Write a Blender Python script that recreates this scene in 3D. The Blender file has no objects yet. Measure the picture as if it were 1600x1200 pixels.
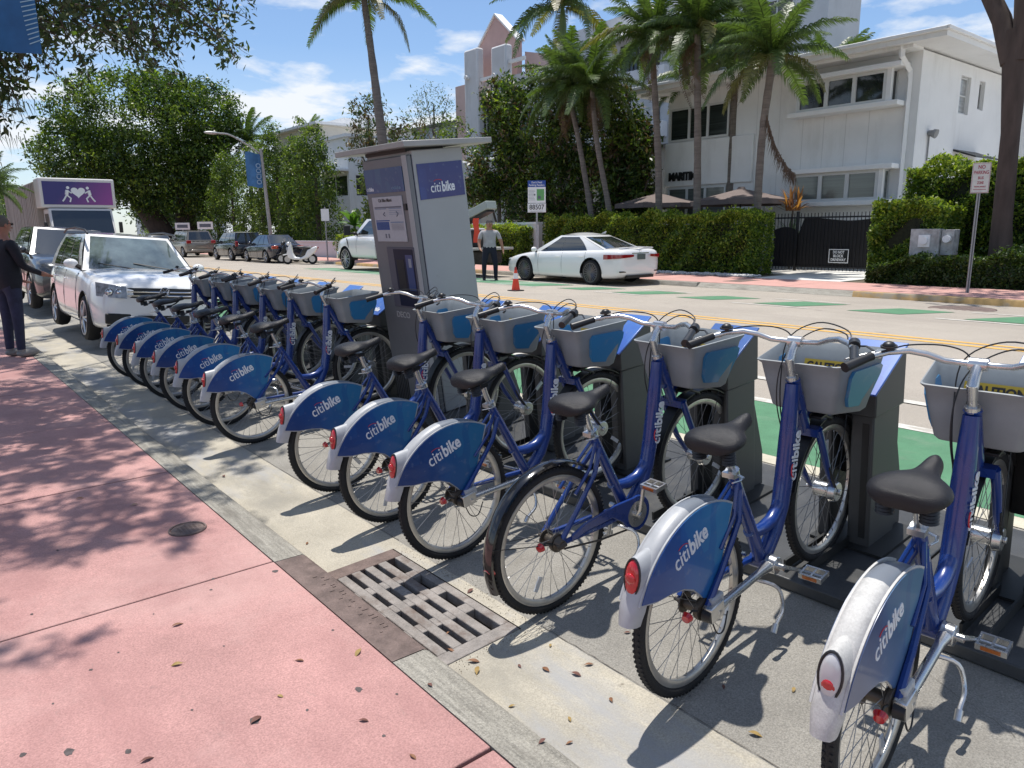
import bpy, bmesh, math, random
import numpy as np
from mathutils import Vector, Matrix, Euler
C = bpy.context.scene.collection
R_ = math.radians
PI = math.pi
random.seed(7)
rng = np.random.default_rng(7)

# ---------------- camera, sky, sun, exposure ----------------
sc = bpy.context.scene
cam_d = bpy.data.cameras.new('camera'); cam = bpy.data.objects.new('camera', cam_d); C.objects.link(cam)
cam_d.sensor_width = 36; cam_d.lens = 1153 / 1600 * 36; cam_d.clip_end = 2000; cam_d.clip_start = 0.05
_M = Matrix(((0.77205405, 0.13724189, -0.620562), (-0.63547526, 0.15104887, -0.75720237), (-0.0101847, 0.97895296, 0.20383171))).to_4x4()
_M.translation = (0, 0, 1.72)
cam.matrix_world = _M
sc.camera = cam
SUN = Vector((0.10, 0.20, 1.0)).normalized()
w = bpy.data.worlds.new('World'); sc.world = w; w.use_nodes = True
nt = w.node_tree; nt.nodes.clear()
def N(nt, t, **k):
    n = nt.nodes.new(t)
    for a, b in k.items():
        if a.startswith('i_'): n.inputs[int(a[2:])].default_value = b
        else: setattr(n, a, b)
    return n
sky = N(nt, 'ShaderNodeTexSky', sky_type='NISHITA', sun_disc=False, sun_elevation=math.asin(SUN.z), sun_rotation=math.atan2(SUN.x, SUN.y), air_density=1.0, dust_density=0.3, ozone_density=1.0)
bg = N(nt, 'ShaderNodeBackground'); bg.inputs[1].default_value = 0.072
out = N(nt, 'ShaderNodeOutputWorld')
tc = N(nt, 'ShaderNodeTexCoord'); sp = N(nt, 'ShaderNodeSeparateXYZ')
nt.links.new(tc.outputs['Generated'], sp.inputs[0])
mz = N(nt, 'ShaderNodeMath', operation='ADD'); mz.inputs[1].default_value = 0.16
mx = N(nt, 'ShaderNodeMath', operation='MAXIMUM'); mx.inputs[1].default_value = 0.02
nt.links.new(sp.outputs[2], mx.inputs[0]); nt.links.new(mx.outputs[0], mz.inputs[0])
dv = N(nt, 'ShaderNodeVectorMath', operation='DIVIDE'); cb = N(nt, 'ShaderNodeCombineXYZ')
for i in range(3): nt.links.new(mz.outputs[0], cb.inputs[i])
nt.links.new(tc.outputs['Generated'], dv.inputs[0]); nt.links.new(cb.outputs[0], dv.inputs[1])
mp = N(nt, 'ShaderNodeMapping'); mp.inputs['Location'].default_value = (3.1, 1.7, 0); mp.inputs['Scale'].default_value = (1.0, 1.0, 0.3)
nt.links.new(dv.outputs[0], mp.inputs[0])
nz = N(nt, 'ShaderNodeTexNoise'); nz.inputs['Scale'].default_value = 2.3; nz.inputs['Detail'].default_value = 7; nz.inputs['Roughness'].default_value = 0.56; nz.inputs['Distortion'].default_value = 0.15
nt.links.new(mp.outputs[0], nz.inputs[0])
rp = N(nt, 'ShaderNodeValToRGB'); rp.color_ramp.elements[0].position = 0.50; rp.color_ramp.elements[1].position = 0.62
rp.color_ramp.elements[0].color = (0.03, 0.03, 0.03, 1); rp.color_ramp.elements[1].color = (0.92, 0.92, 0.92, 1)
nt.links.new(nz.outputs[0], rp.inputs[0])
hz = N(nt, 'ShaderNodeMapRange'); hz.inputs[1].default_value = 0.0; hz.inputs[2].default_value = 0.22; hz.inputs[3].default_value = 0.4; hz.inputs[4].default_value = 0.0
nt.links.new(sp.outputs[2], hz.inputs[0])
ad = N(nt, 'ShaderNodeMath', operation='ADD', use_clamp=True); nt.links.new(rp.outputs[0], ad.inputs[0]); nt.links.new(hz.outputs[0], ad.inputs[1])
mu = N(nt, 'ShaderNodeMix', data_type='RGBA'); mu.inputs['B'].default_value = (11.6, 12.2, 13.0, 1)
sk2 = N(nt, 'ShaderNodeMix', data_type='RGBA', blend_type='MULTIPLY'); sk2.inputs['Factor'].default_value = 1.0; sk2.inputs['B'].default_value = (1.42, 1.62, 1.86, 1)
nt.links.new(sky.outputs[0], sk2.inputs['A'])
nt.links.new(ad.outputs[0], mu.inputs['Factor']); nt.links.new(sk2.outputs['Result'], mu.inputs['A']); nt.links.new(mu.outputs['Result'], bg.inputs[0])
nt.links.new(bg.outputs[0], out.inputs[0])
sl = bpy.data.lights.new('sun', 'SUN'); sl.energy = 4.9; sl.angle = R_(0.7); sl.color = (1.0, 0.955, 0.89)
so = bpy.data.objects.new('sun', sl); C.objects.link(so); so.rotation_euler = SUN.to_track_quat('Z', 'Y').to_euler(); so.location = (0, 0, 30)
sc.view_settings.view_transform = 'Standard'; sc.view_settings.look = 'None'; sc.view_settings.gamma = 1; sc.view_settings.exposure = 0.12
sc.view_settings.use_curve_mapping = False
sc.cycles.max_bounces = 6; sc.cycles.transparent_max_bounces = 8

# ---------------- materials ----------------
MATS = {}
def mat(name, col, rough=0.6, metal=0.0, var=0.0, vscale=6.0, bump=0.0, bscale=60.0, spec=0.5, coat=0.0, col2=None, trans=0.0, emit=None, stretch=None, sheen=0.0, rvar=0.0, speck=0.0, dirt=None):
    if name in MATS: return MATS[name]
    m = bpy.data.materials.new(name); m.use_nodes = True; nt = m.node_tree; b = nt.nodes['Principled BSDF']
    b.inputs['Base Color'].default_value = (*col, 1); b.inputs['Roughness'].default_value = rough; b.inputs['Metallic'].default_value = metal
    b.inputs['Specular IOR Level'].default_value = spec; b.inputs['Coat Weight'].default_value = coat
    if trans: b.inputs['Transmission Weight'].default_value = trans
    if emit: b.inputs['Emission Color'].default_value = (*emit, 1); b.inputs['Emission Strength'].default_value = 1
    co = None
    def coord():
        t = N(nt, 'ShaderNodeTexCoord')
        if stretch:
            mp = N(nt, 'ShaderNodeMapping'); mp.inputs['Scale'].default_value = stretch; nt.links.new(t.outputs['Object'], mp.inputs[0]); return mp.outputs[0]
        return t.outputs['Object']
    last = None
    if var or col2:
        co = coord()
        nz = N(nt, 'ShaderNodeTexNoise'); nz.inputs['Scale'].default_value = vscale; nz.inputs['Detail'].default_value = 8; nz.inputs['Roughness'].default_value = 0.62
        nt.links.new(co, nz.inputs[0])
        r = N(nt, 'ShaderNodeValToRGB'); r.color_ramp.elements[0].position = 0.33; r.color_ramp.elements[1].position = 0.67
        c2 = col2 if col2 else tuple(min(1, c * (1 + var)) for c in col)
        c1 = col if col2 else tuple(c * (1 - var) for c in col)
        r.color_ramp.elements[0].color = (*c1, 1); r.color_ramp.elements[1].color = (*c2, 1)
        nt.links.new(nz.outputs[0], r.inputs[0]); last = r.outputs[0]
        if rvar:
            mr = N(nt, 'ShaderNodeMapRange'); mr.inputs[3].default_value = rough - rvar; mr.inputs[4].default_value = rough + rvar
            nt.links.new(nz.outputs[0], mr.inputs[0]); nt.links.new(mr.outputs[0], b.inputs['Roughness'])
    if speck and last:
        n2 = N(nt, 'ShaderNodeTexNoise'); n2.inputs['Scale'].default_value = 150; n2.inputs['Detail'].default_value = 5; n2.inputs['Roughness'].default_value = 0.7
        nt.links.new(N(nt, 'ShaderNodeTexCoord').outputs['Object'], n2.inputs[0])
        m2 = N(nt, 'ShaderNodeMapRange'); m2.inputs[1].default_value = 0.3; m2.inputs[2].default_value = 0.7; m2.inputs[3].default_value = 1 - speck; m2.inputs[4].default_value = 1 + speck
        nt.links.new(n2.outputs[0], m2.inputs[0])
        mm = N(nt, 'ShaderNodeMix', data_type='RGBA', blend_type='MULTIPLY'); mm.inputs['Factor'].default_value = 1
        nt.links.new(last, mm.inputs['A']); nt.links.new(m2.outputs[0], mm.inputs['B']); last = mm.outputs['Result']
    if dirt and last:
        for (dcol, dsc, lo, hi, dst) in dirt:
            n3 = N(nt, 'ShaderNodeTexNoise'); n3.inputs['Scale'].default_value = dsc; n3.inputs['Detail'].default_value = 9; n3.inputs['Roughness'].default_value = 0.68
            t3 = N(nt, 'ShaderNodeTexCoord'); mp3 = N(nt, 'ShaderNodeMapping'); mp3.inputs['Scale'].default_value = dst; mp3.inputs['Location'].default_value = (dsc * 3.3, 1.7, 0)
            nt.links.new(t3.outputs['Object'], mp3.inputs[0]); nt.links.new(mp3.outputs[0], n3.inputs[0])
            m3 = N(nt, 'ShaderNodeMapRange'); m3.inputs[1].default_value = lo; m3.inputs[2].default_value = hi; m3.inputs[3].default_value = 0; m3.inputs[4].default_value = 0.85
            nt.links.new(n3.outputs[0], m3.inputs[0])
            mm = N(nt, 'ShaderNodeMix', data_type='RGBA'); mm.inputs['B'].default_value = (*dcol, 1)
            nt.links.new(m3.outputs[0], mm.inputs['Factor']); nt.links.new(last, mm.inputs['A']); last = mm.outputs['Result']
    if last: nt.links.new(last, b.inputs['Base Color'])
    if bump:
        co = coord()
        n4 = N(nt, 'ShaderNodeTexNoise'); n4.inputs['Scale'].default_value = bscale; n4.inputs['Detail'].default_value = 6; n4.inputs['Roughness'].default_value = 0.65
        nt.links.new(co, n4.inputs[0])
        bp = N(nt, 'ShaderNodeBump'); bp.inputs['Strength'].default_value = bump; bp.inputs['Distance'].default_value = 0.01
        nt.links.new(n4.outputs[0], bp.inputs['Height']); nt.links.new(bp.outputs[0], b.inputs['Normal'])
    MATS[name] = m
    return m

# ---------------- mesh helpers ----------------
class MB:
    def __init__(s): s.v = []; s.f = []; s.m = []; s.mi = 0
    def add(s, vs, fs):
        k = len(s.v); s.v.extend([tuple(v) for v in vs]); s.f.extend([tuple(i + k for i in f) for f in fs]); s.m.extend([s.mi] * len(fs)); return s
    def mat(s, i): s.mi = i; return s
    def box(s, x0, x1, y0, y1, z0, z1, M=None):
        vs = [(x, y, z) for x in (x0, x1) for y in (y0, y1) for z in (z0, z1)]
        if M: vs = [M @ Vector(v) for v in vs]
        return s.add(vs, [(0, 1, 3, 2), (4, 6, 7, 5), (0, 4, 5, 1), (2, 3, 7, 6), (0, 2, 6, 4), (1, 5, 7, 3)])
    def cbox(s, c, d, M=None): return s.box(c[0] - d[0] / 2, c[0] + d[0] / 2, c[1] - d[1] / 2, c[1] + d[1] / 2, c[2] - d[2] / 2, c[2] + d[2] / 2, M)
    def poly(s, pts): return s.add(pts, [tuple(range(len(pts)))])
    def tube(s, path, rad, n=8, cap=True, flat=None):
        P = [Vector(p) for p in path]; m = len(P)
        rr = rad if isinstance(rad, (list, tuple)) else [rad] * m
        T = [(P[min(i + 1, m - 1)] - P[max(i - 1, 0)]).normalized() for i in range(m)]
        a = Vector((0, 0, 1)) if abs(T[0].z) < 0.9 else Vector((0, 1, 0))
        u = T[0].cross(a).normalized(); vs = []
        for i in range(m):
            u = (u - T[i] * u.dot(T[i])).normalized(); v = T[i].cross(u)
            for j in range(n):
                t = 2 * PI * j / n; k = flat if flat else (1, 1)
                vs.append(P[i] + (u * math.cos(t) * k[0] + v * math.sin(t) * k[1]) * rr[i])
        fs = [(i * n + j, i * n + (j + 1) % n, (i + 1) * n + (j + 1) % n, (i + 1) * n + j) for i in range(m - 1) for j in range(n)]
        if cap: fs += [tuple(range(n - 1, -1, -1)), tuple((m - 1) * n + j for j in range(n))]
        return s.add(vs, fs)
    def cyl(s, a, b, r, r2=None, n=12): return s.tube([a, b], [r, r if r2 is None else r2], n)
    def prism(s, pts, lo, hi, axis='y'):
        n = len(pts)
        def mk(p, t): return {'y': (p[0], t, p[1]), 'x': (t, p[0], p[1]), 'z': (p[0], p[1], t)}[axis]
        vs = [mk(p, lo) for p in pts] + [mk(p, hi) for p in pts]
        return s.add(vs, [tuple(range(n)), tuple(range(2 * n - 1, n - 1, -1))] + [(i, (i + 1) % n, n + (i + 1) % n, n + i) for i in range(n)])
    def rings(s, rings, closed=True, cap=True):
        n = len(rings[0]); vs = [p for r in rings for p in r]; fs = []
        for i in range(len(rings) - 1):
            for j in range(n if closed else n - 1):
                fs.append((i * n + j, i * n + (j + 1) % n, (i + 1) * n + (j + 1) % n, (i + 1) * n + j))
        if cap: fs += [tuple(range(n - 1, -1, -1)), tuple((len(rings) - 1) * n + j for j in range(n))]
        return s.add(vs, fs)
    def torus(s, c, R, r, n=40, m=8, axis='y', rs=None):
        vs = []
        for i in range(n):
            a = 2 * PI * i / n
            for j in range(m):
                b = 2 * PI * j / m; q = R + r * math.cos(b); h = (rs or r) * math.sin(b)
                p = {'y': (q * math.cos(a), h, q * math.sin(a)), 'z': (q * math.cos(a), q * math.sin(a), h), 'x': (h, q * math.cos(a), q * math.sin(a))}[axis]
                vs.append((p[0] + c[0], p[1] + c[1], p[2] + c[2]))
        return s.add(vs, [(i * m + j, ((i + 1) % n) * m + j, ((i + 1) % n) * m + (j + 1) % m, i * m + (j + 1) % m) for i in range(n) for j in range(m)])
    def ball(s, c, r, n=12, m=8):
        if not isinstance(r, (tuple, list)): r = (r, r, r)
        rings = []
        for i in range(m + 1):
            t = PI * (i + 0.001) / (m + 0.002); rings.append([(c[0] + r[0] * math.sin(t) * math.cos(2 * PI * j / n), c[1] + r[1] * math.sin(t) * math.sin(2 * PI * j / n), c[2] + r[2] * math.cos(t)) for j in range(n)])
        return s.rings(rings)
    def arcband(s, c, r0, r1, y0, y1, a0, a1, n=20):
        rings = []
        for i in range(n + 1):
            a = R_(a0 + (a1 - a0) * i / n); ca, sa = math.cos(a), math.sin(a)
            rings.append([(c[0] + r0 * ca, y0, c[1] + r0 * sa), (c[0] + r0 * ca, y1, c[1] + r0 * sa), (c[0] + r1 * ca, y1, c[1] + r1 * sa), (c[0] + r1 * ca, y0, c[1] + r1 * sa)])
        return s.rings(rings)
    def mesh(s, name, mats, ang=38, smooth=True):
        me = bpy.data.meshes.new(name); me.from_pydata(s.v, [], s.f)
        ms = mats if isinstance(mats, (list, tuple)) else [mats]
        for m in ms: me.materials.append(m)
        if len(ms) > 1: me.polygons.foreach_set('material_index', s.m)
        bm = bmesh.new(); bm.from_mesh(me); bmesh.ops.recalc_face_normals(bm, faces=bm.faces)
        if smooth:
            for f in bm.faces: f.smooth = True
            la = R_(ang)
            for e in bm.edges:
                if len(e.link_faces) != 2 or e.calc_face_angle(0) > la: e.smooth = False
        bm.to_mesh(me); bm.free(); me.update()
        return me
    def build(s, name, mats, parent=None, bev=0, ang=38, smooth=True, loc=None, rot=None, seg=2):
        return ob(name, s.mesh(name, mats, ang, smooth), parent, bev, loc, rot, seg)
def ob(name, data, parent=None, bev=0, loc=None, rot=None, seg=2):
    o = bpy.data.objects.new(name, data); C.objects.link(o)
    if parent: o.parent = parent
    if loc is not None: o.location = loc
    if rot is not None: o.rotation_euler = rot
    if bev:
        b = o.modifiers.new('bevel', 'BEVEL'); b.width = bev; b.segments = seg; b.limit_method = 'ANGLE'; b.angle_limit = R_(35); b.harden_normals = False
    return o
def thing(name, label, cat, loc=(0, 0, 0), rz=0, group=None, rot=None):
    o = bpy.data.objects.new(name, None); C.objects.link(o); o.empty_display_size = 0.1
    o.location = loc; o.rotation_euler = rot if rot else (0, 0, rz)
    return tag(o, label, cat, group)
def tag(o, label, cat, group=None, kind=None):
    o['label'] = label; o['category'] = cat
    if group: o['group'] = group
    if kind: o['kind'] = kind
    return o
def struct(o): o['kind'] = 'structure'; return o
def stuff(o, label=None, cat=None):
    o['kind'] = 'stuff'
    if label: o['label'] = label; o['category'] = cat
    return o
CH = {}
def kids(o): return [c for c in C.objects if c.parent is o]
def index_children():
    CH.clear()
    for c in C.objects:
        if c.parent: CH.setdefault(c.parent.name, []).append(c)
def copy_tree(o, parent=None):
    c = o.copy(); C.objects.link(c); c.parent = parent
    for ch in CH.get(o.name, []): copy_tree(ch, c)
    return c
_TC = {}
def text_mesh(body, size=1.0, width=None, extrude=0.001, bold=0.0, mat_=None, spacing=1.0):
    key = (body, size, width, bold, mat_.name if mat_ else '')
    if key in _TC: return _TC[key]
    cu = bpy.data.curves.new('text', 'FONT'); cu.body = body; cu.size = size; cu.extrude = extrude; cu.offset = bold; cu.align_x = 'CENTER'; cu.align_y = 'CENTER'; cu.space_character = spacing; cu.resolution_u = 3; cu.space_line = 0.85
    o = bpy.data.objects.new('text', cu); C.objects.link(o)
    dg = bpy.context.evaluated_depsgraph_get(); me = bpy.data.meshes.new_from_object(o.evaluated_get(dg))
    bpy.data.objects.remove(o)
    if width:
        xs = [v.co.x for v in me.vertices]; k = width / (max(xs) - min(xs)); c = (max(xs) + min(xs)) / 2
        for v in me.vertices: v.co.x = (v.co.x - c) * k
    me.materials.clear(); me.materials.append(mat_)
    _TC[key] = me; return me
# orientation for text: x_dir, up_dir, location
def place(o, loc, xd, up):
    x = Vector(xd).normalized(); y = Vector(up); y = (y - x * y.dot(x)).normalized(); z = x.cross(y)
    m = Matrix((x, y, z)).transposed().to_4x4(); o.rotation_euler = m.to_euler(); o.location = loc; return o
def mirror_y(o): pass
PR = [(-50, .13), (1.40, .13), (1.401, 0.0), (1.95, .025), (4.2, .235), (6, .26), (10, .28), (16.7, .16), (16.701, .29), (60, .29)]
_px = [p[0] for p in PR]; _pz = [p[1] for p in PR]
def zr(x): return float(np.interp(x, _px, _pz))
_Mr = Matrix(((0.77205405, 0.13724189, -0.620562), (-0.63547526, 0.15104887, -0.75720237), (-0.0101847, 0.97895296, 0.20383171)))
# ---------------- ground ----------------
M_pink = mat('pink_concrete', (0.425, 0.232, 0.212), 0.88, var=0.14, vscale=2.2, bump=0.5, bscale=140, speck=0.34, dirt=[((0.32, 0.16, 0.15), 2.4, 0.48, 0.74, (1, 0.35, 1)), ((0.52, 0.33, 0.30), 1.1, 0.5, 0.8, (1, 1, 1)), ((0.25, 0.16, 0.15), 7, 0.62, 0.76, (1, 1, 1)), ((0.10, 0.07, 0.065), 9, 0.735, 0.75, (1, 1, 1)), ((.30, .20, .18), 30, .62, .75, (1, .3, 1))])
M_kerb = mat('kerb_concrete', (0.32, 0.30, 0.255), 0.9, var=0.24, vscale=9, bump=0.9, bscale=40, stretch=(6, 0.4, 6), speck=0.42, dirt=[((0.17, 0.155, 0.13), 5, 0.5, 0.72, (1.5, 0.4, 1))])
M_gut = mat('gutter_concrete', (0.40, 0.365, 0.295), 0.9, var=0.13, vscale=3, bump=0.5, bscale=90, speck=0.30, dirt=[((0.25, 0.235, 0.20), 1.6, 0.52, 0.72, (1.2, 0.5, 1)), ((0.16, 0.14, 0.11), 12, 0.66, 0.74, (1, 1, 1)), ((.33, .33, .33), .9, .5, .62, (2, .6, 1))])
M_slab = mat('parking_concrete', (0.27, 0.255, 0.225), 0.92, var=0.12, vscale=3, bump=0.7, bscale=120, speck=0.42, dirt=[((0.20, 0.185, 0.16), 2.2, 0.52, 0.75, (1, 1, 1)), ((0.10, 0.09, 0.08), 16, 0.68, 0.75, (1, 1, 1))])
M_road = mat('road_asphalt', (0.355, 0.315, 0.265), 0.92, var=0.07, vscale=0.8, bump=0.7, bscale=110, speck=0.38, dirt=[((0.27, 0.235, 0.20), 0.6, 0.52, 0.75, (1, 0.18, 1)), ((0.18, 0.15, 0.13), 2.2, 0.65, 0.74, (1, 0.5, 1))])
M_white = mat('white_road_paint', (0.56, 0.54, 0.49), 0.85, var=0.15, vscale=20, speck=0.2, dirt=[((0.36, 0.33, 0.28), 7, 0.47, 0.60, (1, .4, 1))])
M_yel = mat('yellow_road_paint', (0.62, 0.36, 0.085), 0.8, var=0.12, vscale=16, speck=0.2, dirt=[((0.38, 0.29, 0.17), 8, 0.55, 0.68, (1, 1, 1))])
M_green = mat('green_lane_paint', (0.075, 0.20, 0.105), 0.85, var=0.14, vscale=4, bump=0.4, bscale=110, speck=0.2, dirt=[((0.16, 0.24, 0.16), 3.2, 0.55, 0.75, (1, 0.5, 1))])
M_dirt = mat('ground_soil', (0.10, 0.085, 0.06), 0.95, var=0.3, vscale=3)
M_joint = mat('joint_grime', (0.06, 0.045, 0.035), 0.95, var=0.3, vscale=20)
M_iron = mat('cast_iron', (0.17, 0.125, 0.11), 0.75, metal=0.3, var=0.25, vscale=14, bump=0.7, bscale=70, speck=0.2)
M_irong = mat('worn_grate_iron', (0.27, 0.245, 0.225), 0.75, metal=0.2, var=0.22, vscale=12, bump=0.6, bscale=80, speck=0.2, dirt=[((0.16, 0.12, 0.10), 7, 0.5, 0.65, (1, 1, 1))])
M_black = mat('pit_black', (0.006, 0.006, 0.006), 0.95)
def strip(name, xs_, y0, y1, m, dz=0.0, ny=None, parent=None, skirt=None):
    mb = MB(); vs = []
    ny = ny or 2
    for j in range(ny):
        y = y0 + (y1 - y0) * j / (ny - 1)
        for x in xs_: vs.append((x, y, zr(x) + dz))
    nx = len(xs_)
    mb.add(vs, [(j * nx + i, j * nx + i + 1, (j + 1) * nx + i + 1, (j + 1) * nx + i) for j in range(ny - 1) for i in range(nx - 1)])
    return mb.build(name, m, parent)
base = MB(); base.add([(-400, -300, -0.06), (600, -300, -0.06), (600, 900, -0.06), (-400, 900, -0.06)], [(0, 1, 2, 3)])
struct(base.build('ground', M_dirt))
struct(strip('road', [4.2, 5, 6, 8, 10, 13, 16.7], -40, 420, M_road))
# parking lane of concrete, with panels
lane = struct(strip('parking_lane', [1.95, 2.6, 3.4, 4.2], -20, 140, M_slab))
ap = MB(); ap.box(1.90, 4.2, -20, 140, -0.05, -0.02); ap.build('lane_base', M_joint, lane)
# gutter with the opening for the storm drain
gut = struct(strip('gutter', [1.401, 1.95], 3.334, 140, M_gut)); g2 = strip('gutter_pan', [1.401, 1.95], -20, 2.247, M_gut, parent=gut); g3 = strip('gutter_pan', [1.88, 1.95], 2.247, 3.334, M_gut, parent=gut)
# kerb stones
kerb = bpy.data.objects.new('kerb', None); C.objects.link(kerb); struct(kerb)
def kerbseg(y0, y1, m, name='kerb_stone'):
    mb = MB(); prof = [(1.235, -0.05), (1.235, 0.131), (1.375, 0.129), (1.393, 0.118), (1.400, 0.10), (1.402, -0.05)]
    mb.prism([(p[0], p[1]) for p in prof], y0, y1, 'y'); return mb.build(name, m, kerb, ang=60)
ys = [-8, -5, -2, 0.9, 2.235]
for a, b_ in zip(ys[:-1], ys[1:]): kerbseg(a + .003, b_ - .003, M_kerb)
kerbseg(2.238, 3.362, M_iron, 'iron_inlet')
y = 3.365
while y < 60:
    kerbseg(y + .003, y + 2.997, M_kerb); y += 3.0
# raised worn lettering strip on the inlet casting
mb = MB()
for i in range(22):
    yy = 2.45 + i * 0.030 + random.uniform(-.006, .006); xx = 1.285 + (0.05 if i % 3 else 0.02)
    mb.box(xx, xx + random.uniform(.008, .03), yy, yy + random.uniform(.005, .010), 0.129, 0.1325)
mb.build('casting_relief', M_iron, kerb)
# grate: frame, bars and pit
gr = thing('storm_grate', 'rusty iron storm drain grate of twenty slots set in the gutter', 'drain grate', (1.65, 2.8, 0.0))
X0, X1, Y0, Y1 = 1.41, 1.872, 2.25, 3.33
def gz(x): return zr(x) + 0.004
def gslab(x0, x1, y0, y1, name, top=0.0, m=None, par=None):
    mb = MB(); vs = [(x0, y0, gz(x0) + top), (x1, y0, gz(x1) + top), (x1, y1, gz(x1) + top), (x0, y1, gz(x0) + top)]
    vs = [(a - 1.65, b - 2.8, c) for a, b, c in vs]; lo = [(a, b, c - 0.05) for a, b, c in vs]
    mb.add(vs + lo, [(0, 1, 2, 3), (7, 6, 5, 4), (0, 4, 5, 1), (1, 5, 6, 2), (2, 6, 7, 3), (3, 7, 4, 0)])
    return mb.build(name, m or M_irong, par or gr, bev=0.004)
fr_w = 0.032
gslab(X0, X1, Y0, Y0 + 0.075, 'end_frame'); gslab(X0, X1, Y1 - 0.10, Y1, 'end_frame', m=M_iron)
gslab(X0, X0 + fr_w, Y0 + 0.0752, Y1 - 0.1002, 'side_frame'); gslab(X1 - 0.045, X1, Y0 + 0.0752, Y1 - 0.1002, 'side_frame')
sl_x0, sl_x1 = X0 + fr_w + .0002, X1 - 0.0452; nslot = 5
sw = (sl_x1 - sl_x0) / nslot
for i in range(nslot - 1):
    xc = sl_x0 + sw * (i + 1); gslab(xc - 0.024, xc + 0.024, Y0 + 0.0752, Y1 - 0.1002, 'long_bar')
for k in range(1, 4):
    yc = Y0 + 0.075 + (Y1 - Y0 - 0.175) * k / 4
    for i in range(nslot):
        a = sl_x0 + sw * i + (0.0242 if i else 0.0002); b_ = sl_x0 + sw * (i + 1) - (0.0242 if i < nslot - 1 else 0.0002)
        gslab(a, b_, yc - 0.036, yc + 0.036, 'cross_bar')
mb = MB(); mb.box(X0 - 1.65, X1 - 1.65, Y0 - 2.8, Y1 - 2.8, -0.62, -0.6); mb.build('pit', M_black, gr)
mb = MB()
for (a, b_, c, d) in ((X0 - .008, X0, Y0, Y1), (X1, X1 + .008, Y0, Y1)): mb.box(a - 1.65, b_ - 1.65, c - 2.8, d - 2.8, -0.6, -0.03)
for (a, b_, c, d) in ((X0, X1, Y0 - .01, Y0), (X0, X1, Y1, Y1 + .01)): mb.box(a - 1.65, b_ - 1.65, c - 2.8, d - 2.8, -0.6, -0.03)
mb.build('pit_wall', M_black, gr)
# pink sidewalk slabs
walk = bpy.data.objects.new('sidewalk', None); C.objects.link(walk); struct(walk)
mb = MB(); mb.box(-8, 1.232, -12, 140, -0.05, 0.112); mb.build('joint_bed', M_joint, walk)
yj = [-7.5, -5.7, -3.9, -2.1, -0.3, 1.62, 3.38, 5.22, 7.05, 8.9, 10.7, 12.5, 14.4, 16.2, 18, 20, 22, 24, 26, 28]
me_cache = {}
for i in range(len(yj) - 1):
    for (xa, xb) in ((-4.6, 1.231),):
        a, b_ = yj[i] + .007, yj[i + 1] - .007
        mb = MB(); mb.box(xa + .004, xb, a, b_, 0.08, 0.130 + (0.0015 if i % 2 else 0)); mb.build('slab', M_pink, walk, bev=0.004)
mb = MB(); mb.box(-4.6, 1.231, 28.01, 140, 0.08, 0.13); mb.build('paving', M_pink, walk)
mb = MB(); mb.box(-8, -4.6, -12, 140, 0.08, 0.129); mb.build('paving', M_pink, walk)
# markings
mk = strip('lane_marking', [4.16, 4.30], -20, 140, mat('pale_kerb_band', (0.50, 0.46, 0.36), 0.9, var=.12, vscale=5, speck=.15), 0.004); struct(mk)
mk = struct(strip('bike_lane', [4.30, 5, 5.56], -20, 140, M_green, 0.005))
for (a, b_) in ((5.56, 5.68), (6.38, 6.50)): struct(strip('lane_marking', [a, b_], -20, 200, M_white, 0.008))
for (a, b_) in ((9.93, 10.05), (10.20, 10.32)): struct(strip('lane_marking', [a, b_], -20, 300, M_yel, 0.004))
for k in range(-3, 18):   # far bike lane: white dashes and green slanted blocks
    y0 = 7.55 + k * 1.95
    if k < 12:
        mb = MB(); q = [(13.35, y0 - 0.10), (14.35, y0 - 0.65), (14.35, y0 + 0.35), (13.35, y0 + 0.95)]
        q = [(13.3, y0), (14.5, y0 - .45), (14.5, y0 + .5), (13.3, y0 + .95)]
        mb.poly([(a, b_, zr(a) + 0.006) for a, b_ in q]); struct(mb.build('lane_block', M_green))
    if k % 2 == 0: struct(strip('lane_marking', [13.05, 13.15], y0 - .4, y0 + 1.3, M_white, 0.006)); struct(strip('lane_marking', [14.65, 14.75], y0 - .4, y0 + 1.3, M_white, 0.006))
struct(strip('bike_lane', [13.2, 14.6], 15.2, 30, mat('faded_green_paint', (0.20, 0.29, 0.21), 0.9, var=.15, vscale=3, speck=.2), 0.004))
# far kerb and sidewalk
M_farwalk = mat('far_pink_paving', (0.52, 0.29, 0.25), 0.9, var=0.08, vscale=2, speck=.1, dirt=[((0.40, 0.25, 0.21), 2, .5, .75, (1, 1, 1))])
M_ykerb = mat('yellow_kerb_paint', (0.46, 0.30, 0.12), 0.85, var=0.2, vscale=5, dirt=[((0.30, 0.27, 0.22), 2.5, .5, .6, (1, .5, 1))])
fk = bpy.data.objects.new('far_kerb', None); C.objects.link(fk); struct(fk)
for (a, b_, m, h) in ((-20, 8.1, M_ykerb, .285), (12.4, 22, M_kerb, .285), (22, 34, M_ykerb, .285), (34, 160, M_kerb, .285)):
    mb = MB(); mb.prism([(16.66, 0.05), (16.69, h - .02), (16.71, h), (16.86, h), (16.86, 0.05)], a, b_, 'y'); mb.build('kerb_stone', m, fk)
mb = MB(); mb.prism([(16.64, 0.10), (16.66, 0.166), (16.86, 0.284), (16.86, 0.05)], 8.1, 12.4, 'y'); mb.build('dropped_kerb', M_kerb, fk)
fw = bpy.data.objects.new('far_sidewalk', None); C.objects.link(fw); struct(fw)
y = -20
while y < 60:
    mb = MB(); mb.box(16.865, 19.3, y + .006, y + 1.99, 0.1, 0.29); mb.build('slab', M_farwalk, fw); y += 2.0
mb = MB(); mb.box(16.865, 19.3, 60.01, 300, 0.1, 0.289); mb.build('paving', M_farwalk, fw)
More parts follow.
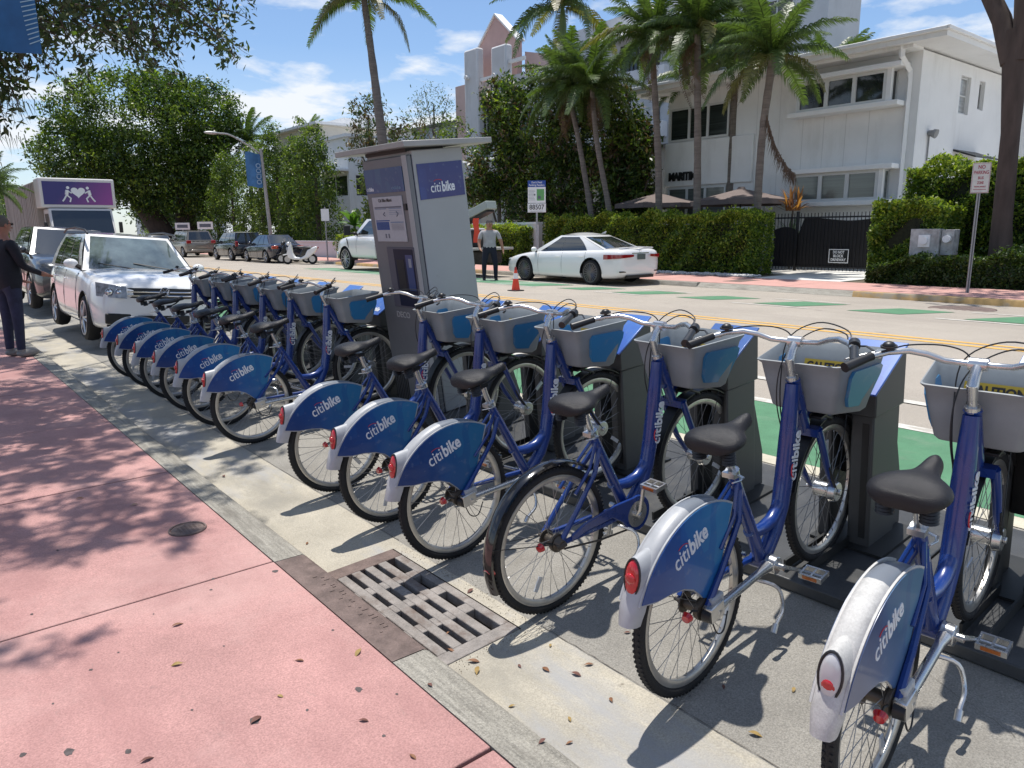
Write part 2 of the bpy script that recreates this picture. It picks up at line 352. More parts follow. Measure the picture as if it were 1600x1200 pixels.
mb = MB(); mb.box(16.87, 24.5, -40, 300, 0.0, 0.27); struct(mb.build('verge_ground', M_dirt)); mb = MB(); mb.box(21.4, 50, -30, 31, 0.0, 0.285); struct(mb.build('bounce_patio', mat('pale_bounce_stone', (.52, .50, .46), .9, var=.1, vscale=2)))  # pale ground by the house added to bounce light onto its walls
mb = MB(); mb.box(19.32, 24.4, 9.75, 12.35, 0.2, 0.293); struct(mb.build('driveway', mat('pale_drive_concrete', (0.62, 0.61, 0.58), 0.9, var=.06, vscale=2, speck=.08)))
M_gum = mat('old_gum', (0.085, 0.07, 0.068), 0.9, var=.3, vscale=40)
for (a, b_, s_) in ((107, 1176, 1.1), (200, 1175, .7), (397, 1127, 1.2), (333, 905, .55), (330, 922, .45), (430, 893, .9), (142, 1047, .45), (36, 1180, .7), (83, 1100, .3), (560, 1078, .9), (520, 985, .4), (90, 860, .5), (240, 960, .35), (350, 1010, .3), (480, 1110, .4), (600, 1150, .45), (300, 1110, .3), (185, 1020, .3), (620, 1085, .35), (50, 960, .4)):
    d = _Mr @ Vector((a - 800, -(b_ - 600), -1153)).normalized(); t_ = (0.1305 - 1.72) / d.z; p = Vector((0, 0, 1.72)) + d * t_
    if p.x > 1.2: continue
    mb = MB(); mb.poly([(p.x + s_ * .014 * random.uniform(.7, 1.25) * math.cos(k), p.y + s_ * .018 * random.uniform(.7, 1.2) * math.sin(k), .1325) for k in [2 * PI * i / 12 for i in range(12)]]); mb.build('gum_stain', M_gum, walk)
# manholes
def disc(name, x, y, r, z, m, par=None, label=None, cat=None, n=40, sx=1):
    o = thing(name, label, cat, (x, y, z))
    mb = MB(); mb.cyl((0, 0, -.02), (0, 0, .004), r, n=n); mb.build('lid', m, o, bev=.003)
    mb = MB(); mb.torus((0, 0, .003), r + .008, .006, n=n, m=6, axis='z'); mb.build('rim', m, o)
    mb = MB()
    for i in range(-3, 4):
        for j in range(-3, 4):
            if i * i + j * j < 9.5: mb.cbox((i * r * .24, j * r * .24, .0045), (r * .12, r * .12, .003))
    mb.build('tread', m, o); return o
disc('utility_cover', 1.03, 4.08, 0.085, 0.131, M_iron, label='small round iron utility cover set in the pink paving', cat='cover')
disc('manhole_cover', 15.35, 5.35, 0.55, zr(15.35), M_iron, label='wide round iron manhole cover in the road by the far kerb', cat='manhole')
mb = MB(); mb.box(0, 1.0, 0, .55, 0, .004); tag(mb.build('utility_plate', M_iron, loc=(17.5, 11.6, .29)), 'grey metal utility plate in the far pavement by the driveway', 'cover')
# fallen leaves
M_lf = [mat('dry_leaf_a', (0.22, 0.10, 0.045), .7, var=.3, vscale=30), mat('dry_leaf_b', (0.30, 0.20, 0.06), .7, var=.3, vscale=30), mat('dry_leaf_c', (0.13, 0.05, 0.035), .7, var=.3, vscale=30)]
lm = []
for k in range(3):
    mb = MB(); n = 6; top = []; L, W = .03, .012
    rows = []
    for i in range(n + 1):
        t = i / n; wd = W * math.sin(PI * min(1, t * 1.05)) ** .8 + .0006; x = (t - .5) * 2 * L; cz = .010 * math.sin(PI * t) * (1 if k else .4)
        rows.append([(x, -wd, .004 + cz * .2 + wd * .5), (x, 0, .002 + cz), (x, wd, .004 + cz * .2 + wd * .5)])
    mb.rings(rows, closed=False, cap=False); mb.tube([(L, 0, .003), (L + .014, .004, .004)], .0006, 4)
    lm.append(mb.mesh('fallen_leaf', M_lf[k]))
lp = [(278, 978), (277, 1040), (568, 1128), (468, 1034), (560, 1022), (672, 1072), (740, 1035), (746, 1050), (812, 1042), (853, 1048), (800, 1105), (900, 1055), (955, 1095), (890, 1125), (847, 1160), (890, 1163), (438, 1090), (400, 1127), (920, 1040), (1240, 1080), (230, 1190), (645, 1185), (1015, 905), (735, 925), (700, 990), (1180, 1150), (1130, 1075), (125, 780), (210, 790), (350, 745), (480, 850), (860, 1010), (980, 990), (705, 1018)]
def ray_to(px, py):
    d = _Mr @ Vector((px - 800, -(py - 600), -1153)).normalized(); t = 0.3
    while t < 60:
        p = Vector((0, 0, 1.72)) + d * t
        if p.z <= zr(p.x): return p
        t += .004
for i, (a, b_) in enumerate(lp):
    p = ray_to(a, b_)
    o = ob('fallen_leaf', lm[i % 3], loc=(p.x, p.y, zr(p.x) + .002), rot=(random.uniform(-.2, .2), random.uniform(-.2, .2), random.uniform(0, 6.28))); s_ = random.uniform(.4, .85); o.scale = (s_,) * 3
    tag(o, 'small dry brown leaf lying curled on the ground by the parked bikes', 'leaf', 'dry leaves scattered on the ground')

def crack(par, x0, y0, x1, y1, n=40, w=.004, amp=.03):
    mb = MB(); pts = []
    for i in range(n + 1):
        t = i / n; pts.append((lerp_(x0, x1, t) + random.gauss(0, amp * .3), lerp_(y0, y1, t) + random.gauss(0, amp * .3)))
    vs = []
    for i, (a, b) in enumerate(pts):
        k = random.uniform(.4, 1.6) * w; vs += [(a - k, b, zr(a - k) + .0035), (a + k, b, zr(a + k) + .0035)]
    mb.add(vs, [(2 * i, 2 * i + 1, 2 * i + 3, 2 * i + 2) for i in range(n)]); return mb.build('crack', mat('crack_grime', (.13, .115, .095), .95), par)
def lerp_(a, b, t): return a + (b - a) * t
crack(lane, 1.955, -2, 1.955, 2.2, 120, .0013, .005); crack(lane, 1.955, 3.4, 1.955, 16, 200, .0013, .004)
crack(lane, 2.6, .6, 2.9, 1.35, 30, .001, .01); crack(lane, 2.1, 4.0, 2.88, 4.15, 30, .001, .01)
# sand and grit gathered round the drain
mb = MB()
for i in range(420):
    a = random.uniform(0, 1); x = random.choice([random.gauss(1.93, .035), random.gauss(1.95, .02), random.uniform(1.42, 1.95)]); y = random.gauss(2.22, .03) if x < 1.88 else random.uniform(2.15, 3.3); s_ = random.uniform(.001, .0032)
    if x < 1.41: continue
    mb.box(x, x + s_, y, y + s_, zr(x) + .001, zr(x) + .001 + s_ * .8)
stuff(mb.build('grit', mat('sandy_grit', (.24, .20, .15), .95, var=.5, vscale=40), smooth=False), 'sand and grit gathered round the storm grate', 'grit')
# ---------------- share bikes ----------------
B_blue = mat('bike_blue_paint', (0.005, 0.032, 0.185), 0.28, spec=0.6, coat=0.5, var=0.10, vscale=9, rvar=.08)
B_sil = mat('brushed_aluminium', (0.62, 0.62, 0.61), 0.28, metal=0.95, var=0.08, vscale=20, rvar=.08)
B_pl = mat('silver_plastic', (0.38, 0.39, 0.40), 0.42, var=0.08, vscale=18, rvar=.1, spec=.5)
B_plw = mat('weathered_white_plastic', (0.50, 0.49, 0.465), 0.6, var=0.12, vscale=24, bump=.15, bscale=200, speck=.12)
B_tyre = mat('tyre_rubber', (0.010, 0.010, 0.011), 0.72, var=.3, vscale=10, bump=.5, bscale=180)
B_blk = mat('black_plastic', (0.014, 0.014, 0.015), 0.42, var=.2, vscale=20)
B_gloss = mat('gloss_black', (0.010, 0.010, 0.011), 0.12, coat=.6)
B_seat = mat('saddle_vinyl', (0.009, 0.008, 0.009), 0.42, var=.25, vscale=14, bump=.35, bscale=420, spec=.4)
B_bask = mat('basket_grey_plastic', (0.255, 0.275, 0.285), 0.55, var=.08, vscale=9, rvar=.08)
B_rim = mat('rim_metal', (0.56, 0.54, 0.50), 0.35, metal=.85, var=.1, vscale=20)
B_spk = mat('spoke_steel', (0.28, 0.28, 0.28), 0.4, metal=.8)
B_red = mat('tail_red', (0.45, 0.012, 0.015), 0.12, coat=.8, var=.2, vscale=60)
B_clear = mat('clear_lens', (0.52, 0.52, 0.52), 0.12, coat=.7)
B_amb = mat('amber_reflector', (0.42, 0.12, 0.02), 0.2, coat=.6)
B_let = mat('white_lettering', (0.72, 0.74, 0.76), 0.5)
B_letr = mat('red_lettering', (0.55, 0.03, 0.04), 0.5)
B_chain = mat('chain_steel', (0.10, 0.085, 0.07), 0.5, metal=.7)
def advert(name, c1, c2, c3):
    m = bpy.data.materials.new(name); m.use_nodes = True; nt = m.node_tree; b = nt.nodes['Principled BSDF']
    t = N(nt, 'ShaderNodeTexCoord'); mp = N(nt, 'ShaderNodeMapping'); mp.inputs['Scale'].default_value = (13, 13, 5); nt.links.new(t.outputs['Object'], mp.inputs[0])
    v = N(nt, 'ShaderNodeTexVoronoi', distance='CHEBYCHEV'); v.inputs['Scale'].default_value = 1.0; nt.links.new(mp.outputs[0], v.inputs[0])
    s = N(nt, 'ShaderNodeSeparateColor'); nt.links.new(v.outputs['Color'], s.inputs[0])
    g = N(nt, 'ShaderNodeSeparateXYZ'); nt.links.new(t.outputs['Object'], g.inputs[0])
    mr = N(nt, 'ShaderNodeMapRange'); mr.inputs[1].default_value = -.32; mr.inputs[2].default_value = .28; nt.links.new(g.outputs[0], mr.inputs[0])
    a = N(nt, 'ShaderNodeMath', operation='MULTIPLY_ADD'); a.inputs[1].default_value = .30; nt.links.new(s.outputs[0], a.inputs[0]); nt.links.new(mr.outputs[0], a.inputs[2])
    r = N(nt, 'ShaderNodeValToRGB'); e = r.color_ramp.elements; e[0].position = .15; e[0].color = (*c1, 1); e[1].position = 1.15 if False else 1.0; e[1].color = (*c3, 1); k = e.new(.55); k.color = (*c2, 1)
    nt.links.new(a.outputs[0], r.inputs[0]); oi_ = N(nt, 'ShaderNodeObjectInfo'); mr_ = N(nt, 'ShaderNodeMapRange'); mr_.inputs[3].default_value = .8; mr_.inputs[4].default_value = 1.25; nt.links.new(oi_.outputs['Random'], mr_.inputs[0]); ml_ = N(nt, 'ShaderNodeMix', data_type='RGBA', blend_type='MULTIPLY'); ml_.inputs['Factor'].default_value = 1; nt.links.new(r.outputs[0], ml_.inputs['A']); nt.links.new(mr_.outputs[0], ml_.inputs['B']); ns_ = N(nt, 'ShaderNodeTexNoise'); ns_.inputs['Scale'].default_value = 22; ns_.inputs['Detail'].default_value = 9; nt.links.new(t.outputs['Object'], ns_.inputs[0]); mq_ = N(nt, 'ShaderNodeMapRange'); mq_.inputs[1].default_value = .60; mq_.inputs[2].default_value = .78; mq_.inputs[4].default_value = .45; nt.links.new(ns_.outputs[0], mq_.inputs[0]); mw_ = N(nt, 'ShaderNodeMix', data_type='RGBA'); mw_.inputs['B'].default_value = (.22, .26, .32, 1); nt.links.new(mq_.outputs[0], mw_.inputs['Factor']); nt.links.new(ml_.outputs['Result'], mw_.inputs['A']); nt.links.new(mw_.outputs['Result'], b.inputs['Base Color']); b.inputs['Roughness'].default_value = .3; b.inputs['Coat Weight'].default_value = .3
    return m
AD = advert('blue_panel_print', (0.010, 0.045, 0.19), (0.014, 0.085, 0.28), (0.028, 0.165, 0.34))
ADf = advert('faded_blue_panel_print', (0.06, 0.09, 0.20), (0.07, 0.13, 0.28), (0.10, 0.22, 0.34))

def wheel_meshes(rear):
    R = {}
    mb = MB(); mb.torus((0, 0, 0), .316, .021, n=64, m=10)
    for i in range(96):     # tread blocks
        a = 2 * PI * i / 96
        for s in (-1, 1):
            M = Matrix.Rotation(-a, 4, 'Y') @ Matrix.Translation((.334, s * .010, 0)); mb.cbox((0, 0, 0), (.006, .009, .009), M)
    R['tyre'] = mb.mesh('tyre', B_tyre)
    mb = MB(); prof = [(.300, .014), (.296, .015), (.278, .012), (.272, .006), (.272, -.006), (.278, -.012), (.296, -.015), (.300, -.014)]
    rings = [[(r * math.cos(2 * PI * i / 64), y, r * math.sin(2 * PI * i / 64)) for r, y in prof] for i in range(65)]
    mb.rings(rings, cap=False); R['rim'] = mb.mesh('rim', B_rim)
    mb = MB(); hr = .030 if not rear else .034; n = 32
    for i in range(n):
        s = 1 if i % 2 else -1; a = 2 * PI * i / n; d = (1 if (i // 2) % 2 else -1) * .62
        p0 = (hr * math.cos(a + d), s * .030, hr * math.sin(a + d)); p1 = (.273 * math.cos(a), s * .002, .273 * math.sin(a)); mb.cyl(p0, p1, .0014, n=4)
        mb.cyl((.262 * math.cos(a), s * .002, .262 * math.sin(a)), p1, .0026, n=5)
    R['spokes'] = mb.mesh('spokes', B_spk)
    mb = MB()
    mb.cyl((0, -.034, 0), (0, -.028, 0), hr + .006, n=20); mb.cyl((0, .028, 0), (0, .034, 0), hr + .006, n=20); mb.cyl((0, -.03, 0), (0, .03, 0), .022 if rear else .034, n=16); mb.cyl((0, -.075, 0), (0, .075, 0), .008, n=10)
    if rear: mb.cyl((0, -.048, 0), (0, -.036, 0), .042, n=20)
    R['hub'] = mb.mesh('hub', B_chain if rear else B_sil)
    return R
WR, WF = wheel_meshes(True), wheel_meshes(False)
def add_wheel(root, W, x):
    t = ob('wheel', W['tyre'], root, loc=(x, 0, .337), rot=(0, random.uniform(0, .3), 0))
    for k in ('rim', 'spokes', 'hub'): ob(k, W[k], t)
    # round the hub a few reflectors
    return t
HZ = .337
def arc(c, r, a0, a1, n): return [(c[0] + r * math.cos(R_(a0 + (a1 - a0) * i / n)), c[1] + r * math.sin(R_(a0 + (a1 - a0) * i / n))) for i in range(n + 1)]
PANEL = arc((0, HZ), .394, 148, 54, 18) + [(.150, .49), (.085, .36), (.03, .345), (-.005, .40), (-.045, .445), (-.10, .478), (-.17, .50), (-.25, .515)]
def make_bike(kind='A', faded=False, clear=False):
    root = thing('share_bike', 'x', 'bicycle')
    wr = add_wheel(root, WR, 0.0); wf = add_wheel(root, WF, 1.067)
    mb = MB(); mb.cyl((0, 0, 0), (0, -.0, 0), .001)
    # red reflector beside the rear hub
    mb = MB(); mb.cyl((-.10, -.050, HZ + .03), (-.118, -.052, HZ + .028), .021, .015, n=14); mb.build('reflector', B_red, root)
    mb = MB(); mb.tube([(-.03, -.046, HZ + .01), (-.07, -.048, HZ + .035), (-.10, -.05, HZ + .03)], .004, 6); mb.build('reflector_arm', B_blk, root)
    for k, a in enumerate((200, 20)):
        mb = MB(); M = Matrix.Translation((0, 0, 0)) @ Matrix.Rotation(-R_(a), 4, 'Y') @ Matrix.Translation((.20, -.012, 0)); mb.cbox((0, 0, 0), (.07, .006, .022), M)
        ob('spoke_reflector', mb.mesh('spoke_reflector', B_clear), wf if k else wr)
    # frame
    mb = MB()
    main = [(.806, 0, .93), (.785, 0, .84), (.752, 0, .70), (.715, 0, .56), (.672, 0, .44), (.61, 0, .345), (.545, 0, .29), (.497, 0, .265)]
    mb.tube(main, [.028, .032, .037, .038, .036, .033, .032, .034], 16)
    up = [(.735, 0, .60), (.70, 0, .50), (.655, 0, .435), (.59, 0, .402), (.52, 0, .40), (.455, 0, .415), (.41, 0, .44)]
    mb.tube(up, [.024, .030, .030, .028, .026, .024, .022], 14)
    mb.tube([(.497, 0, .265), (.44, 0, .41), (.365, 0, .61), (.318, 0, .735)], [.028, .026, .023, .021], 14)
    for s in (-1, 1):
        mb.tube([(.345, s * .012, .655), (.27, s * .045, .57), (.12, s * .056, .44), (.01, s * .058, .345)], [.013, .012, .012, .014], 8)
        mb.tube([(.335, s * .010, .70), (.24, s * .044, .60), (.13, s * .05, .52)], [.008, .008, .008], 8)
        if kind == 'B' or s > 0: mb.tube([(.48, s * .03, .27), (.30, s * .05, .295), (.0, s * .058, .337)], [.015, .013, .012], 8)
    mb.cyl((.497, -.038, .262), (.497, .038, .262), .033, n=18)
    mb.cyl((.812, 0, .945), (.895, 0, .725), .027, n=16); mb.torus((.812, 0, .945), .024, .006, n=16, m=6, axis='z')
    # bracket gusset to the basket
    mb.tube([(.84, 0, .80), (.93, 0, .765), (1.02, 0, .765)], [.02, .016, .012], 8)
    fr = mb.build('frame', B_blue, root)
    for k, (px_, pz_) in enumerate(((.775, .66), (.755, .60), (.733, .545))):
        mb = MB(); mb.ball((px_ - .01, -.036, pz_), (.005, .003, .005), 8, 5); mb.build('bolt', B_sil, fr)
    # lettering up the tube
    for body, off, mt, wd, sz in (('citi', -.062, B_let, .090, .072), ('bike', .045, B_let, .115, .072)):
        me = text_mesh(body, sz, wd, .0015, .0006 if body == 'citi' else .0022, mt); o = ob('lettering', me, fr)
        cx, cz = .737, .645; dx, dz = .28, .96
        place(o, (cx + dx * off + .004, -.0385, cz + dz * off), (dx, 0, dz), (-dz, 0, dx))
    mb = MB(); pts = [(.717 + .018 * math.cos(t), -.0395, .585 + .030 * math.sin(t)) for t in [R_(100 + i * 16) for i in range(11)]]; mb.tube(pts, .0028, 5); mb.build('lettering_arc', B_letr, fr)
    # fork
    mb = MB(); mb.tube([(.895, 0, .725), (.905, 0, .69)], .024, 12)
    mb.cbox((.908, 0, .688), (.045, .13, .035))
    for s in (-1, 1): mb.tube([(.905, s * .060, .70), (.945, s * .062, .585), (.995, s * .060, .46), (1.067, s * .056, HZ)], [.017, .017, .014, .010], 10)
    mb.build('fork', B_blue, root)
    # front mudguard
    mb = MB(); mb.arcband((1.067, HZ), .352, .358, -.032, .032, 28, 158, 22); mg = mb.build('front_mudguard', B_blk, root)
    mb = MB()
    for s in (-1, 1): mb.tube([(1.067, s * .062, HZ), (1.067 + .35 * math.cos(R_(60)), s * .034, HZ + .35 * math.sin(R_(60)))], .0022, 4)
    mb.build('mudguard_stay', B_blk, mg)
    # roller brake and dynamo hub
    mb = MB(); mb.cyl((1.067, -.070, HZ), (1.067, -.040, HZ), .044, .052, n=22); mb.cyl((1.067, -.082, HZ), (1.067, -.07, HZ), .014, n=12); mb.build('brake_drum', B_sil, root, bev=.003)
    mb = MB(); mb.tube([(1.067, -.062, HZ), (1.0, -.07, .44), (.975, -.07, .50)], [.008, .007, .007], 6); mb.build('brake_arm', B_blk, root)
    # stem, bar, grips
    mb = MB(); mb.tube([(.812, 0, .94), (.795, 0, 1.0), (.786, 0, 1.045)], [.0165, .0165, .018], 14)
    mb.tube([(.787, 0, 1.035), (.81, 0, 1.075), (.842, 0, 1.098)], [.019, .018, .020], 12); mb.cyl((.842, -.028, 1.10), (.842, .028, 1.10), .022, n=16); mb.cyl((.808, 0, .945), (.806, 0, .962), .025, n=16)
    mb.build('stem', B_sil, root)
    bar = [(.842, 0, 1.10)]; L = [(.842, .05, 1.10), (.832, .10, 1.105), (.812, .15, 1.128), (.785, .20, 1.143), (.745, .255, 1.143), (.685, .30, 1.136), (.60, .335, 1.126)]
    mb = MB(); path = [(x, -y, z) for x, y, z in reversed(L)] + bar + L; mb.tube(path, .0112, 12); hb = mb.build('handlebar', B_sil, root)
    for s in (-1, 1):
        d = Vector((-.085, s * .035, -.010)).normalized(); p = Vector((.70, s * .292, 1.138))
        mb = MB(); mb.tube([p, p + d * .03, p + d * .08, p + d * .122], [.0165, .0155, .017, .018], 14)
        for k in range(5): mb.torus((0, 0, 0), .0001, .0001, n=3, m=3) if False else None
        mb.build('grip', B_blk, root)
        mb = MB(); q = p - d * .03
        if s < 0: mb.tube([q + d * .005, q - d * .03], .021, 14)
        mb.cbox((q.x + .01, q.y, q.z - .004), (.03, .022, .024)); mb.tube([q + Vector((.018, 0, -.006)), q + Vector((.045, s * .025, -.012)), q + Vector((.0, s * .085, -.022)), q + Vector((-.03, s * .10, -.025))], [.006, .006, .0055, .006], 6, flat=(1, .6)); mb.build('brake_lever', B_sil if s > 0 else B_blk, root)
    mb = MB(); mb.cyl((.742, .25, 1.15), (.742, .25, 1.166), .008, n=10); mb.cyl((.742, .25, 1.163), (.742, .25, 1.169), .027, n=20); mb.ball((.742, .25, 1.170), (.021, .021, .014), 16, 8); mb.build('bell', B_blk, root)
    mb = MB()
    def cab(p): mb.tube(catmull(p, 6), .0028, 6)
    cab([(.73, .27, 1.13), (.80, .22, 1.155), (.87, .10, 1.145), (.875, .03, 1.10), (.86, .03, .96), (.88, .05, .78), (.93, .066, .65)])
    cab([(.74, -.25, 1.14), (.84, -.20, 1.150), (.89, -.08, 1.145), (.865, .02, 1.08), (.80, .05, .99), (.765, .05, .85), (.78, .03, .68)])
    cab([(.72, -.27, 1.135), (.82, -.22, 1.168), (.91, -.06, 1.165), (.90, .06, 1.09), (.835, .065, .94), (.80, .05, .78), (.86, .04, .66)])
    mb.build('cables', B_blk, root)
    # basket: thick plastic walls, flared rim, open top
    def ringb(xa, xb, hy, za, zb, r=.03, k=4):
        out_ = []; hr = hy * .80
        for (cx, cy, a0) in ((xb - r, hy - r, 0), (xa + r, hr - r, 90), (xa + r, -hr + r, 180), (xb - r, -hy + r, 270)):
            for i in range(k + 1):
                a = R_(a0 + 90 * i / k); x = cx + r * math.cos(a); y = cy + r * math.sin(a); out_.append((x, y, za + (zb - za) * (x - xa) / (xb - xa)))
        return out_
    mb = MB()
    RB = [(.885, 1.10, .162, .785, .735), (.874, 1.122, .175, .80, .746), (.862, 1.175, .203, .92, .88), (.856, 1.196, .216, .985, .955), (.842, 1.217, .228, 1.000, .978), (.840, 1.219, .230, 1.006, .985), (.846, 1.213, .224, 1.008, .987),
              (.864, 1.188, .211, .985, .955), (.870, 1.168, .198, .92, .88), (.884, 1.115, .168, .805, .751)]
    mb.rings([ringb(*q_) for q_ in RB], cap=False)
    mb.poly(ringb(*RB[0])); mb.poly(ringb(*RB[-1]))
    bk = mb.build('basket', B_bask, root, ang=45)
    for s in (-1, 1):     # side panels
        def wall(x, z, o=.003):
            h = float(np.interp(z, [.76, .90, .97], [.170, .205, .218])); u_ = (x - .86) / .335; y = h * (.80 + .20 * u_); return (x, s * (y + o), z)
        pts = [(.955, .80), (.935, .84), (.932, .935), (.950, .958), (1.150, .938), (1.172, .922), (1.168, .89), (1.118, .775), (1.09, .765)]
        q0 = [wall(*p, .010) for p in pts]; q1 = [wall(*p, -.004) for p in pts]; mb = MB(); n = len(pts)
        mb.add(q0 + q1, [tuple(range(n)), tuple(range(2 * n - 1, n - 1, -1))] + [(i, (i + 1) % n, n + (i + 1) % n, n + i) for i in range(n)]); mb.build('basket_panel', AD, bk)
    mb = MB(); mb.add([(1.148, .12, .865), (1.148, -.12, .865), (1.170, -.12, .918), (1.170, .12, .918)], [(0, 1, 2, 3)]); st_ = mb.build('caution_sticker', mat('sticker_yellow', (.42, .30, .03), .6), bk)
    mb = MB(); mb.add([(1.128, .12, .818), (1.128, -.12, .818), (1.147, -.12, .862), (1.147, .12, .862)], [(0, 1, 2, 3)]); mb.build('rules_sticker', mat('sticker_white', (.62, .62, .60), .5, var=.3, vscale=60, stretch=(1, 1, 4)), bk)
    o = ob('sticker_text', text_mesh('CAUTION!!', .046, .215, .0006, .002, B_blk), bk); place(o, (1.1565, 0, .891), (0, -1, 0), (.41, 0, 1))
    # seat
    mb = MB(); mb.tube([(.325, 0, .72), (.302, 0, .79), (.288, 0, .865)], [.0145, .0145, .0145], 12); sp_ = mb.build('seat_post', B_sil, root)
    mb = MB(); mb.cyl((.323, 0, .722), (.318, 0, .748), .026, n=16); mb.tube([(.31, -.03, .735), (.30, -.055, .735), (.26, -.065, .742), (.22, -.058, .748)], [.006, .006, .005, .005], 8, flat=(1, .6)); mb.cbox((.298, 0, .735), (.024, .05, .02)); mb.build('seat_clamp', B_sil, sp_)
    mb = MB(); rows = []; n = 16
    SH = [(-.02, .050, .0), (.0, .098, .012), (.035, .118, .018), (.08, .115, .020), (.125, .088, .012), (.165, .050, .004), (.20, .036, .004), (.24, .031, .008), (.268, .026, .010), (.285, .012, .004)]
    for (x, hw, dz) in SH:
        ring = []
        for j in range(n):
            a = 2 * PI * j / n; cy = math.cos(a); sy = math.sin(a)
            y = hw * (abs(cy) ** .8) * (1 if cy > 0 else -1)
            th = .042 if x < .14 else .032
            z = (.012 + .014 * (abs(y) / max(hw, .01)) ** 2 * (1 if x < .12 else 0) if sy > 0 else 0)
            z = (th * .62) * max(sy, 0) ** .8 - th * .62 * max(-sy, 0) ** .6 - (.012 * (cy ** 2))
            ring.append((.155 + x * 1.06, y, .905 + dz + z))
        rows.append(ring)
    mb.rings(rows); sd = mb.build('saddle', B_seat, root, ang=80); ss = sd.modifiers.new('s', 'SUBSURF'); ss.levels = 1; ss.render_levels = 1
    mb = MB()
    for s in (-1, 1):
        for k in range(5): mb.cyl((.20, s * .06, .835 + k * .011), (.20, s * .06, .842 + k * .011), .027, .023, n=14)
        mb.tube([(.19, s * .055, .838), (.27, s * .022, .845), (.36, s * .018, .87), (.40, s * .01, .89)], .004, 6)
    mb.cbox((.285, 0, .855), (.045, .05, .022)); mb.build('saddle_spring', B_blk, sd)
    # rear mudguard or side shield
    if kind == 'A':
        pl = B_plw if faded else B_pl
        mb = MB()
        sec = [(.352, -.036), (.352, .036), (.376, .040), (.402, .035), (.412, .020), (.414, 0), (.412, -.020), (.402, -.035), (.376, -.040)]
        rings = []
        for i in range(27):
            a = R_(160 - (160 - 52) * i / 26); k = 1 if i > 1 else .75 + .12 * i; g = .0 if i < 16 else -(i - 16) * .0022
            rings.append([((r + g) * math.cos(a), y * k, HZ + (r + g) * math.sin(a)) for r, y in sec])
        mb.rings(rings[:17]); mf = MB(); mf.rings(rings[16:])
        # tail lobe
        c0 = Vector((-.225, 0, .60)); tip = []
        for (t, ry, rz_) in ((0, .037, .088), (.5, .037, .076), (.85, .036, .068), (1.0, .034, .064)):
            cen = c0 + Vector((-.088, 0, .026)) * t; tip.append([(cen.x + math.sin(a) * rz_ * .30, math.cos(a) * ry, cen.z + math.sin(a) * rz_) for a in [2 * PI * j / 20 for j in range(20)]])
        mb.rings(tip); sh = mb.build('side_shield', pl, root, ang=50); mf.build('shield_front', mat('smoke_plastic', (.16, .18, .21), .4), sh, ang=50)
        rim_ = arc((0, HZ), .392, 150, 53, 18)
        for s in (-1, 1):
            mb = MB(); P_ = [(x, z) for x, z in PANEL]; cx = sum(p[0] for p in P_) / len(P_); cz = sum(p[1] for p in P_) / len(P_)
            O = [(cx + (x - cx) * 1.04, cz + (z - cz) * 1.04) for x, z in P_]
            mb.prism(O, *(sorted((s * .036, s * .0425))), 'y'); mb.build('shield_border', pl, sh)
            mb = MB(); mb.prism(P_, *(sorted((s * .0428, s * .0455))), 'y'); pn = mb.build('shield_print', ADf if faded else AD, sh)
            d = Vector((math.cos(R_(13)), 0, math.sin(R_(13)))); up_ = Vector((-d.z, 0, d.x)); xd = d if s < 0 else Vector((-math.cos(R_(13)), 0, math.sin(R_(13))))
            upv = Vector((0, 0, 1)); c = Vector((-.035, 0, .615))
            for body, off, wd, bo in (('citi', -.068, .082, .0002), ('bike', .040, .112, .0026)):
                me = text_mesh(body, .093, wd, .0008, bo, B_let); o = ob('lettering', me, pn); p = c + xd * off; place(o, (p.x, s * .0463, p.z), xd, upv)
            ac = c + xd * (-.055) + Vector((0, 0, .030)); mb = MB(); mb.tube([(ac.x + .030 * math.cos(t), s * .0466, ac.z + .014 * math.sin(t)) for t in [R_(20 + 14 * i) for i in range(11)]], .0016, 4); mb.build('lettering_arc', B_letr, pn)
        mb = MB(); c1 = c0 + Vector((-.089, 0, .026)); mb.rings([[(c1.x - e + math.sin(a) * zz * .30, math.cos(a) * yy, c1.z + math.sin(a) * zz) for a in [2 * PI * j / 20 for j in range(20)]] for e, yy, zz in ((-.002, .029, .058), (.006, .026, .054), (.012, .017, .038))]); tl = mb.build('tail_light', B_clear if clear else B_red, sh); mb = MB(); mb.tube([(c1.x - .002 + math.sin(a) * .061 * .30, math.cos(a) * .0305, c1.z + math.sin(a) * .061) for a in [2 * PI * j / 24 for j in range(25)]], .0035, 5); mb.build('lens_seal', B_blk, tl)
        mb = MB(); mb.torus((0, 0, 0), .0001, .00005, n=3, m=3) if False else None
        mb.ball((c1.x - .012, 0, c1.z - (.026 if clear else 0)), (.010, .021, .021), 14, 8); mb.build('tail_reflector', B_red, tl)
        mb = MB(); mb.cbox((.055, -.066, .352), (.075, .026, .045)); mb.build('shield_bracket', pl, sh, bev=.008)
        # shaft drive housing
        mb = MB(); mb.tube([(.03, -.068, .318), (.12, -.066, .312), (.40, -.052, .278), (.46, -.050, .272)], [.026, .017, .016, .024], 14); mb.cyl((.497, -.030, .262), (.497, -.075, .262), .040, .036, n=20); mb.cbox((.03, -.07, .325), (.085, .04, .062)); mb.build('shaft_housing', B_sil, root, bev=.004)
        mb = MB(); mb.cyl((.0, -.055, .322), (.0, -.088, .322), .030, .026, n=16); mb.tube(catmull([(0, -.08, .30), (.02, -.085, .24), (.07, -.08, .22), (.12, -.07, .27)], 5), .003, 6); mb.build('gear_box', B_blk, root)
        ca = R_(-32)
    else:
        mb = MB(); sec = [(.352, -.030), (.352, .030), (.362, .028), (.368, .015), (.370, 0), (.368, -.015), (.362, -.028)]
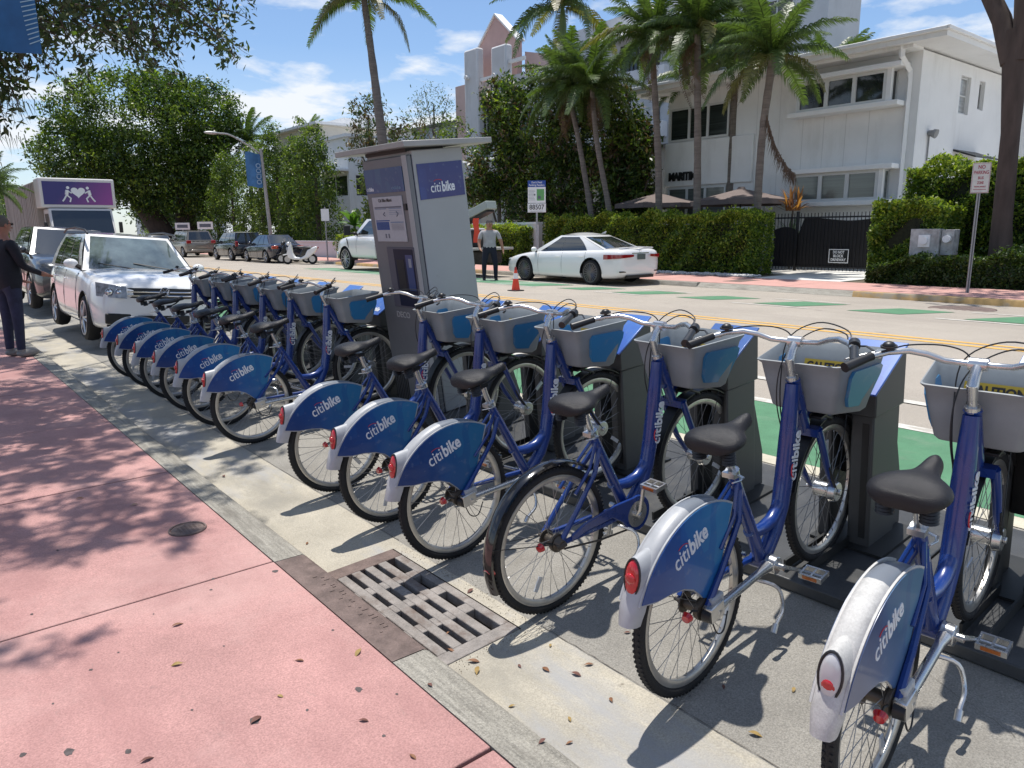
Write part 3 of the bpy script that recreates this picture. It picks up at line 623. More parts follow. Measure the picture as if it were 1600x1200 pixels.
        mb.rings([[(r * math.cos(a), y, HZ + r * math.sin(a)) for r, y in sec] for a in [R_(194 - 149 * i / 30) for i in range(31)]]); mg = mb.build('rear_mudguard', B_gloss, root, ang=50)
        mb = MB(); mb.cyl((-.342, 0, .36), (-.364, 0, .352), .026, .020, n=16); mb.build('tail_light', B_red, mg)
        mb = MB()
        for s in (-1, 1): mb.tube([(0, s * .062, HZ), (-.362 * math.cos(R_(20)), s * .03, HZ + .362 * math.sin(R_(20)))], .0022, 5)
        mb.build('mudguard_stay', B_blk, mg)
        # chain case and chain
        mb = MB()
        pts = arc((.497, .265), .092, -88, 100, 12) + [(.35, .372), (.16, .372), (.07, .352), (.06, .325), (.16, .330), (.33, .318), (.40, .26), (.43, .20)]
        mb.prism(pts, -.072, -.058, 'y'); mb.build('chain_case', B_blue, root, bev=.004)
        mb = MB(); mb.cyl((.497, -.0725, .265), (.497, -.0745, .265), .066, n=28); mb.build('chain_ring', B_sil, root)
        mb = MB(); mb.tube([(.03, -.052, .297), (.25, -.055, .235), (.47, -.056, .195)], .005, 5); mb.tube([(-.03, -.066, .335), (.02, -.075, .335)], .012, 8); mb.cyl((0, -.05, HZ), (0, -.075, HZ), .035, .02, n=16); mb.build('chain', B_chain, root)
        ca = R_(78)
    # cranks and pedals
    for s in (-1, 1):
        a = ca if s < 0 else ca + PI; e = Vector((.497 + .165 * math.cos(a), s * .105, .262 + .165 * math.sin(a)))
        mb = MB(); mb.tube([(.497, s * .078, .262), (.497 + .03 * math.cos(a), s * .088, .262 + .03 * math.sin(a)), (e.x, s * .100, e.z)], [.016, .012, .010], 8, flat=(1, .8)); mb.cyl((.497, s * .07, .262), (.497, s * .1, .262), .014, n=12); cr = mb.build('crank', B_sil, root)
        mb = MB()
        for k in (-1, 1): mb.cbox((e.x + k * .034, s * .155, e.z), (.010, .095, .022))
        for k in (-1, 0, 1): mb.cbox((e.x, s * .155 + k * .043, e.z), (.066, .008, .020))
        mb.cyl((e.x, s * .105, e.z), (e.x, s * .2, e.z), .007, n=8); pd = mb.build('pedal', B_sil, cr)
        for k in (-1, 1):
            mb = MB(); mb.cbox((e.x + k * .0395, s * .155, e.z), (.004, .06, .014)); mb.build('pedal_reflector', B_amb, pd)
    mb = MB(); mb.tube(catmull([(.40, -.03, .235), (.44, -.10, .20), (.42, -.13, .13), (.36, -.135, .10), (.33, -.138, .085)], 4), [.008] * 17, 8); mb.cyl((.35, -.136, .10), (.325, -.138, .075), .012, n=10); mb.build('kick_stand', B_sil, root)
    mb = MB(); mb.cbox((1.0, .0, .745), (.16, .13, .012)); mb.tube([(.90, 0, .72), (.95, 0, .76)], .02, 8); mb.tube([(.95, .05, .75), (1.05, .05, .70), (1.075, .035, .68)], .008, 6); mb.tube([(.95, -.05, .75), (1.05, -.05, .70), (1.075, -.035, .68)], .008, 6); mb.build('basket_bracket', B_blk, root, bev=.003)
    return root
def catmull(P, n):
    P = [Vector(p) for p in P]; Q = [P[0] * 2 - P[1]] + P + [P[-1] * 2 - P[-2]]; out_ = []
    for i in range(1, len(Q) - 2):
        for k in range(n):
            t = k / n; a, b, c, d = Q[i - 1], Q[i], Q[i + 1], Q[i + 2]
            out_.append(.5 * ((2 * b) + (c - a) * t + (2 * a - 5 * b + 4 * c - d) * t * t + (3 * b - a - 3 * c + d) * t ** 3))
    out_.append(P[-1]); return out_
PITCH = R_(-9.6)
def place_bike(o, y, yaw, lean=0.0, x=2.125):
    o.location = (x, y, zr(x) + .001); o.rotation_mode = 'XYZ'
    o.rotation_euler = (Matrix.Rotation(R_(yaw), 4, 'Z') @ Matrix.Rotation(R_(lean), 4, 'X') @ Matrix.Rotation(PITCH, 4, 'Y')).to_euler()
bikes = []
bA = make_bike('A'); bB = make_bike('B'); bF = make_bike('A', True, True)
place_bike(bB, 2.27, 1.0, .8); place_bike(bF, .83, 5.0, x=2.10)
bB['label'] = 'blue share bike with black rear mudguard and blue chain case, no printed shield'
bF['label'] = 'share bike with sun-bleached whitish rear shield and clear tail light lens'
index_children()
specs = [(1.50, 4.0, 'blue share bike with red tail light between the bleached one and the black-mudguard one'), (3.00, 1.0, 'blue share bike parked just behind the storm grate, next to the black-mudguard bike'),
         (3.66, 3.0, 'blue share bike second in front of the payment kiosk'), (4.34, .5, 'blue share bike first in front of the payment kiosk'),
         (5.84, 0, 'blue share bike first beyond the payment kiosk, its whole shield and lettering in view'), (6.58, 1, 'blue share bike second beyond the payment kiosk'),
         (7.29, 0, 'blue share bike third beyond the payment kiosk'), (8.02, 1.5, 'blue share bike fourth beyond the payment kiosk'),
         (8.76, 0, 'blue share bike second from the white car'), (9.50, .5, 'blue share bike closest to the white car')]
bikes += [bB, bF]
for i, (y, yaw, lab) in enumerate(specs):
    o = bA if i == 0 else copy_tree(bA); place_bike(o, y, yaw, random.uniform(-.8, .8)); o['label'] = lab; bikes.append(o)
for b_ in bikes:
    for c_ in C.objects:
        if c_.parent is b_ and c_.name.startswith('wheel'): c_.rotation_euler = (0, random.uniform(0, 6.28), 0)
for b_ in bikes: b_['group'] = 'blue share bikes parked in the docks'
# ---------------- docks and base plates ----------------
D_dark = mat('dock_grey_metal', (0.028, 0.029, 0.028), 0.5, var=.12, vscale=6, rvar=.1, metal=.2)
D_side = mat('dock_grey_side', (0.068, 0.070, 0.068), 0.5, var=.12, vscale=6, rvar=.1)
D_top = advert('dock_blue_decal', (0.02, 0.05, 0.26), (0.03, 0.08, 0.34), (0.06, 0.15, 0.42))
D_plate = mat('base_plate_metal', (0.060, 0.062, 0.064), 0.45, var=.2, vscale=5, metal=.3, bump=.2, bscale=150, dirt=[((0.12, 0.115, 0.105), 4, .5, .75, (1, 1, 1))])
SL = math.atan((.235 - .025) / 2.25)
def make_dock():
    r = thing('bike_dock', 'x', 'dock')
    mb = MB(); mb.box(0, .26, -.135, -.03, 0, .66); b1 = mb.build('pillar', D_side, r, bev=.008)
    mb = MB(); mb.box(-.004, .05, .060, .115, 0, .63); mb.box(.0501, .22, .085, .115, 0, .63); mb.build('guide_plate', D_side, r, bev=.005)
    mb = MB(); mb.box(-.003, -.0005, -.115, -.085, .05, .62); mb.build('front_groove', D_dark, b1)
    mb = MB(); mb.box(.14, .26, -.028, .083, .30, .66); mb.build('latch_box', D_dark, r, bev=.004)
    mb = MB(); mb.prism([(-.02, .662), (.265, .662), (.265, .915), (.24, .925), (-.02, .775)], -.150, .120, 'y'); hd = mb.build('head', D_side, r, bev=.006)
    mb = MB(); a = math.atan2(.155, .27)
    def sl(t, y, h): return (-.02 + .27 * t - math.sin(a) * h, y, .775 + .155 * t + math.cos(a) * h)
    q = [sl(-.06, -.156, .001), sl(1.08, -.156, .001), sl(1.08, .127, .001), sl(-.06, .127, .001)]; q2 = [sl(-.06, -.156, .012), sl(1.08, -.156, .012), sl(1.08, .127, .012), sl(-.06, .127, .012)]
    mb.add(q + q2, [(0, 3, 2, 1), (4, 5, 6, 7), (0, 1, 5, 4), (1, 2, 6, 5), (2, 3, 7, 6), (3, 0, 4, 7)]); tp = mb.build('top_decal', D_top, r, bev=.004)
    for body, off, wd, bo in (('citi', .052, .062, .0002), ('bike', -.030, .088, .0022)):
        o = ob('lettering', text_mesh(body, .072, wd, .0006, bo, B_let), tp); p = sl(.16, off - .03, .0132); place(o, p, (0, -1, 0), (math.cos(a), 0, math.sin(a)))
    mb = MB(); mb.prism([(.262, 0), (.37, 0), (.37, .20), (.285, .52), (.262, .54)], -.115, -.03, 'y'); mb.build('rear_flange', D_side, r, bev=.004)
    mb = MB(); mb.box(-.05, .34, -.22, .13, -.004, .010); mb.build('foot_plate', D_dark, r)
    mb = MB()
    for s in (-1, 1):
        mb.box(-.42, -.02, s * .040 + (.0 if s > 0 else -.012) - .0, s * .040 + (.012 if s > 0 else 0), .004, .05)
    mb.build('wheel_tray', D_dark, r)
    return r
DX = 3.40
d0 = make_dock(); index_children()
dl = ['dock holding the bleached-shield bike', 'dock holding the red-lamp bike beside the bleached one', 'dock holding the black-mudguard bike', 'dock in line with the storm grate bike', 'second dock in front of the payment kiosk', 'first dock in front of the payment kiosk',
      'first dock beyond the payment kiosk', 'second dock beyond the payment kiosk', 'third dock beyond the payment kiosk', 'fourth dock beyond the payment kiosk', 'dock second from the white car', 'dock closest to the white car']
dy = [.80, 1.535, 2.31, 3.06, 3.78, 4.49, 5.96, 6.74, 7.45, 8.20, 8.95, 9.72]
for i, y in enumerate(dy):
    o = d0 if i == 0 else copy_tree(d0); o.location = (DX - .03, y + .06, zr(DX) + .060); o.rotation_euler = (0, -SL, 0); o['label'] = 'dark grey bike ' + dl[i]; o['group'] = 'bike docking posts'
for i, (a, b_) in enumerate(((-1.5, 1.22), (1.23, 3.42), (3.43, 4.85), (4.86, 7.08), (7.09, 9.30), (9.31, 10.4))):
    mb = MB(); x0, x1 = 2.90, 4.02
    vs = [(x, y, zr(x) + h) for x in (x0, x1) for y in (a, b_) for h in (.004, .058)]
    mb.add(vs, [(0, 1, 3, 2), (4, 6, 7, 5), (0, 4, 5, 1), (2, 3, 7, 6), (0, 2, 6, 4), (1, 5, 7, 3)])
    o = mb.build('base_plate', D_plate, bev=.006); tag(o, ['dark metal base plate under the bleached-shield bike dock', 'dark metal base plate under the black-mudguard bike dock', 'dark metal base plate just in front of the kiosk', 'dark metal base plate that carries the kiosk', 'dark metal base plate in the middle of the docks beyond the kiosk', 'dark metal base plate nearest the white car'][i], 'base plate', 'base plates of the docking station')
# ---------------- payment kiosk ----------------
K_face = mat('kiosk_grey_steel', (0.165, 0.168, 0.175), 0.45, var=.06, vscale=3, rvar=.08, metal=.3)
K_side = mat('kiosk_silver_panel', (0.35, 0.36, 0.36), 0.5, var=.05, vscale=2, rvar=.05, dirt=[((.25, .24, .22), 5, .66, .76, (1, 1, 3))])
K_roof = mat('kiosk_roof_metal', (0.33, 0.325, 0.31), 0.45, var=.08, vscale=4, metal=.3)
K_dark = mat('kiosk_screen', (0.008, 0.010, 0.03), 0.45, spec=.3)
K_map = mat('kiosk_notice_paper', (0.42, 0.42, 0.44), 0.5, var=.05, vscale=40)
kx, ky = 3.35, 5.03; kw, kd, kh = .66, .54, 2.09
kk = thing('payment_kiosk', 'tall leaning grey steel bike payment kiosk with flat roof and blue panels', 'kiosk', (kx, ky, zr(kx) + .06), rot=(0, -R_(7.0), R_(1.5)))
mb = MB(); mb.box(0.0, .045, 0, kw, .0, kh); mb.build('front_body', K_face, kk, bev=.008)
mb = MB(); mb.box(.052, kd, 0, kw, 0, kh + .03); bd = mb.build('side_body', K_side, kk, bev=.008)
mb = MB(); mb.box(.046, .0515, .004, kw - .004, 0, kh); mb.build('body_joint', K_dark, kk)
mb = MB(); mb.box(-.003, -.0005, .0, .065, 0.02, kh); mb.build('front_trim', K_side, kk)
mb = MB(); M = Matrix.Translation((.36, .44, kh + .068)) @ Matrix.Rotation(R_(1.2), 4, 'Y'); mb.cbox((0, 0, 0), (.86, 1.06, .045), M); rf = mb.build('roof', K_roof, kk, bev=.006)
mb = MB(); mb.cbox((.22, .36, kh + .038), (.36, .6, .03)); mb.build('roof_bracket', D_dark, kk)
def ky_(px): return px
mb = MB(); mb.box(-.006, -.0005, .075, .65, kh - .265, kh - .075); p_ = mb.build('header_panel', advert('kiosk_header_print', (.02, .03, .14), (.02, .07, .22), (.04, .13, .26)), kk)
for body, yy, wd, bo in (('citi', .615, .045, 0), ('bike', .560, .06, .0014)):
    o = ob('lettering', text_mesh(body, .042, wd, .0006, bo, B_let), p_); place(o, (-.0068, yy, kh - .232), (0, -1, 0), (0, 0, 1))
o = ob('lettering', text_mesh('citibike', .035, .13, .0006, .0004, mat('faint_lettering', (.16, .25, .36), .5)), p_); place(o, (-.0068, .19, kh - .232), (0, -1, 0), (0, 0, 1))
mb = MB(); mb.box(-.008, -.0005, .13, .58, kh - .655, kh - .295); nt_ = mb.build('notice', K_map, kk, bev=.003)
o = ob('lettering', text_mesh('Citi Bike Miami', .036, .20, .0006, .0008, B_blk), nt_); place(o, (-.009, .38, kh - .325), (0, -1, 0), (0, 0, 1))
K_blu = mat('notice_blue_ink', (.02, .07, .25), .5); K_gry = mat('notice_grey_ink', (.12, .13, .16), .5); K_lb = mat('notice_light_blue_ink', (.16, .22, .32), .5)
def zz_(z): return .295 + (z - .50) * .58
def ink(y0, y1, z0, z1, m, nm='print'): mb = MB(); mb.box(-.0095, -.0082, y0 - .02, y1 - .02, kh - zz_(z1), kh - zz_(z0)); mb.build(nm, m, nt_)
ink(.17, .575, .635, .655, K_gry); ink(.17, .36, .66, .67, K_lb); ink(.40, .575, .66, .67, K_lb); ink(.37, .58, .82, .835, K_blu); ink(.385, .58, .845, .955, K_blu); ink(.165, .36, .845, .86, K_lb)
for k in range(6): ink(.40, .565, .862 + k * .014, .866 + k * .014, K_lb); ink(.17, .35, .875 + k * .016, .879 + k * .016, K_gry)
for k in range(3): ink(.17, .36, .69 + k * .025, .695 + k * .025, K_lb)
for k in (0, 1): ink(.40 + k * .045, .42 + k * .045, 1.01, 1.07, K_gry)
def chev(y, z, w_, h_, m): mb = MB(); mb.tube([(-.009, y + w_ * .7, kh - zz_(z) + h_ * .6), (-.009, y - w_ * .7, kh - zz_(z)), (-.009, y + w_ * .7, kh - zz_(z) - h_ * .6)], .004, 5); mb.build('print', m, nt_)
chev(.22, .74, .02, .03, K_gry); chev(.42, .74, -.02, .025, K_gry)
mb = MB(); mb.box(-.014, -.0005, .075, .110, kh - .41, kh - .36); mb.build('sensor', D_dark, kk)
mb = MB(); mb.box(-.010, -.0005, .06, .46, kh - 1.20, kh - .70); sc_ = mb.build('screen_frame', mat('kiosk_screen_frame', (.085, .08, .10), .5), kk, bev=.003)
mb = MB(); mb.box(-.012, -.0102, .075, .36, kh - 1.185, kh - .715); s2 = mb.build('screen', K_dark, kk)
mb = MB(); mb.box(-.0135, -.0122, .09, .19, kh - 1.05, kh - .76); mb.build('screen_image', mat('screen_blue', (.02, .05, .16), .3), s2)
mb = MB(); mb.box(-.0150, -.0137, .11, .15, kh - .86, kh - .79); mb.build('screen_label', mat('screen_white', (.25, .27, .32), .4), s2)
mb = MB(); mb.box(-.0135, -.0122, .22, .33, kh - 1.06, kh - .80); mb.build('screen_image', mat('screen_black', (.004, .004, .006), .5), s2)
o = ob('lettering', text_mesh('DECO', .07, .20, .001, .001, mat('faint_steel_letter', (.36, .35, .34), .5)), kk); place(o, (-.001, .36, kh - 1.27), (0, -1, 0), (0, 0, 1))
mb = MB()
for k in range(8): mb.box(-.006, -.0005, .44 + k * .028, .452 + k * .028, .04, .28)
mb.build('vent', D_dark, kk)
mb = MB(); mb.cyl((-.012, .06, .80), (0, .06, .80), .022, n=14); mb.build('lock', D_dark, kk)
sd_ad = MB().box(.082, .52, -.005, -.0005, kh - .345, kh - .075); p2_ = sd_ad.build('side_panel', advert('kiosk_side_print', (.05, .14, .34), (.025, .05, .22), (.015, .02, .14)), kk)
for body, xx, wd, bo in (('citi', .235, .095, .0004), ('bike', .360, .125, .0030)):
    o = ob('lettering', text_mesh(body, .108, wd, .0006, bo, B_let), p2_); place(o, (xx, -.0058, kh - .265), (1, 0, 0), (0, 0, 1))
mb = MB(); mb.tube([(.262 + .042 * math.cos(t), -.006, kh - .222 + .018 * math.sin(t)) for t in [R_(20 + 14 * i) for i in range(11)]], .002, 4); mb.build('lettering_arc', B_letr, p2_)
# ---------------- buildings ----------------
W_st = mat('white_stucco', (0.80, 0.80, 0.79), 0.9, var=.03, vscale=1.2, bump=.25, bscale=70, dirt=[((.62, .61, .59), 1.3, .55, .8, (1, 1, .2)), ((.55, .54, .52), 4, .66, .8, (1, 1, .12))])
W_tr = mat('white_trim', (0.82, 0.82, 0.81), 0.7, var=.03, vscale=5)
W_fr = mat('window_frame_grey', (0.62, 0.63, 0.62), 0.6)
G_dk = mat('dark_window_glass', (0.022, 0.026, 0.027), 0.06, spec=.8, var=.5, vscale=2)
G_gr = mat('blind_window_glass', (0.12, 0.135, 0.125), 0.12, spec=.8, var=.25, vscale=1, stretch=(1, .2, 14))
M_pk = mat('pale_pink_stucco', (0.62, 0.46, 0.42), 0.9, var=.06, vscale=1.5)
M_pk2 = mat('pink_parapet_stucco', (0.60, 0.40, 0.36), 0.9, var=.06, vscale=1.5)
M_gw = mat('grey_white_stucco', (0.62, 0.63, 0.64), 0.9, var=.06, vscale=.8, dirt=[((.48, .48, .48), 1, .55, .75, (1, 1, .3))])
M_roof = mat('roof_felt', (.13, .125, .12), .9, var=.2, vscale=4)
def wall_with_holes(mb, axis, c, t, a0, a1, z0, z1, holes):
    """wall slab on plane axis=c..c+t spanning a0..a1 and z0..z1 with rectangular holes"""
    as_ = sorted({a0, a1, *[h[0] for h in holes], *[h[1] for h in holes]}); zs_ = sorted({z0, z1, *[h[2] for h in holes], *[h[3] for h in holes]})
    for i in range(len(zs_) - 1):
        run = None
        for j in range(len(as_) - 1):
            am, zm = (as_[j] + as_[j + 1]) / 2, (zs_[i] + zs_[i + 1]) / 2
            hole = any(h[0] < am < h[1] and h[2] < zm < h[3] for h in holes)
            if not hole and run is None: run = as_[j]
            if (hole or j == len(as_) - 2) and run is not None:
                e = as_[j] if hole else as_[j + 1]
                if axis == 'x': mb.box(c, c + t, run, e, zs_[i], zs_[i + 1])
                else: mb.box(run, e, c, c + t, zs_[i], zs_[i + 1])
                run = None
def window_x(par, x, y0, y1, z0, z1, n=1, glass=G_dk, fr=.06, dep=.08, rows=1, name='window', frm=None):
    """window facing -x, outer face at x; n lights"""
    mb = MB(); frm = frm or W_fr
    mb.box(x, x + dep, y0, y0 + fr, z0, z1); mb.box(x, x + dep, y1 - fr, y1, z0, z1); mb.box(x, x + dep, y0 + fr, y1 - fr, z0, z0 + fr); mb.box(x, x + dep, y0 + fr, y1 - fr, z1 - fr, z1)
    W = (y1 - y0 - 2 * fr)
    for k in range(1, n): yc = y0 + fr + W * k / n; mb.box(x + .003, x + dep, yc - fr * .7, yc + fr * .7, z0 + fr, z1 - fr)
    for r in range(1, rows):
        zc = z0 + (z1 - z0) * r / rows; mb.box(x + .006, x + dep - .003, y0 + fr, y1 - fr, zc - fr * .35, zc + fr * .35)
    o = mb.build(name, frm, par)
    for k in range(n):
        a = y0 + fr + W * k / n + (fr * .7 if k else 0); b_ = y0 + fr + W * (k + 1) / n - (fr * .7 if k < n - 1 else 0)
        mg = MB(); mg.box(x + dep * .5, x + dep * .5 + .01, a, b_, z0 + fr, z1 - fr); mg.build('pane', glass, o)
    return o
def window_y(par, y, x0, x1, z0, z1, n=1, glass=G_dk, fr=.05, dep=.08, rows=1, name='window', frm=None):
    mb = MB(); frm = frm or W_fr
    mb.box(x0, x0 + fr, y, y + dep, z0, z1); mb.box(x1 - fr, x1, y, y + dep, z0, z1); mb.box(x0 + fr, x1 - fr, y, y + dep, z0, z0 + fr); mb.box(x0 + fr, x1 - fr, y, y + dep, z1 - fr, z1)
    W = x1 - x0 - 2 * fr
    for k in range(1, n): xc = x0 + fr + W * k / n; mb.box(xc - fr * .6, xc + fr * .6, y + .003, y + dep, z0 + fr, z1 - fr)
    for r in range(1, rows): zc = z0 + (z1 - z0) * r / rows; mb.box(x0 + fr, x1 - fr, y + .006, y + dep - .003, zc - fr * .4, zc + fr * .4)
    o = mb.build(name, frm, par)
    for k in range(n):
        a = x0 + fr + W * k / n + (fr * .6 if k else 0); b_ = x0 + fr + W * (k + 1) / n - (fr * .6 if k < n - 1 else 0)
        mg = MB(); mg.box(a, b_, y + dep * .5, y + dep * .5 + .01, z0 + fr, z1 - fr); mg.build('pane', glass, o)
    return o
# --- white two-storey apartment house
bh = thing('apartment_house', 'white two-storey stucco apartment house with box bay windows and black wall lettering', 'building', (0, 0, 0))
XF, YR, YL, ZT = 26.0, 11.0, 21.1, 7.20
holes = [(18.04, 20.96, 5.30, 6.60), (18.04, 20.96, 1.9, 3.42), (11.85, 14.9, 2.62, 3.60), (11.85, 14.9, 5.72, 6.72)]
mb = MB(); wall_with_holes(mb, 'x', XF, .25, YR, YL, .2, ZT, holes)
hs = [(29.18, 30.05, 5.55, 6.80), (30.85, 31.38, 5.82, 6.80)]
wall_with_holes(mb, 'y', YR, .25, XF + .25, 34.0, .2, ZT, hs)
wall_with_holes(mb, 'y', YR - 1.2, .25, 34.4, 44.0, .2, ZT, [(35.0, 36.4, 2.4, 6.4)]); mb.box(34.15, 34.4, YR - 1.2, YR + .24, .2, ZT)
mb.box(34.0, 44, YL, YL + .25, .2, ZT); mb.box(XF + .25, 34, YL - .25, YL, .2, ZT)
mb.build('wall', W_st, bh)
mb = MB(); mb.box(XF - .12, XF - .002, 16.9, YL + .05, 3.46, 5.24); mb.build('spandrel_panel', W_st, bh, bev=.04)
mb = MB()
for yy in (12.55, 13.35, 14.15, 14.95): mb.box(XF - .006, XF - .001, yy - .012, yy + .012, 3.7, 5.7)
for yy in (15.9, 16.85): mb.box(XF - .006, XF - .001, yy - .01, yy + .01, .4, ZT)
mb.build('wall_joint', mat('wall_joint_grey', (.64, .64, .63), .9), bh)  # panel joints drawn as thin grey strips
mb = MB(); mb.box(XF + .3, 44, YR + .3, YL - .3, ZT - .1, ZT - .05); mb.box(XF + .3, 43, YR + .6, YL - .4, 3.3, 3.4); mb.build('floor', M_gw, bh)
# eaves roof: slab with fascia, gutter
mb = MB(); mb.box(25.0, 44.6, 9.95, 22.6, 7.27, 7.35); mb.box(25.0, 25.06, 9.95, 22.6, 7.35, 7.55); mb.box(25.06, 44.6, 9.95, 10.01, 7.35, 7.55); mb.box(25.06, 44.6, 22.54, 22.6, 7.35, 7.55); ro = mb.build('roof', W_st, bh)
mb = MB(); mb.box(25.1, 44.6, 10.05, 22.5, 7.50, 7.565); mb.build('roof_covering', M_roof, ro)
mb = MB()
mb.box(24.90, 24.999, 9.90, 22.6, 7.42, 7.54); mb.box(24.90, 44.6, 9.85, 9.949, 7.43, 7.55); gt = mb.build('rain_gutter', W_tr, ro, bev=.02)
mb = MB(); mb.box(25.25, 26.0, 11.0, 22.0, 7.17, 7.268); mb.build('soffit_step', W_st, ro)
for yy, nm in ((11.35, 'downspout'),):
    mb = MB(); mb.tube([(25.3, yy, 7.27), (25.3, yy, 6.97), (25.88, yy - .03, 6.60), (25.90, yy - .03, 6.4)], .10, 4); mb.cyl((25.90, yy - .05, 6.4), (25.90, yy - .05, .5), .085, n=4); mb.build(nm, W_tr, bh, ang=30)
# bays
for (z0, z1) in ((2.60, 3.58), (5.70, 6.70)):
    mb = MB(); mb.box(25.30, 26.0, 11.35, 15.25, z1, z1 + .16); hd = mb.build('bay_hood', W_tr, bh, bev=.02)
    mb = MB(); mb.box(25.34, 26.0, 11.38, 15.22, z0 - .16, z0); mb.build('bay_sill', W_tr, bh, bev=.02)
    wn = window_x(bh, 25.50, 11.85, 14.95, z0, z1, 3, G_dk if z0 > 5 else G_gr, fr=.10, dep=.10)
    mb = MB(); mb.box(25.50, 25.60, 11.70, 11.845, z0, z1); mb.build('bay_post', W_tr, bh); mb = MB(); mb.box(25.6, 25.95, 14.955, 15.05, z0, z1); mb.build('bay_post', W_tr, bh)
    window_y(bh, 11.70, 25.605, 25.998, z0, z1, 1, G_dk if z0 > 5 else G_gr, fr=.06)
window_x(bh, 25.93, 18.06, 20.98, 5.28, 6.60, 3, mat('louvred_dark_glass', (.025, .032, .03), .2, var=.6, vscale=1.2, stretch=(1, .3, 12)), fr=.08)
window_x(bh, 25.93, 18.06, 20.98, 1.9, 3.42, 3, G_gr, fr=.08)
window_y(bh, YR + .1, 29.2, 30.03, 5.57, 6.78, 1, mat('bright_louvre_glass', (.32, .33, .33), .2, var=.3, vscale=1, stretch=(1, 1, 10)), rows=2)
window_y(bh, YR + .1, 30.87, 31.36, 5.84, 6.78, 1, G_dk)
window_y(bh, YR - 1.1, 35.02, 36.38, 2.42, 6.38, 1, mat('porch_shade', (.07, .07, .075), .6))
mb = MB(); mb.prism([(10.99, 4.35), (10.99, 4.28), (10.25, 4.02), (10.25, 4.07)], 29.1, 31.2, 'x'); mb.build('door_awning', B_blk, bh)
o = mb = MB(); mb.cyl((26.95, 10.98, 4.72), (26.95, 10.85, 4.72), .10, n=14); mb.cyl((26.95, 10.85, 4.72), (26.95, 10.74, 4.68), .13, .15, n=14); mb.cyl((26.94, 10.96, 4.65), (26.94, 10.96, 3.4), .025, n=6); mb.build('wall_lamp', mat('aged_lamp_metal', (.25, .25, .25), .6), bh)
o = ob('lettering', text_mesh('MARITIME', .46, 1.58, .03, .018, B_blk, spacing=.9), bh); place(o, (XF - .155, 20.07, 3.84), (0, -1, 0), (0, 0, 1))
mb = MB(); mb.cyl((35.2, 9.5, 3.9), (40, 9.5, 3.9), .03, n=6)
for k in range(6): mb.cyl((35.4 + k * .9, 9.5, 3.2), (35.4 + k * .9, 9.5, 3.9), .025, n=6)
mb.build('railing', W_tr, bh)
# grey side building, dark gap
b2_ = thing('grey_house', 'plain grey stucco house behind the palms beside the lettered white house', 'building', (0, 0, 0))
mb = MB(); mb.box(30, 44, 22.9, 31.5, .2, 5.6); mb.build('wall', mat('plain_grey_stucco', (.30, .30, .29), .9, var=.06, vscale=1), b2_); mb = MB(); mb.box(29.8, 44.2, 22.7, 31.7, 5.6, 5.8); mb.build('roof', M_roof, b2_)  # one even grey over the whole wall
window_x(b2_, 29.96, 26, 27.6, 3.2, 4.6, 2)
# --- tall modern block behind
tb = thing('modern_block', 'tall pale grey modern apartment block with sloping parapet behind the palms', 'building', (0, 0, 0))
mb = MB()
mb.prism([(43.6, .2), (22.0, .2), (22.0, 15.9), (33.0, 15.9), (43.6, 15.65)], 40.0, 43.5, 'x'); mb.build('wall', M_gw, tb)
mb = MB(); mb.box(39.4, 39.97, 32.5, 37.5, 11.0, 12.0); mb.box(39.4, 39.97, 32.5, 37.5, 7.6, 8.6); mb.build('balcony', W_st, tb, bev=.05)
mb = MB()
for k in range(12): mb.box(39.5, 39.54, 33 + k * .36, 33.05 + k * .36, 12.0, 13.0)
mb.box(39.5, 39.55, 32.6, 37.4, 13.0, 13.06); mb.build('railing', B_blk, tb)
for (a, b_, c, d) in ((33.2, 36.8, 12.1, 13.9), (33.2, 36.8, 8.7, 10.6), (25.5, 27.5, 9.2, 11.0), (28.5, 31, 12.4, 14.0), (24, 26, 12.6, 14.2)): window_x(tb, 39.93, a, b_, c, d, 2)
mb = MB(); mb.prism([(39.9, 14.6), (38.5, 14.1), (38.5, 14.0), (39.9, 14.4)], 31.5, 37.8, 'y')
for k in range(9): mb.tube([(39.0, 31.6 + k * .75, 14.45), (38.3, 31.7 + k * .75, 14.0)], .05, 4)
mb.build('awning', W_tr, tb)
mb = MB(); mb.prism([(19.6, 8.3), (22.0, 9.4), (22.0, 9.0), (19.6, 8.0)], 38, 44, 'x'); o = mb.build('green_awning', mat('green_canvas', (.02, .16, .12), .7), tb)
# --- pink gabled building
pb = thing('gabled_building', 'white and pink stepped deco building with a pointed gable and two tall pillars', 'building', (0, 0, 0))
XP = 30.0
wall = MB(); wall_with_holes(wall, 'x', XP + .6, .3, 33.2, 42.6, .2, 11.0, [(38.8, 40.6, 7.3, 9.7), (35.0, 37.4, 6.6, 9.0), (38.9, 40.6, 4.3, 6.4)])
wall.box(XP + .9, 42, 42.3, 42.6, .2, 11.0); wall.box(XP + .9, 42, 33.2, 33.5, .2, 11.0); wall.build('wall', M_gw, pb)
mb = MB(); mb.prism([(41.75, 11.0), (41.75, 12.75), (39.35, 15.0), (37.25, 13.15), (37.25, 11.0)], XP + 1.2, XP + 1.6, 'x'); gbl = mb.build('gable', M_pk2, pb)
mb = MB(); mb.prism([(39.35, 15.10), (37.15, 13.22), (37.15, 13.10), (39.35, 14.97)], XP + 1.1, XP + 1.75, 'x'); mb.prism([(39.35, 15.10), (41.8, 12.82), (41.8, 12.70), (39.35, 14.97)], XP + 1.1, XP + 1.75, 'x'); mb.build('coping', W_tr, gbl)
mb = MB(); mb.prism([(37.2, 11.0), (37.2, 12.55), (33.6, 11.7), (33.6, 11.0)], XP + 1.8, XP + 5, 'x'); mb.build('sloped_roof', M_pk, pb)
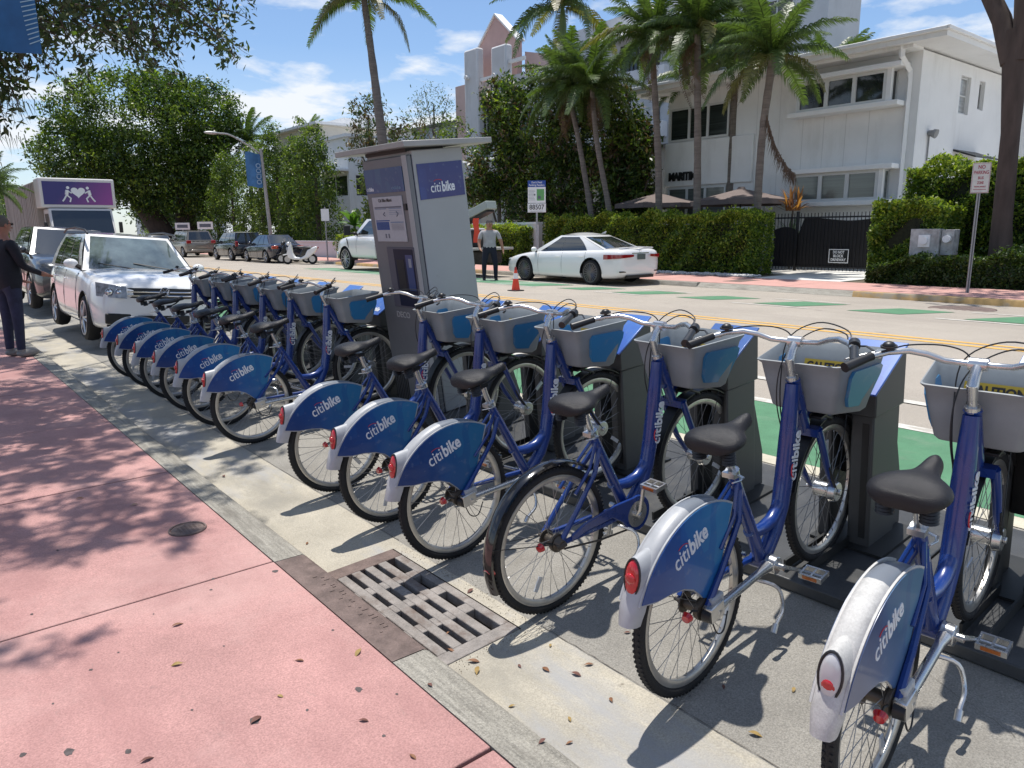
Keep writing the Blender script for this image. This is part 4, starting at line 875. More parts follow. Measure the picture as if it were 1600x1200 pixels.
for (a, b_, zt) in ((39.75, 41.2, 13.05), (36.9, 38.35, 12.75)):
    mb = MB(); mb.box(XP, XP + .55, a, b_, .2, zt); mb.build('pillar', M_gw, pb, bev=.12)
    mb = MB(); mb.cyl((XP - .25, (a + b_) / 2 + .25, zt - 1.7), (XP + .01, (a + b_) / 2 + .25, zt - 1.7), .13, n=14); mb.build('medallion', W_tr, pb)
mb = MB(); mb.box(XP + .2, XP + .35, 38.36, 39.74, 11.0, 11.2); mb.box(XP + .2, XP + .35, 35.4, 36.88, 11.6, 11.8); mb.build('tie_beam', W_tr, pb)
mb = MB(); mb.box(XP + .3, XP + .59, 41.25, 42.6, .2, 11.1); mb.box(XP + .1, XP + .58, 38.37, 39.7, 9.8, 10.6); mb.build('ledge', M_pk, pb)
mb = MB(); mb.box(XP - .6, XP + .0, 31.0, 42.7, 3.9, 6.2); mb.build('balcony', M_gw, pb, bev=.15)
mb = MB(); mb.box(XP + .1, XP + .5, 31.0, 42.6, .2, 3.88); mb.build('ground_floor', mat('cream_stucco', (.66, .60, .52), .9, var=.05), pb)
window_x(pb, XP + .62, 38.82, 40.58, 7.32, 9.68, 2, rows=2); window_x(pb, XP + .62, 35.02, 37.38, 6.62, 8.98, 2); window_x(pb, XP + .62, 38.92, 40.58, 4.3, 6.38, 1)
window_x(pb, XP + .02, 33.6, 35.4, 1.9, 3.3, 4, rows=3, fr=.05); mb = MB()
for k in range(12): mb.box(XP + .04, XP + .07, 36.6 + k * .17, 36.64 + k * .17, 1.6, 3.0)
mb.build('vent_screen', W_fr, pb)
# --- further houses
def simple_house(name, label, x0, x1, y0, y1, z1, m, wins=(), ywins=(), eave=.35, roofm=None):
    h = thing(name, label, 'building', ((x0 + x1) / 2, (y0 + y1) / 2, 0)); ox, oy = -(x0 + x1) / 2, -(y0 + y1) / 2
    mb = MB(); wall_with_holes(mb, 'x', x0 + ox, .25, y0 + oy, y1 + oy, .15, z1, [(a + oy, b_ + oy, c, d) for a, b_, c, d in wins])
    wall_with_holes(mb, 'y', y0 + oy, .25, x0 + .25 + ox, x1 + ox, .15, z1, [(a + ox, b_ + ox, c, d) for a, b_, c, d in ywins]); mb.box(x0 + .25 + ox, x1 + ox, y1 - .25 + oy, y1 + oy, .15, z1); mb.box(x1 - .25 + ox, x1 + ox, y0 + .25 + oy, y1 - .25 + oy, .15, z1)
    mb.build('wall', m, h)
    mb = MB(); mb.box(x0 - eave + ox, x1 + eave + ox, y0 - eave + oy, y1 + eave + oy, z1, z1 + .22); mb.build('roof', roofm or W_tr, h)
    for a, b_, c, d in wins: window_x(h, x0 + .06 + ox, a + oy, b_ + oy, c, d, 2 if b_ - a > 1.2 else 1)
    for a, b_, c, d in ywins: window_y(h, y0 + .06 + oy, a + ox, b_ + ox, c, d, 2 if b_ - a > 1.2 else 1)
    return h
M_cr = mat('cream_white_stucco', (.72, .68, .60), .9, var=.05, vscale=1)
h = simple_house('corner_house', 'cream three-storey house with overhanging flat roof and rooftop box beyond the trees', 30, 44, 62.8, 73, 10.9, M_cr, [(65.2, 66.2, 7.0, 9.2), (67.8, 68.8, 7.0, 9.2), (70.6, 71.6, 7.0, 9.2)], [(33, 34.5, 8.1, 8.9), (37, 39, 8.1, 8.9)], .6)
mb = MB(); mb.box(-3, 2, -2, 2, 11.13, 12.2); mb.build('rooftop_box', W_st, h); mb = MB(); mb.box(-2.0, -.5, -4.4, -3.2, 11.13, 12.3)
for k in range(5): mb.box(-2.02, -.48, -4.42, -3.18, 11.3 + k * .2, 11.36 + k * .2)
mb.build('air_conditioner', M_gw, h)
h = simple_house('white_wing', 'white two-storey wing with a glazed corner bay under a thin hood', 28, 40, 53.9, 60.2, 8.9, W_st, [(54.2, 58.4, 4.5, 6.1)], [(28.6, 32, 4.5, 6.1)], .25)
mb = MB(); mb.box(-6.9, -6.0, -3.3, 1.9, 6.35, 6.5); mb.build('bay_hood', W_tr, h)
h = simple_house('flat_house', 'long low grey house with a dark flat roof line behind the bushes', 34, 46, 44, 57.5, 9.7, mat('blue_grey_stucco', (.42, .44, .46), .9, var=.06), [(48, 50, 6, 7.8)], [], .2, M_roof)
h = simple_house('distant_house', 'small white house with a turquoise panel beneath the big shade tree', 30, 40, 118, 130, 6.2, W_st, [(119, 121.5, 2.2, 5), (124, 127, 2.2, 4.2)], [(31, 34, 3, 5)], .3)
mb = MB(); mb.box(-5.04, -5.005, -1.8, 1.5, 3.6, 6.0); mb.build('turquoise_panel', mat('turquoise_paint', (.12, .42, .40), .7), h)
h = simple_house('pale_house', 'pale grey two-storey block at the far end of the street behind the box truck', 2, 14, 190, 205, 7.5, W_st, [], [(3, 5, 3, 5), (8, 10, 3, 5)], .3)
h = simple_house('street_end_house', 'white house closing the far end of the street beyond the parked cars', 18, 34, 165, 180, 8.5, W_st, [(166, 169, 3, 5), (172, 175, 3, 5)], [(20, 23, 3, 5), (27, 30, 3, 5)], .3)
h = simple_house('near_side_house', 'cream house on the near side of the street beyond the box truck', -22, -8, 60, 80, 7, M_cr, [], [(-14, -12, 3, 5)], .3)
# low wall along far kerb
lw = MB(); lw.box(19.6, 19.8, 33.5, 52, .2, 1.15); lw.box(19.55, 19.85, 33.5, 52, 1.15, 1.22); tag(lw.build('garden_wall', M_gw), 'low grey garden wall behind the parked scooters', 'wall')
lw = MB(); lw.box(20.6, 20.8, 23.3, 30.5, .2, 1.95); lw.box(20.55, 20.85, 23.3, 30.5, 1.95, 2.05); tag(lw.build('garden_wall', W_st), 'white garden wall behind the worker beside the tall hedge', 'wall')
# gate
gt = thing('driveway_gate', 'black iron driveway gate backed with dark cloth', 'gate', (23.5, 12.0, .29))
mb = MB(); ysn = np.linspace(-2.35, 2.9, 60)
M_gate = mat('gate_iron', (.012, .012, .013), .5); M_cloth = mat('dark_privacy_cloth', (.022, .020, .020), .85, var=.25, vscale=5, stretch=(1, 6, .4))
mb = MB()
for z in (.12, 1.72): mb.box(-.02, .02, -2.4, 3.6, z, z + .05)
mb.build('rail', M_gate, gt)
br = MB().box(-.009, .009, -.009, .009, 0.0, 1.86).mesh('bar', M_gate)
for i, yy in enumerate(np.linspace(-2.35, 3.5, 50)): ob('bar', br, gt, loc=(0, yy, 0.03))
for yy in (-2.42, 1.47, 2.45, 3.6): mb = MB(); mb.box(-.04, .04, yy - .04, yy + .04, 0, 1.95); mb.build('post', M_gate, gt)
mb = MB(); n = 70; vs = []
for i in range(n + 1):
    yy = -2.3 + 3.75 * i / n; t = i / n; top = 1.68 + .05 * math.sin(t * 9) - (.55 * max(0, (t - .95) / .05)); x = .035 + .008 * math.sin(i * 1.9)
    vs += [(x, yy, .16), (x, yy, top)]
mb.add(vs, [(2 * i, 2 * i + 2, 2 * i + 3, 2 * i + 1) for i in range(n)])
vs = []
for i in range(41):
    yy = 1.50 + .85 * i / 40; x = .035 + .006 * math.sin(i * 1.7); vs += [(x, yy, .16), (x, yy, 1.35 + .1 * math.sin(i * .08))]
mb.add(vs, [(2 * i, 2 * i + 2, 2 * i + 3, 2 * i + 1) for i in range(40)])
mb.build('cloth', M_cloth, gt)
sg = MB(); sg.box(-.045, -.022, -.34, .34, 0, .46); s_ = sg.build('notice', M_gate, gt, loc=(0, -.05, .28))
sg = MB(); [sg.box(-.049, -.0455, *q) for q in ((-.33, .33, .01, .035), (-.33, .33, .425, .45), (-.33, -.305, .035, .425), (.305, .33, .035, .425))]; sg.build('notice_border', W_tr, s_)
for t_, z, wd in (('DO NOT', .35, .38), ('BLOCK', .23, .34), ('DRIVEWAY', .11, .50)): o = ob('lettering', text_mesh(t_, .12, wd, .001, .004, W_tr), s_); place(o, (-.0475, 0, z), (0, -1, 0), (0, 0, 1))
# ---------------- vegetation ----------------
def leafmat(name, col, tr=.35, var=.35):
    m = bpy.data.materials.new(name); m.use_nodes = True; nt = m.node_tree; b = nt.nodes['Principled BSDF']
    b.inputs['Roughness'].default_value = .42; b.inputs['Specular IOR Level'].default_value = .45
    oi = N(nt, 'ShaderNodeNewGeometry'); r = N(nt, 'ShaderNodeMapRange'); r.inputs[3].default_value = 1 - var; r.inputs[4].default_value = 1 + var
    nt.links.new(oi.outputs['Random Per Island'], r.inputs[0])
    mm = N(nt, 'ShaderNodeMix', data_type='RGBA', blend_type='MULTIPLY'); mm.inputs['Factor'].default_value = 1; mm.inputs['A'].default_value = (*col, 1); nt.links.new(r.outputs[0], mm.inputs['B'])
    nt.links.new(mm.outputs['Result'], b.inputs['Base Color'])
    t = N(nt, 'ShaderNodeBsdfTranslucent'); tm = N(nt, 'ShaderNodeMix', data_type='RGBA', blend_type='MULTIPLY'); tm.inputs['Factor'].default_value = 1; tm.inputs['B'].default_value = (1.5, 1.7, .6, 1); nt.links.new(mm.outputs['Result'], tm.inputs['A']); nt.links.new(tm.outputs['Result'], t.inputs[0])
    mx = N(nt, 'ShaderNodeMixShader'); mx.inputs[0].default_value = tr; nt.links.new(b.outputs[0], mx.inputs[1]); nt.links.new(t.outputs[0], mx.inputs[2]); nt.links.new(mx.outputs[0], nt.nodes['Material Output'].inputs[0])
    return m
L_dark = leafmat('leaf_dark', (.038, .070, .018)); L_mid = leafmat('leaf_mid', (.090, .140, .028)); L_yel = leafmat('leaf_yellow_green', (.19, .25, .04)); L_red = leafmat('leaf_bronze', (.11, .075, .045)); L_gry = leafmat('leaf_grey_green', (.10, .12, .065))
L_palm = leafmat('palm_leaf', (.085, .130, .040), .3); L_palmd = leafmat('dry_palm_leaf', (.11, .065, .035), .15); L_over = leafmat('overhang_leaf', (.035, .060, .020), .25)
M_bark = mat('grey_bark', (.13, .105, .085), .95, var=.3, vscale=8, bump=1.0, bscale=16, stretch=(1, 1, .3))
M_barkd = mat('dark_brown_bark', (.085, .062, .052), .95, var=.25, vscale=5, bump=.8, bscale=14, stretch=(1, 1, .25))
M_palmb = mat('palm_bark', (.17, .145, .125), .95, var=.3, vscale=5, bump=1.0, bscale=12, stretch=(.4, .4, 3))
def foliage(name, P, size, mats, parent=None, asp=.45, up=.3, midx=None, curl=.25, loc=None):
    P = np.asarray(P, float); n = len(P)
    d = rng.normal(size=(n, 3)); d[:, 2] -= up * .6; d /= np.linalg.norm(d, axis=1)[:, None]
    h = rng.normal(size=(n, 3)); h[:, 2] += 1.1; s = np.cross(d, h); s /= np.linalg.norm(s, axis=1)[:, None] + 1e-9; nn = np.cross(s, d)
    L = size * rng.uniform(.6, 1.3, n); W = L * asp
    a = P - d * (L / 2)[:, None]; b = P + s * (W / 2)[:, None] + nn * (L * curl * .3)[:, None]; c = P + d * (L / 2)[:, None]; e = P - s * (W / 2)[:, None] + nn * (L * curl * .3)[:, None]
    V = np.stack([a, b, c, e], 1).reshape(-1, 3)
    me = bpy.data.meshes.new(name); me.vertices.add(4 * n); me.vertices.foreach_set('co', V.ravel()); me.loops.add(4 * n); me.loops.foreach_set('vertex_index', np.arange(4 * n, dtype=np.int32))
    me.polygons.add(n); me.polygons.foreach_set('loop_start', np.arange(0, 4 * n, 4, dtype=np.int32)); me.polygons.foreach_set('loop_total', np.full(n, 4, dtype=np.int32))
    for m in mats: me.materials.append(m)
    if midx is None: midx = rng.integers(0, len(mats), n)
    me.polygons.foreach_set('material_index', np.asarray(midx, dtype=np.int32)); me.update(calc_edges=True)
    return ob(name, me, parent, loc=loc)
def clumps(ells, n, per, spread, shell=.75):
    """clump centres near the surface of several ellipsoids (c,r), leaves round each"""
    wts = np.array([r[0] * r[1] * r[2] for c, r in ells]) ** .67; k = rng.choice(len(ells), n, p=wts / wts.sum())
    C_ = np.array([ells[i][0] for i in k], float); R = np.array([ells[i][1] for i in k], float)
    d = rng.normal(size=(n, 3)); d /= np.linalg.norm(d, axis=1)[:, None]; q = C_ + d * R * rng.uniform(shell, 1.05, n)[:, None]
    L = np.repeat(q, per, 0) + rng.normal(size=(n * per, 3)) * spread * rng.uniform(.5, 1.2, (n, 1)).repeat(per, 0)
    return L, np.repeat(np.arange(n), per)
def tree(name, label, cat, base, ells, n, per, spread, size, mats, trunk, limbs, bark=None, group=None, asp=.45, wt=None):
    t = thing(name, label, cat, base, group=group); b = Vector(base)
    mb = MB(); mb.tube([Vector(p) for p, r in trunk], [r for p, r in trunk], 12)
    for path in limbs: mb.tube([Vector(p) for p, r in path], [r for p, r in path], 7)
    mb.build('trunk', bark or M_bark, t, ang=70)
    L, k = clumps(ells, n, per, spread); mi = rng.choice(len(mats), n, p=wt)[k]
    flip = rng.random(len(k)) < .25; mi = np.where(flip, rng.integers(0, len(mats), len(k)), mi)
    foliage('crown', L, size, mats, t, asp=asp, midx=mi); return t
# big shade tree down the street
tree('shade_tree', 'huge dark round shade tree with a thick leaning trunk over the far parked cars', 'tree', (19.6, 72, .29),
     [((-1.5, 0, 10.6), (7.2, 5, 4.6)), ((-6.5, 0, 8.0), (3.6, 4, 3.0)), ((3.0, 0, 11.8), (4.0, 4, 3.2)), ((3.4, 0, 7.5), (2.6, 4, 4.0)), ((-3, -1, 7.0), (6, 4, 3.2)), ((-.5, -2, 5.6), (4.8, 3, 2.4)), ((.5, 0, 13.2), (3.2, 3, 1.8))], 1700, 40, .40, .33, [L_dark, L_mid, L_yel],
     [((-.2, 0, -.2), 1.3), ((-.8, 0, 1.4), 1.0), ((-2.2, 0, 4.0), .9), ((-2.6, 0, 7), .6)], [[((1.6, 0, -.2), 1.1), ((1.2, 0, 3), .9), ((1.6, 0, 8), .5)], [((-1.6, 0, 3), .5), ((-4.6, 0, 6), .3), ((-7, 0, 8), .15)]], M_barkd, wt=[.45, .40, .15])
# six columnar trees (bright green) as a screen
cols = [(22.5, 68.5, 7.3, 2.3, 'bright green column-shaped tree next to the big shade tree'), (22.2, 63.5, 8.0, 2.2, 'bright green column-shaped tree just left of the lamp post banner'), (22.4, 57.6, 8.4, 2.0, 'tall green column-shaped tree right behind the lamp post'),
        (22.0, 53.4, 9.0, 1.7, 'tallest green column-shaped tree in front of the cream house'), (22.3, 50.2, 7.9, 1.5, 'green column-shaped tree in front of the corner of the cream house'), (22.0, 47.0, 8.4, 1.5, 'slim green column-shaped tree beside the white wing with the glazed bay')]
for i, (x, y, h, r, lab) in enumerate(cols):
    E_ = [((0, 0, h * .28), (r * 1.05, r * 1.2, h * .28)), ((0, 0, h * .55), (r * .9, r * 1.1, h * .27)), ((0, .2, h * .78), (r * .55, r * .7, h * .22))] + [((random.uniform(-.5, .5) * r, random.uniform(-.9, .9) * r, h * random.uniform(.70, .92)), (r * .28, r * .28, h * .13)) for _ in range(4)]
    tree('columnar_tree', lab, 'tree', (x, y, .29), E_, 420, 26, .22, .19, [L_dark, L_mid, L_yel], [((0, 0, -.1), .2), ((0, 0, h * .6), .08)], [], M_barkd, group='column-shaped trees screening the far houses', wt=[.34, .44, .22])
# dark broadleaf cluster behind the sedan
def L2(*p): return list(p)
bt = [((23.0, 28.9, .29), [((0, 0, 4.6), (1.3, 1.3, 1.4)), ((0, -.5, 7.2), (1.0, .8, 1.2)), ((-.3, .7, 3.4), (1.1, 1.2, .7))], 'dark glossy broadleaf tree closest to the grey stepped building'),
      ((23.5, 27.0, .29), [((0, 0, 6.4), (1.5, 1.7, 2.0)), ((0, 0, 4.2), (1.4, 1.6, 1.4)), ((0, 0, 2.6), (1.3, 1.4, 1.0))], 'dark glossy broadleaf tree with bronze tips behind the blue parking sign'),
      ((23.4, 25.0, .29), [((0, 0, 5.9), (1.5, 1.8, 2.1)), ((0, 0, 3.2), (1.5, 1.6, 1.5)), ((0, 0, 1.8), (1.4, 1.5, .9))], 'dark glossy broadleaf tree in the middle of the clump behind the white sedan'),
      ((23.6, 22.6, .29), [((0, 0, 5.6), (1.4, 1.8, 2.0)), ((0, 0, 2.8), (1.4, 1.6, 1.6))], 'dark glossy broadleaf tree between the two leaning palm trunks'),
      ((24.2, 21.6, .29), [((0, 0, 4.6), (1.0, .9, 1.4)), ((0, 0, 2.8), (.9, .9, 1.3))], 'dark glossy broadleaf tree by the corner of the lettered white house')]
for base, E_, lab in bt:
    tree('broadleaf_tree', lab, 'tree', base, E_, 300, 36, .23, .23, [L_dark, L_mid, L_yel, L_red], [((0, 0, -.1), .12), ((0, 0, 3), .09), ((0, 0, 5.5), .05)], [[((0, 0, 1.2), .06), ((0, 1.0, 3.6), .04)], [((0, 0, 1.0), .06), ((0, -1.0, 3.4), .04)]], M_bark, group='dark broadleaf trees behind the sedan', asp=.38, wt=[.52, .22, .10, .16])
tree('bronze_tree', 'tall thin tree with grey-green and bronze leaves before the white wing', 'tree', (22, 39.6, .29), [((0, 0, 7.9), (1.0, 1.2, 1.1)), ((0, -1.2, 6.6), (1.0, 1.1, 1.0)), ((0, .8, 6.0), (.9, .9, 1.1))], 95, 20, .24, .26, [L_gry, L_red, L_dark], [((0, 0, -.1), .16), ((0, .1, 4), .12), ((0, 0, 8), .05)], [[((0, 0, 4), .07), ((0, -1.6, 6.6), .03)], [((0, 0, 4.6), .07), ((0, 1.3, 6.3), .03)]], M_bark, asp=.35)
tree('bronze_tree', 'loose bronze-leaved tree behind the leaning coconut trunk', 'tree', (22.5, 36.2, .29), [((0, 0, 6.3), (1.0, 1.2, 1.1)), ((0, -.9, 5.2), (1.0, 1.0, 1.0))], 75, 20, .24, .24, [L_gry, L_red, L_mid], [((0, 0, -.1), .14), ((0, 0, 6), .05)], [], M_bark, asp=.35)
tree('sparse_tree', 'sparse airy tree with thin branches against the sky above the kiosk roof', 'tree', (30, 44.8, .29), [((0, 0, 9.6), (1.2, 1.6, 1.6)), ((0, 2.2, 9.6), (.8, 1.0, .8)), ((0, -1.6, 8.6), (1.0, 1.2, 1.4))], 90, 12, .35, .22, [L_gry, L_dark], [((0, 0, -.1), .16), ((0, 0, 6), .12), ((0, 0, 10), .04)], [[((0, 0, 7), .05), ((0, 2.6, 10.6), .015)], [((0, 0, 7.5), .05), ((0, 1.2, 11.4), .012)], [((0, 0, 7.2), .05), ((0, -1.8, 10.2), .015)], [((0, 0, 6.5), .05), ((0, 3.2, 9.8), .012)]], M_bark, asp=.3)
tree('street_shrub_tree', 'yellow-green bushy tree between the sparse tree and the grey stepped building', 'tree', (27, 38.0, .29), [((0, 0, 7.0), (1.0, .9, .9))], 45, 18, .25, .22, [L_mid, L_yel, L_gry], [((0, 0, -.1), .12), ((0, 0, 7), .06)], [], M_bark)
tree('leafy_shrub', 'tall light green shrub beside the white pickup truck', 'shrub', (20.6, 35.2, .29), [((0, 0, 2.4), (1.0, 1.8, 1.6)), ((0, 1.2, 3.7), (.9, 1.1, 1.1)), ((0, -1.6, 3.6), (.8, 1.2, 1.3))], 190, 26, .22, .22, [L_mid, L_yel, L_gry], [((0, 0, -.1), .08), ((0, 0, 3), .04)], [], M_bark)
tree('leafy_shrub', 'round green shrub on the lawn of the distant house', 'shrub', (20, 78, .29), [((0, 0, 1.1), (1.4, 1.6, 1.1))], 60, 24, .2, .2, [L_mid, L_yel], [((0, 0, -.1), .08), ((0, 0, 1), .04)], [], M_bark)
tree('leafy_shrub', 'green roadside bush behind the box truck', 'shrub', (7.5, 60, .2), [((0, 0, 2.2), (2.2, 2, 2.2))], 110, 24, .3, .3, [L_mid, L_yel, L_dark], [((0, 0, -.1), .12), ((0, 0, 2), .05)], [], M_bark)
for x, y, s, lab in ((6, 95, 1.0, 'dark far tree beyond the box truck roof'), (-3, 62, 1.0, 'dark far tree left of the box truck'), (11.5, 140, 1.3, 'hazy tree at the far end of the street'), (30, 100, 1.1, 'dark tree behind the big shade tree'), (24, 90, .8, 'dark tree behind the far parked minivan'), (27, 62, .75, 'dark tree filling the gap behind the column-shaped trees')):
    tree('street_tree', lab, 'tree', (x, y, .2), [((0, 0, 5 * s), (4 * s, 4 * s, 2.6 * s)), ((1 * s, 1, 6.8 * s), (2.4 * s, 2.4 * s, 1.6 * s))], 260, 24, .5, .42, [L_dark, L_mid], [((0, 0, -.2), .4), ((0, 0, 5 * s), .2)], [], M_barkd, group='trees at the far end of the street')
# hedges
def hedge(label, x0, x1, y0, y1, z0, z1, n, size, mats, wob=.08, group=None, zfun=None):
    h = thing('hedge', label, 'hedge', ((x0 + x1) / 2, (y0 + y1) / 2, z0)); cx, cy = (x0 + x1) / 2, (y0 + y1) / 2
    A = [(x1 - x0) * (y1 - y0) * 1.3, (y1 - y0) * (z1 - z0), (y1 - y0) * (z1 - z0) * .3, (x1 - x0) * (z1 - z0), (x1 - x0) * (z1 - z0)]; A = np.array(A) / sum(A)
    k = rng.choice(5, n, p=A); u, v = rng.random(n), rng.random(n); dep = np.abs(rng.normal(size=n)) * .09
    X_ = np.where(k == 1, x0 + dep, np.where(k == 2, x1 - dep, x0 + u * (x1 - x0))); Y_ = np.where(k == 3, y0 + dep, np.where(k == 4, y1 - dep, y0 + v * (y1 - y0)))
    Y_ = np.where((k == 1) | (k == 2), y0 + u * (y1 - y0), Y_); Z_ = np.where(k == 0, z1 - dep, z0 + v * (z1 - z0)); Z_ = np.where(k == 0, Z_, z0 + np.where((k == 1) | (k == 2), v, rng.random(n)) * (z1 - z0))
    w_ = wob * (np.sin(Y_ * 2.3 + 1.1) + np.sin(Y_ * 5.9 + Z_ * 4.1) + np.sin(Z_ * 7 + Y_ * 3.3) * .8 + np.sin(X_ * 6)); X_ = X_ + np.where(k == 1, w_, 0) ; Z_ = Z_ + np.where(k == 0, w_ * .9, 0) + (rng.random(n) < .04) * rng.random(n) * .16
    zt = zfun(Y_) if zfun else 1.0
    Z_ = z0 + (Z_ - z0) * zt
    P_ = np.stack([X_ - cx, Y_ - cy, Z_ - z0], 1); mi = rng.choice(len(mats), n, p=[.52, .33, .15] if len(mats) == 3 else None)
    top = Z_ > z1 - .25; mi = np.where(top & (rng.random(n) < .45), len(mats) - 1, mi)  # tops get more of the palest leaf colour, painting in their sunlit look
    foliage('foliage', P_, size, mats, h, asp=.5, midx=mi)
    mb = MB(); g = .30; mb.box(x0 + g - cx, x1 - g - cx, y0 + g - cy, y1 - g - cy, 0, (z1 - z0) * (1 if not zfun else .72) - g); mb.build('branches', mat('hedge_core_fill', (.018, .022, .010), .95, var=.5, vscale=14), h)  # solid dark core box that keeps the leaf shell from being seen through
    return h
H_a = leafmat('hedge_leaf_deep', (.075, .135, .022), .42); H_b = leafmat('hedge_leaf_mid', (.17, .24, .035), .45); H_c = leafmat('hedge_leaf_fresh_lit', (.32, .37, .06), .45); HM = [H_a, H_b, H_c]
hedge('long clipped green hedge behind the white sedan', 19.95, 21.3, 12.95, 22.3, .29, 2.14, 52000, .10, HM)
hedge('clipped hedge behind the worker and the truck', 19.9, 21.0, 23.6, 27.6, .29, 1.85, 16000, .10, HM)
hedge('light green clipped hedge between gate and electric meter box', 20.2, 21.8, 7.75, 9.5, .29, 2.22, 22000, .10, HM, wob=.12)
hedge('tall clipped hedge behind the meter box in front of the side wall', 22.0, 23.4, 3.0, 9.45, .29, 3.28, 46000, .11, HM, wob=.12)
hedge('low dark hedge along the pavement in front of the meter box', 19.35, 20.1, 3.0, 9.1, .29, 1.02, 26000, .08, [L_dark, L_dark, L_mid], zfun=lambda y: np.clip(1.0 - (y - 7.2) * .22, .5, 1.0))
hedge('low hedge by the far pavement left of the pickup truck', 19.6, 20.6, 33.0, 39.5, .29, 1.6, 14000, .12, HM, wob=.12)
# pebbles
mb = MB()
for i in range(900):
    x = random.uniform(19.36, 19.95); y = random.uniform(12.5, 22); s = random.uniform(.035, .07); mb.ball((x, y, .29 + s * .4), (s, s * 1.2, s * .7), 5, 3)
stuff(mb.build('pebbles', mat('white_pebbles', (.55, .54, .52), .8, var=.3, vscale=20)), 'white pebbles lying along the foot of the long hedge', 'pebbles')
# palms
def frond_mesh(L, droop, n=34, wid=.42, m=None, thin=1.0, hang=.55):
    mb = MB(); P_ = []
    for i in range(n + 1):
        t = i / n; P_.append(Vector((L * (t - .18 * droop * t * t), 0, L * (.28 * t - droop * .62 * t * t))))
    mb.tube(P_[::2], [.022 * (1 - .8 * i / (len(P_[::2]) - 1)) for i in range(len(P_[::2]))], 4)
    for i in range(2, n + 1):
        for sub in (0, .5):
            if i == n and sub: continue
            a = P_[i].lerp(P_[min(i + 1, n)], sub); T = (P_[min(i + 1, n)] - P_[i - 1]).normalized(); t = (i + sub) / n
            ll = wid * L * .50 * (math.sin(PI * min(.98, .10 + t * .86)) ** .6) * random.uniform(.85, 1.1)
            for s in (-1, 1):
                d1 = (Vector((0, s, 0)) * .9 + T * .55 + Vector((0, 0, random.uniform(-.15, .25)))).normalized(); q = a + d1 * ll * .5; d2 = (d1 + Vector((0, 0, -hang * 2.2)) + Vector((random.uniform(-.15, .15), 0, 0))).normalized(); r = q + d2 * ll * .5
                w_ = T * .017 * L * .5 * thin
                mb.add([a - w_, a + w_, q + w_ * .9, r, q - w_ * .9], [(0, 1, 2, 4), (4, 2, 3)])
    return mb.mesh('frond', m or L_palm, smooth=False)
FR = [frond_mesh(2.3, .45), frond_mesh(2.4, .85, hang=.9), frond_mesh(2.2, 1.2, hang=1.1)]
FRL = [frond_mesh(3.6, .5, 34, hang=.7), frond_mesh(3.6, .9, 34, hang=.9), frond_mesh(3.4, 1.3, 34, hang=1.0)]
FRO = [frond_mesh(2.2, 1.2, m=leafmat('yellowing_palm_leaf', (.15, .14, .045), .3), hang=1.1), frond_mesh(3.4, 1.3, 34, m=leafmat('yellowing_palm_leaf_b', (.15, .14, .045), .3), hang=1.1)]
FRD = [frond_mesh(1.9, 1.5, 22, m=L_palmd, hang=1.2, thin=.6)]
def palm(label, trunk, rads, n, big=False, dead=1, seed=0, group='palms in front of the far buildings', sc_=1.0, bark=None, shaft=None, name='palm_tree'):
    rnd = random.Random(seed); b = Vector(trunk[0]); t = thing(name, label, 'palm tree', b, group=group)
    P_ = catmull([Vector(p) - b for p in trunk], 6); n_ = len(P_); mb = MB(); rr = []
    for i in range(n_):
        u = i / (n_ - 1) * (len(rads) - 1); k = int(u); k2 = min(k + 1, len(rads) - 1); rr.append((rads[k] + (rads[k2] - rads[k]) * (u - k)) * (1.06 if i % 2 else .97))
    mb.tube(P_, rr, 12); mb.build('trunk', bark or M_palmb, t, ang=70)
    top = P_[-1]; T = (P_[-1] - P_[-2]).normalized()
    if shaft:
        mb = MB(); mb.tube([top - T * .2, top + T * .5, top + T * 1.1], [rr[-1] * 1.25, rr[-1] * 1.1, rr[-1] * .5], 12); mb.build('crownshaft', mat('palm_green_shaft', (.14, .20, .07), .5, var=.15, vscale=3), t); top = top + T * 1.0
    S = FRL if big else FR
    n = int(n * 1.5); sc_ *= 1.12
    for i in range(n):
        az = 2 * PI * (i * .381966 * 1 + rnd.uniform(-.03, .03)); lv = i / n
        m_ = S[0] if lv < .3 else S[1] if lv < .68 else S[2]; pitch = -R_(62 - 75 * lv + rnd.uniform(-8, 8))
        m_ = FRO[S is FRL] if rnd.random() < .10 and lv > .5 else m_; o = ob('frond', m_, t); o.location = top + Vector((0, 0, .1 * (1 - lv))); o.rotation_euler = Euler((rnd.uniform(-.3, .3), pitch, az), 'XYZ'); s = sc_ * rnd.uniform(.85, 1.12); o.scale = (s, s, s)
    for i in range(dead):
        o = ob('dead_frond', FRD[0], t); o.location = top - Vector((0, 0, .15)); o.rotation_euler = Euler((0, R_(50 + rnd.uniform(-5, 18)), rnd.uniform(0, 6.28)), 'XYZ'); s = sc_ * rnd.uniform(.7, 1.0); o.scale = (s, s, s)
    return t
palm('tall leaning coconut palm rising behind the kiosk roof', [(20, 33.6, .29), (20, 34.6, 6.0), (20.2, 35.5, 9.4), (20.3, 36.4, 13.4)], [.28, .24, .20, .15], 13, big=True, dead=0, seed=3)
palm('smooth-trunked royal palm with drooping fronds at the top of the picture', [(24, 25.2, .29), (24, 25.4, 6), (24, 25.5, 10.2)], [.2, .17, .14], 12, big=True, dead=0, seed=5, bark=mat('royal_palm_bark', (.28, .28, .25), .9, var=.1, vscale=2), shaft=True, sc_=.85)
palm('palm with the leaning trunk closest to the blue parking sign', [(21.5, 20.9, .29), (21.6, 21.3, 2.4), (21.7, 22.2, 5.5), (21.8, 22.9, 7.2)], [.13, .115, .10, .09], 20, dead=3, seed=8, sc_=.95)
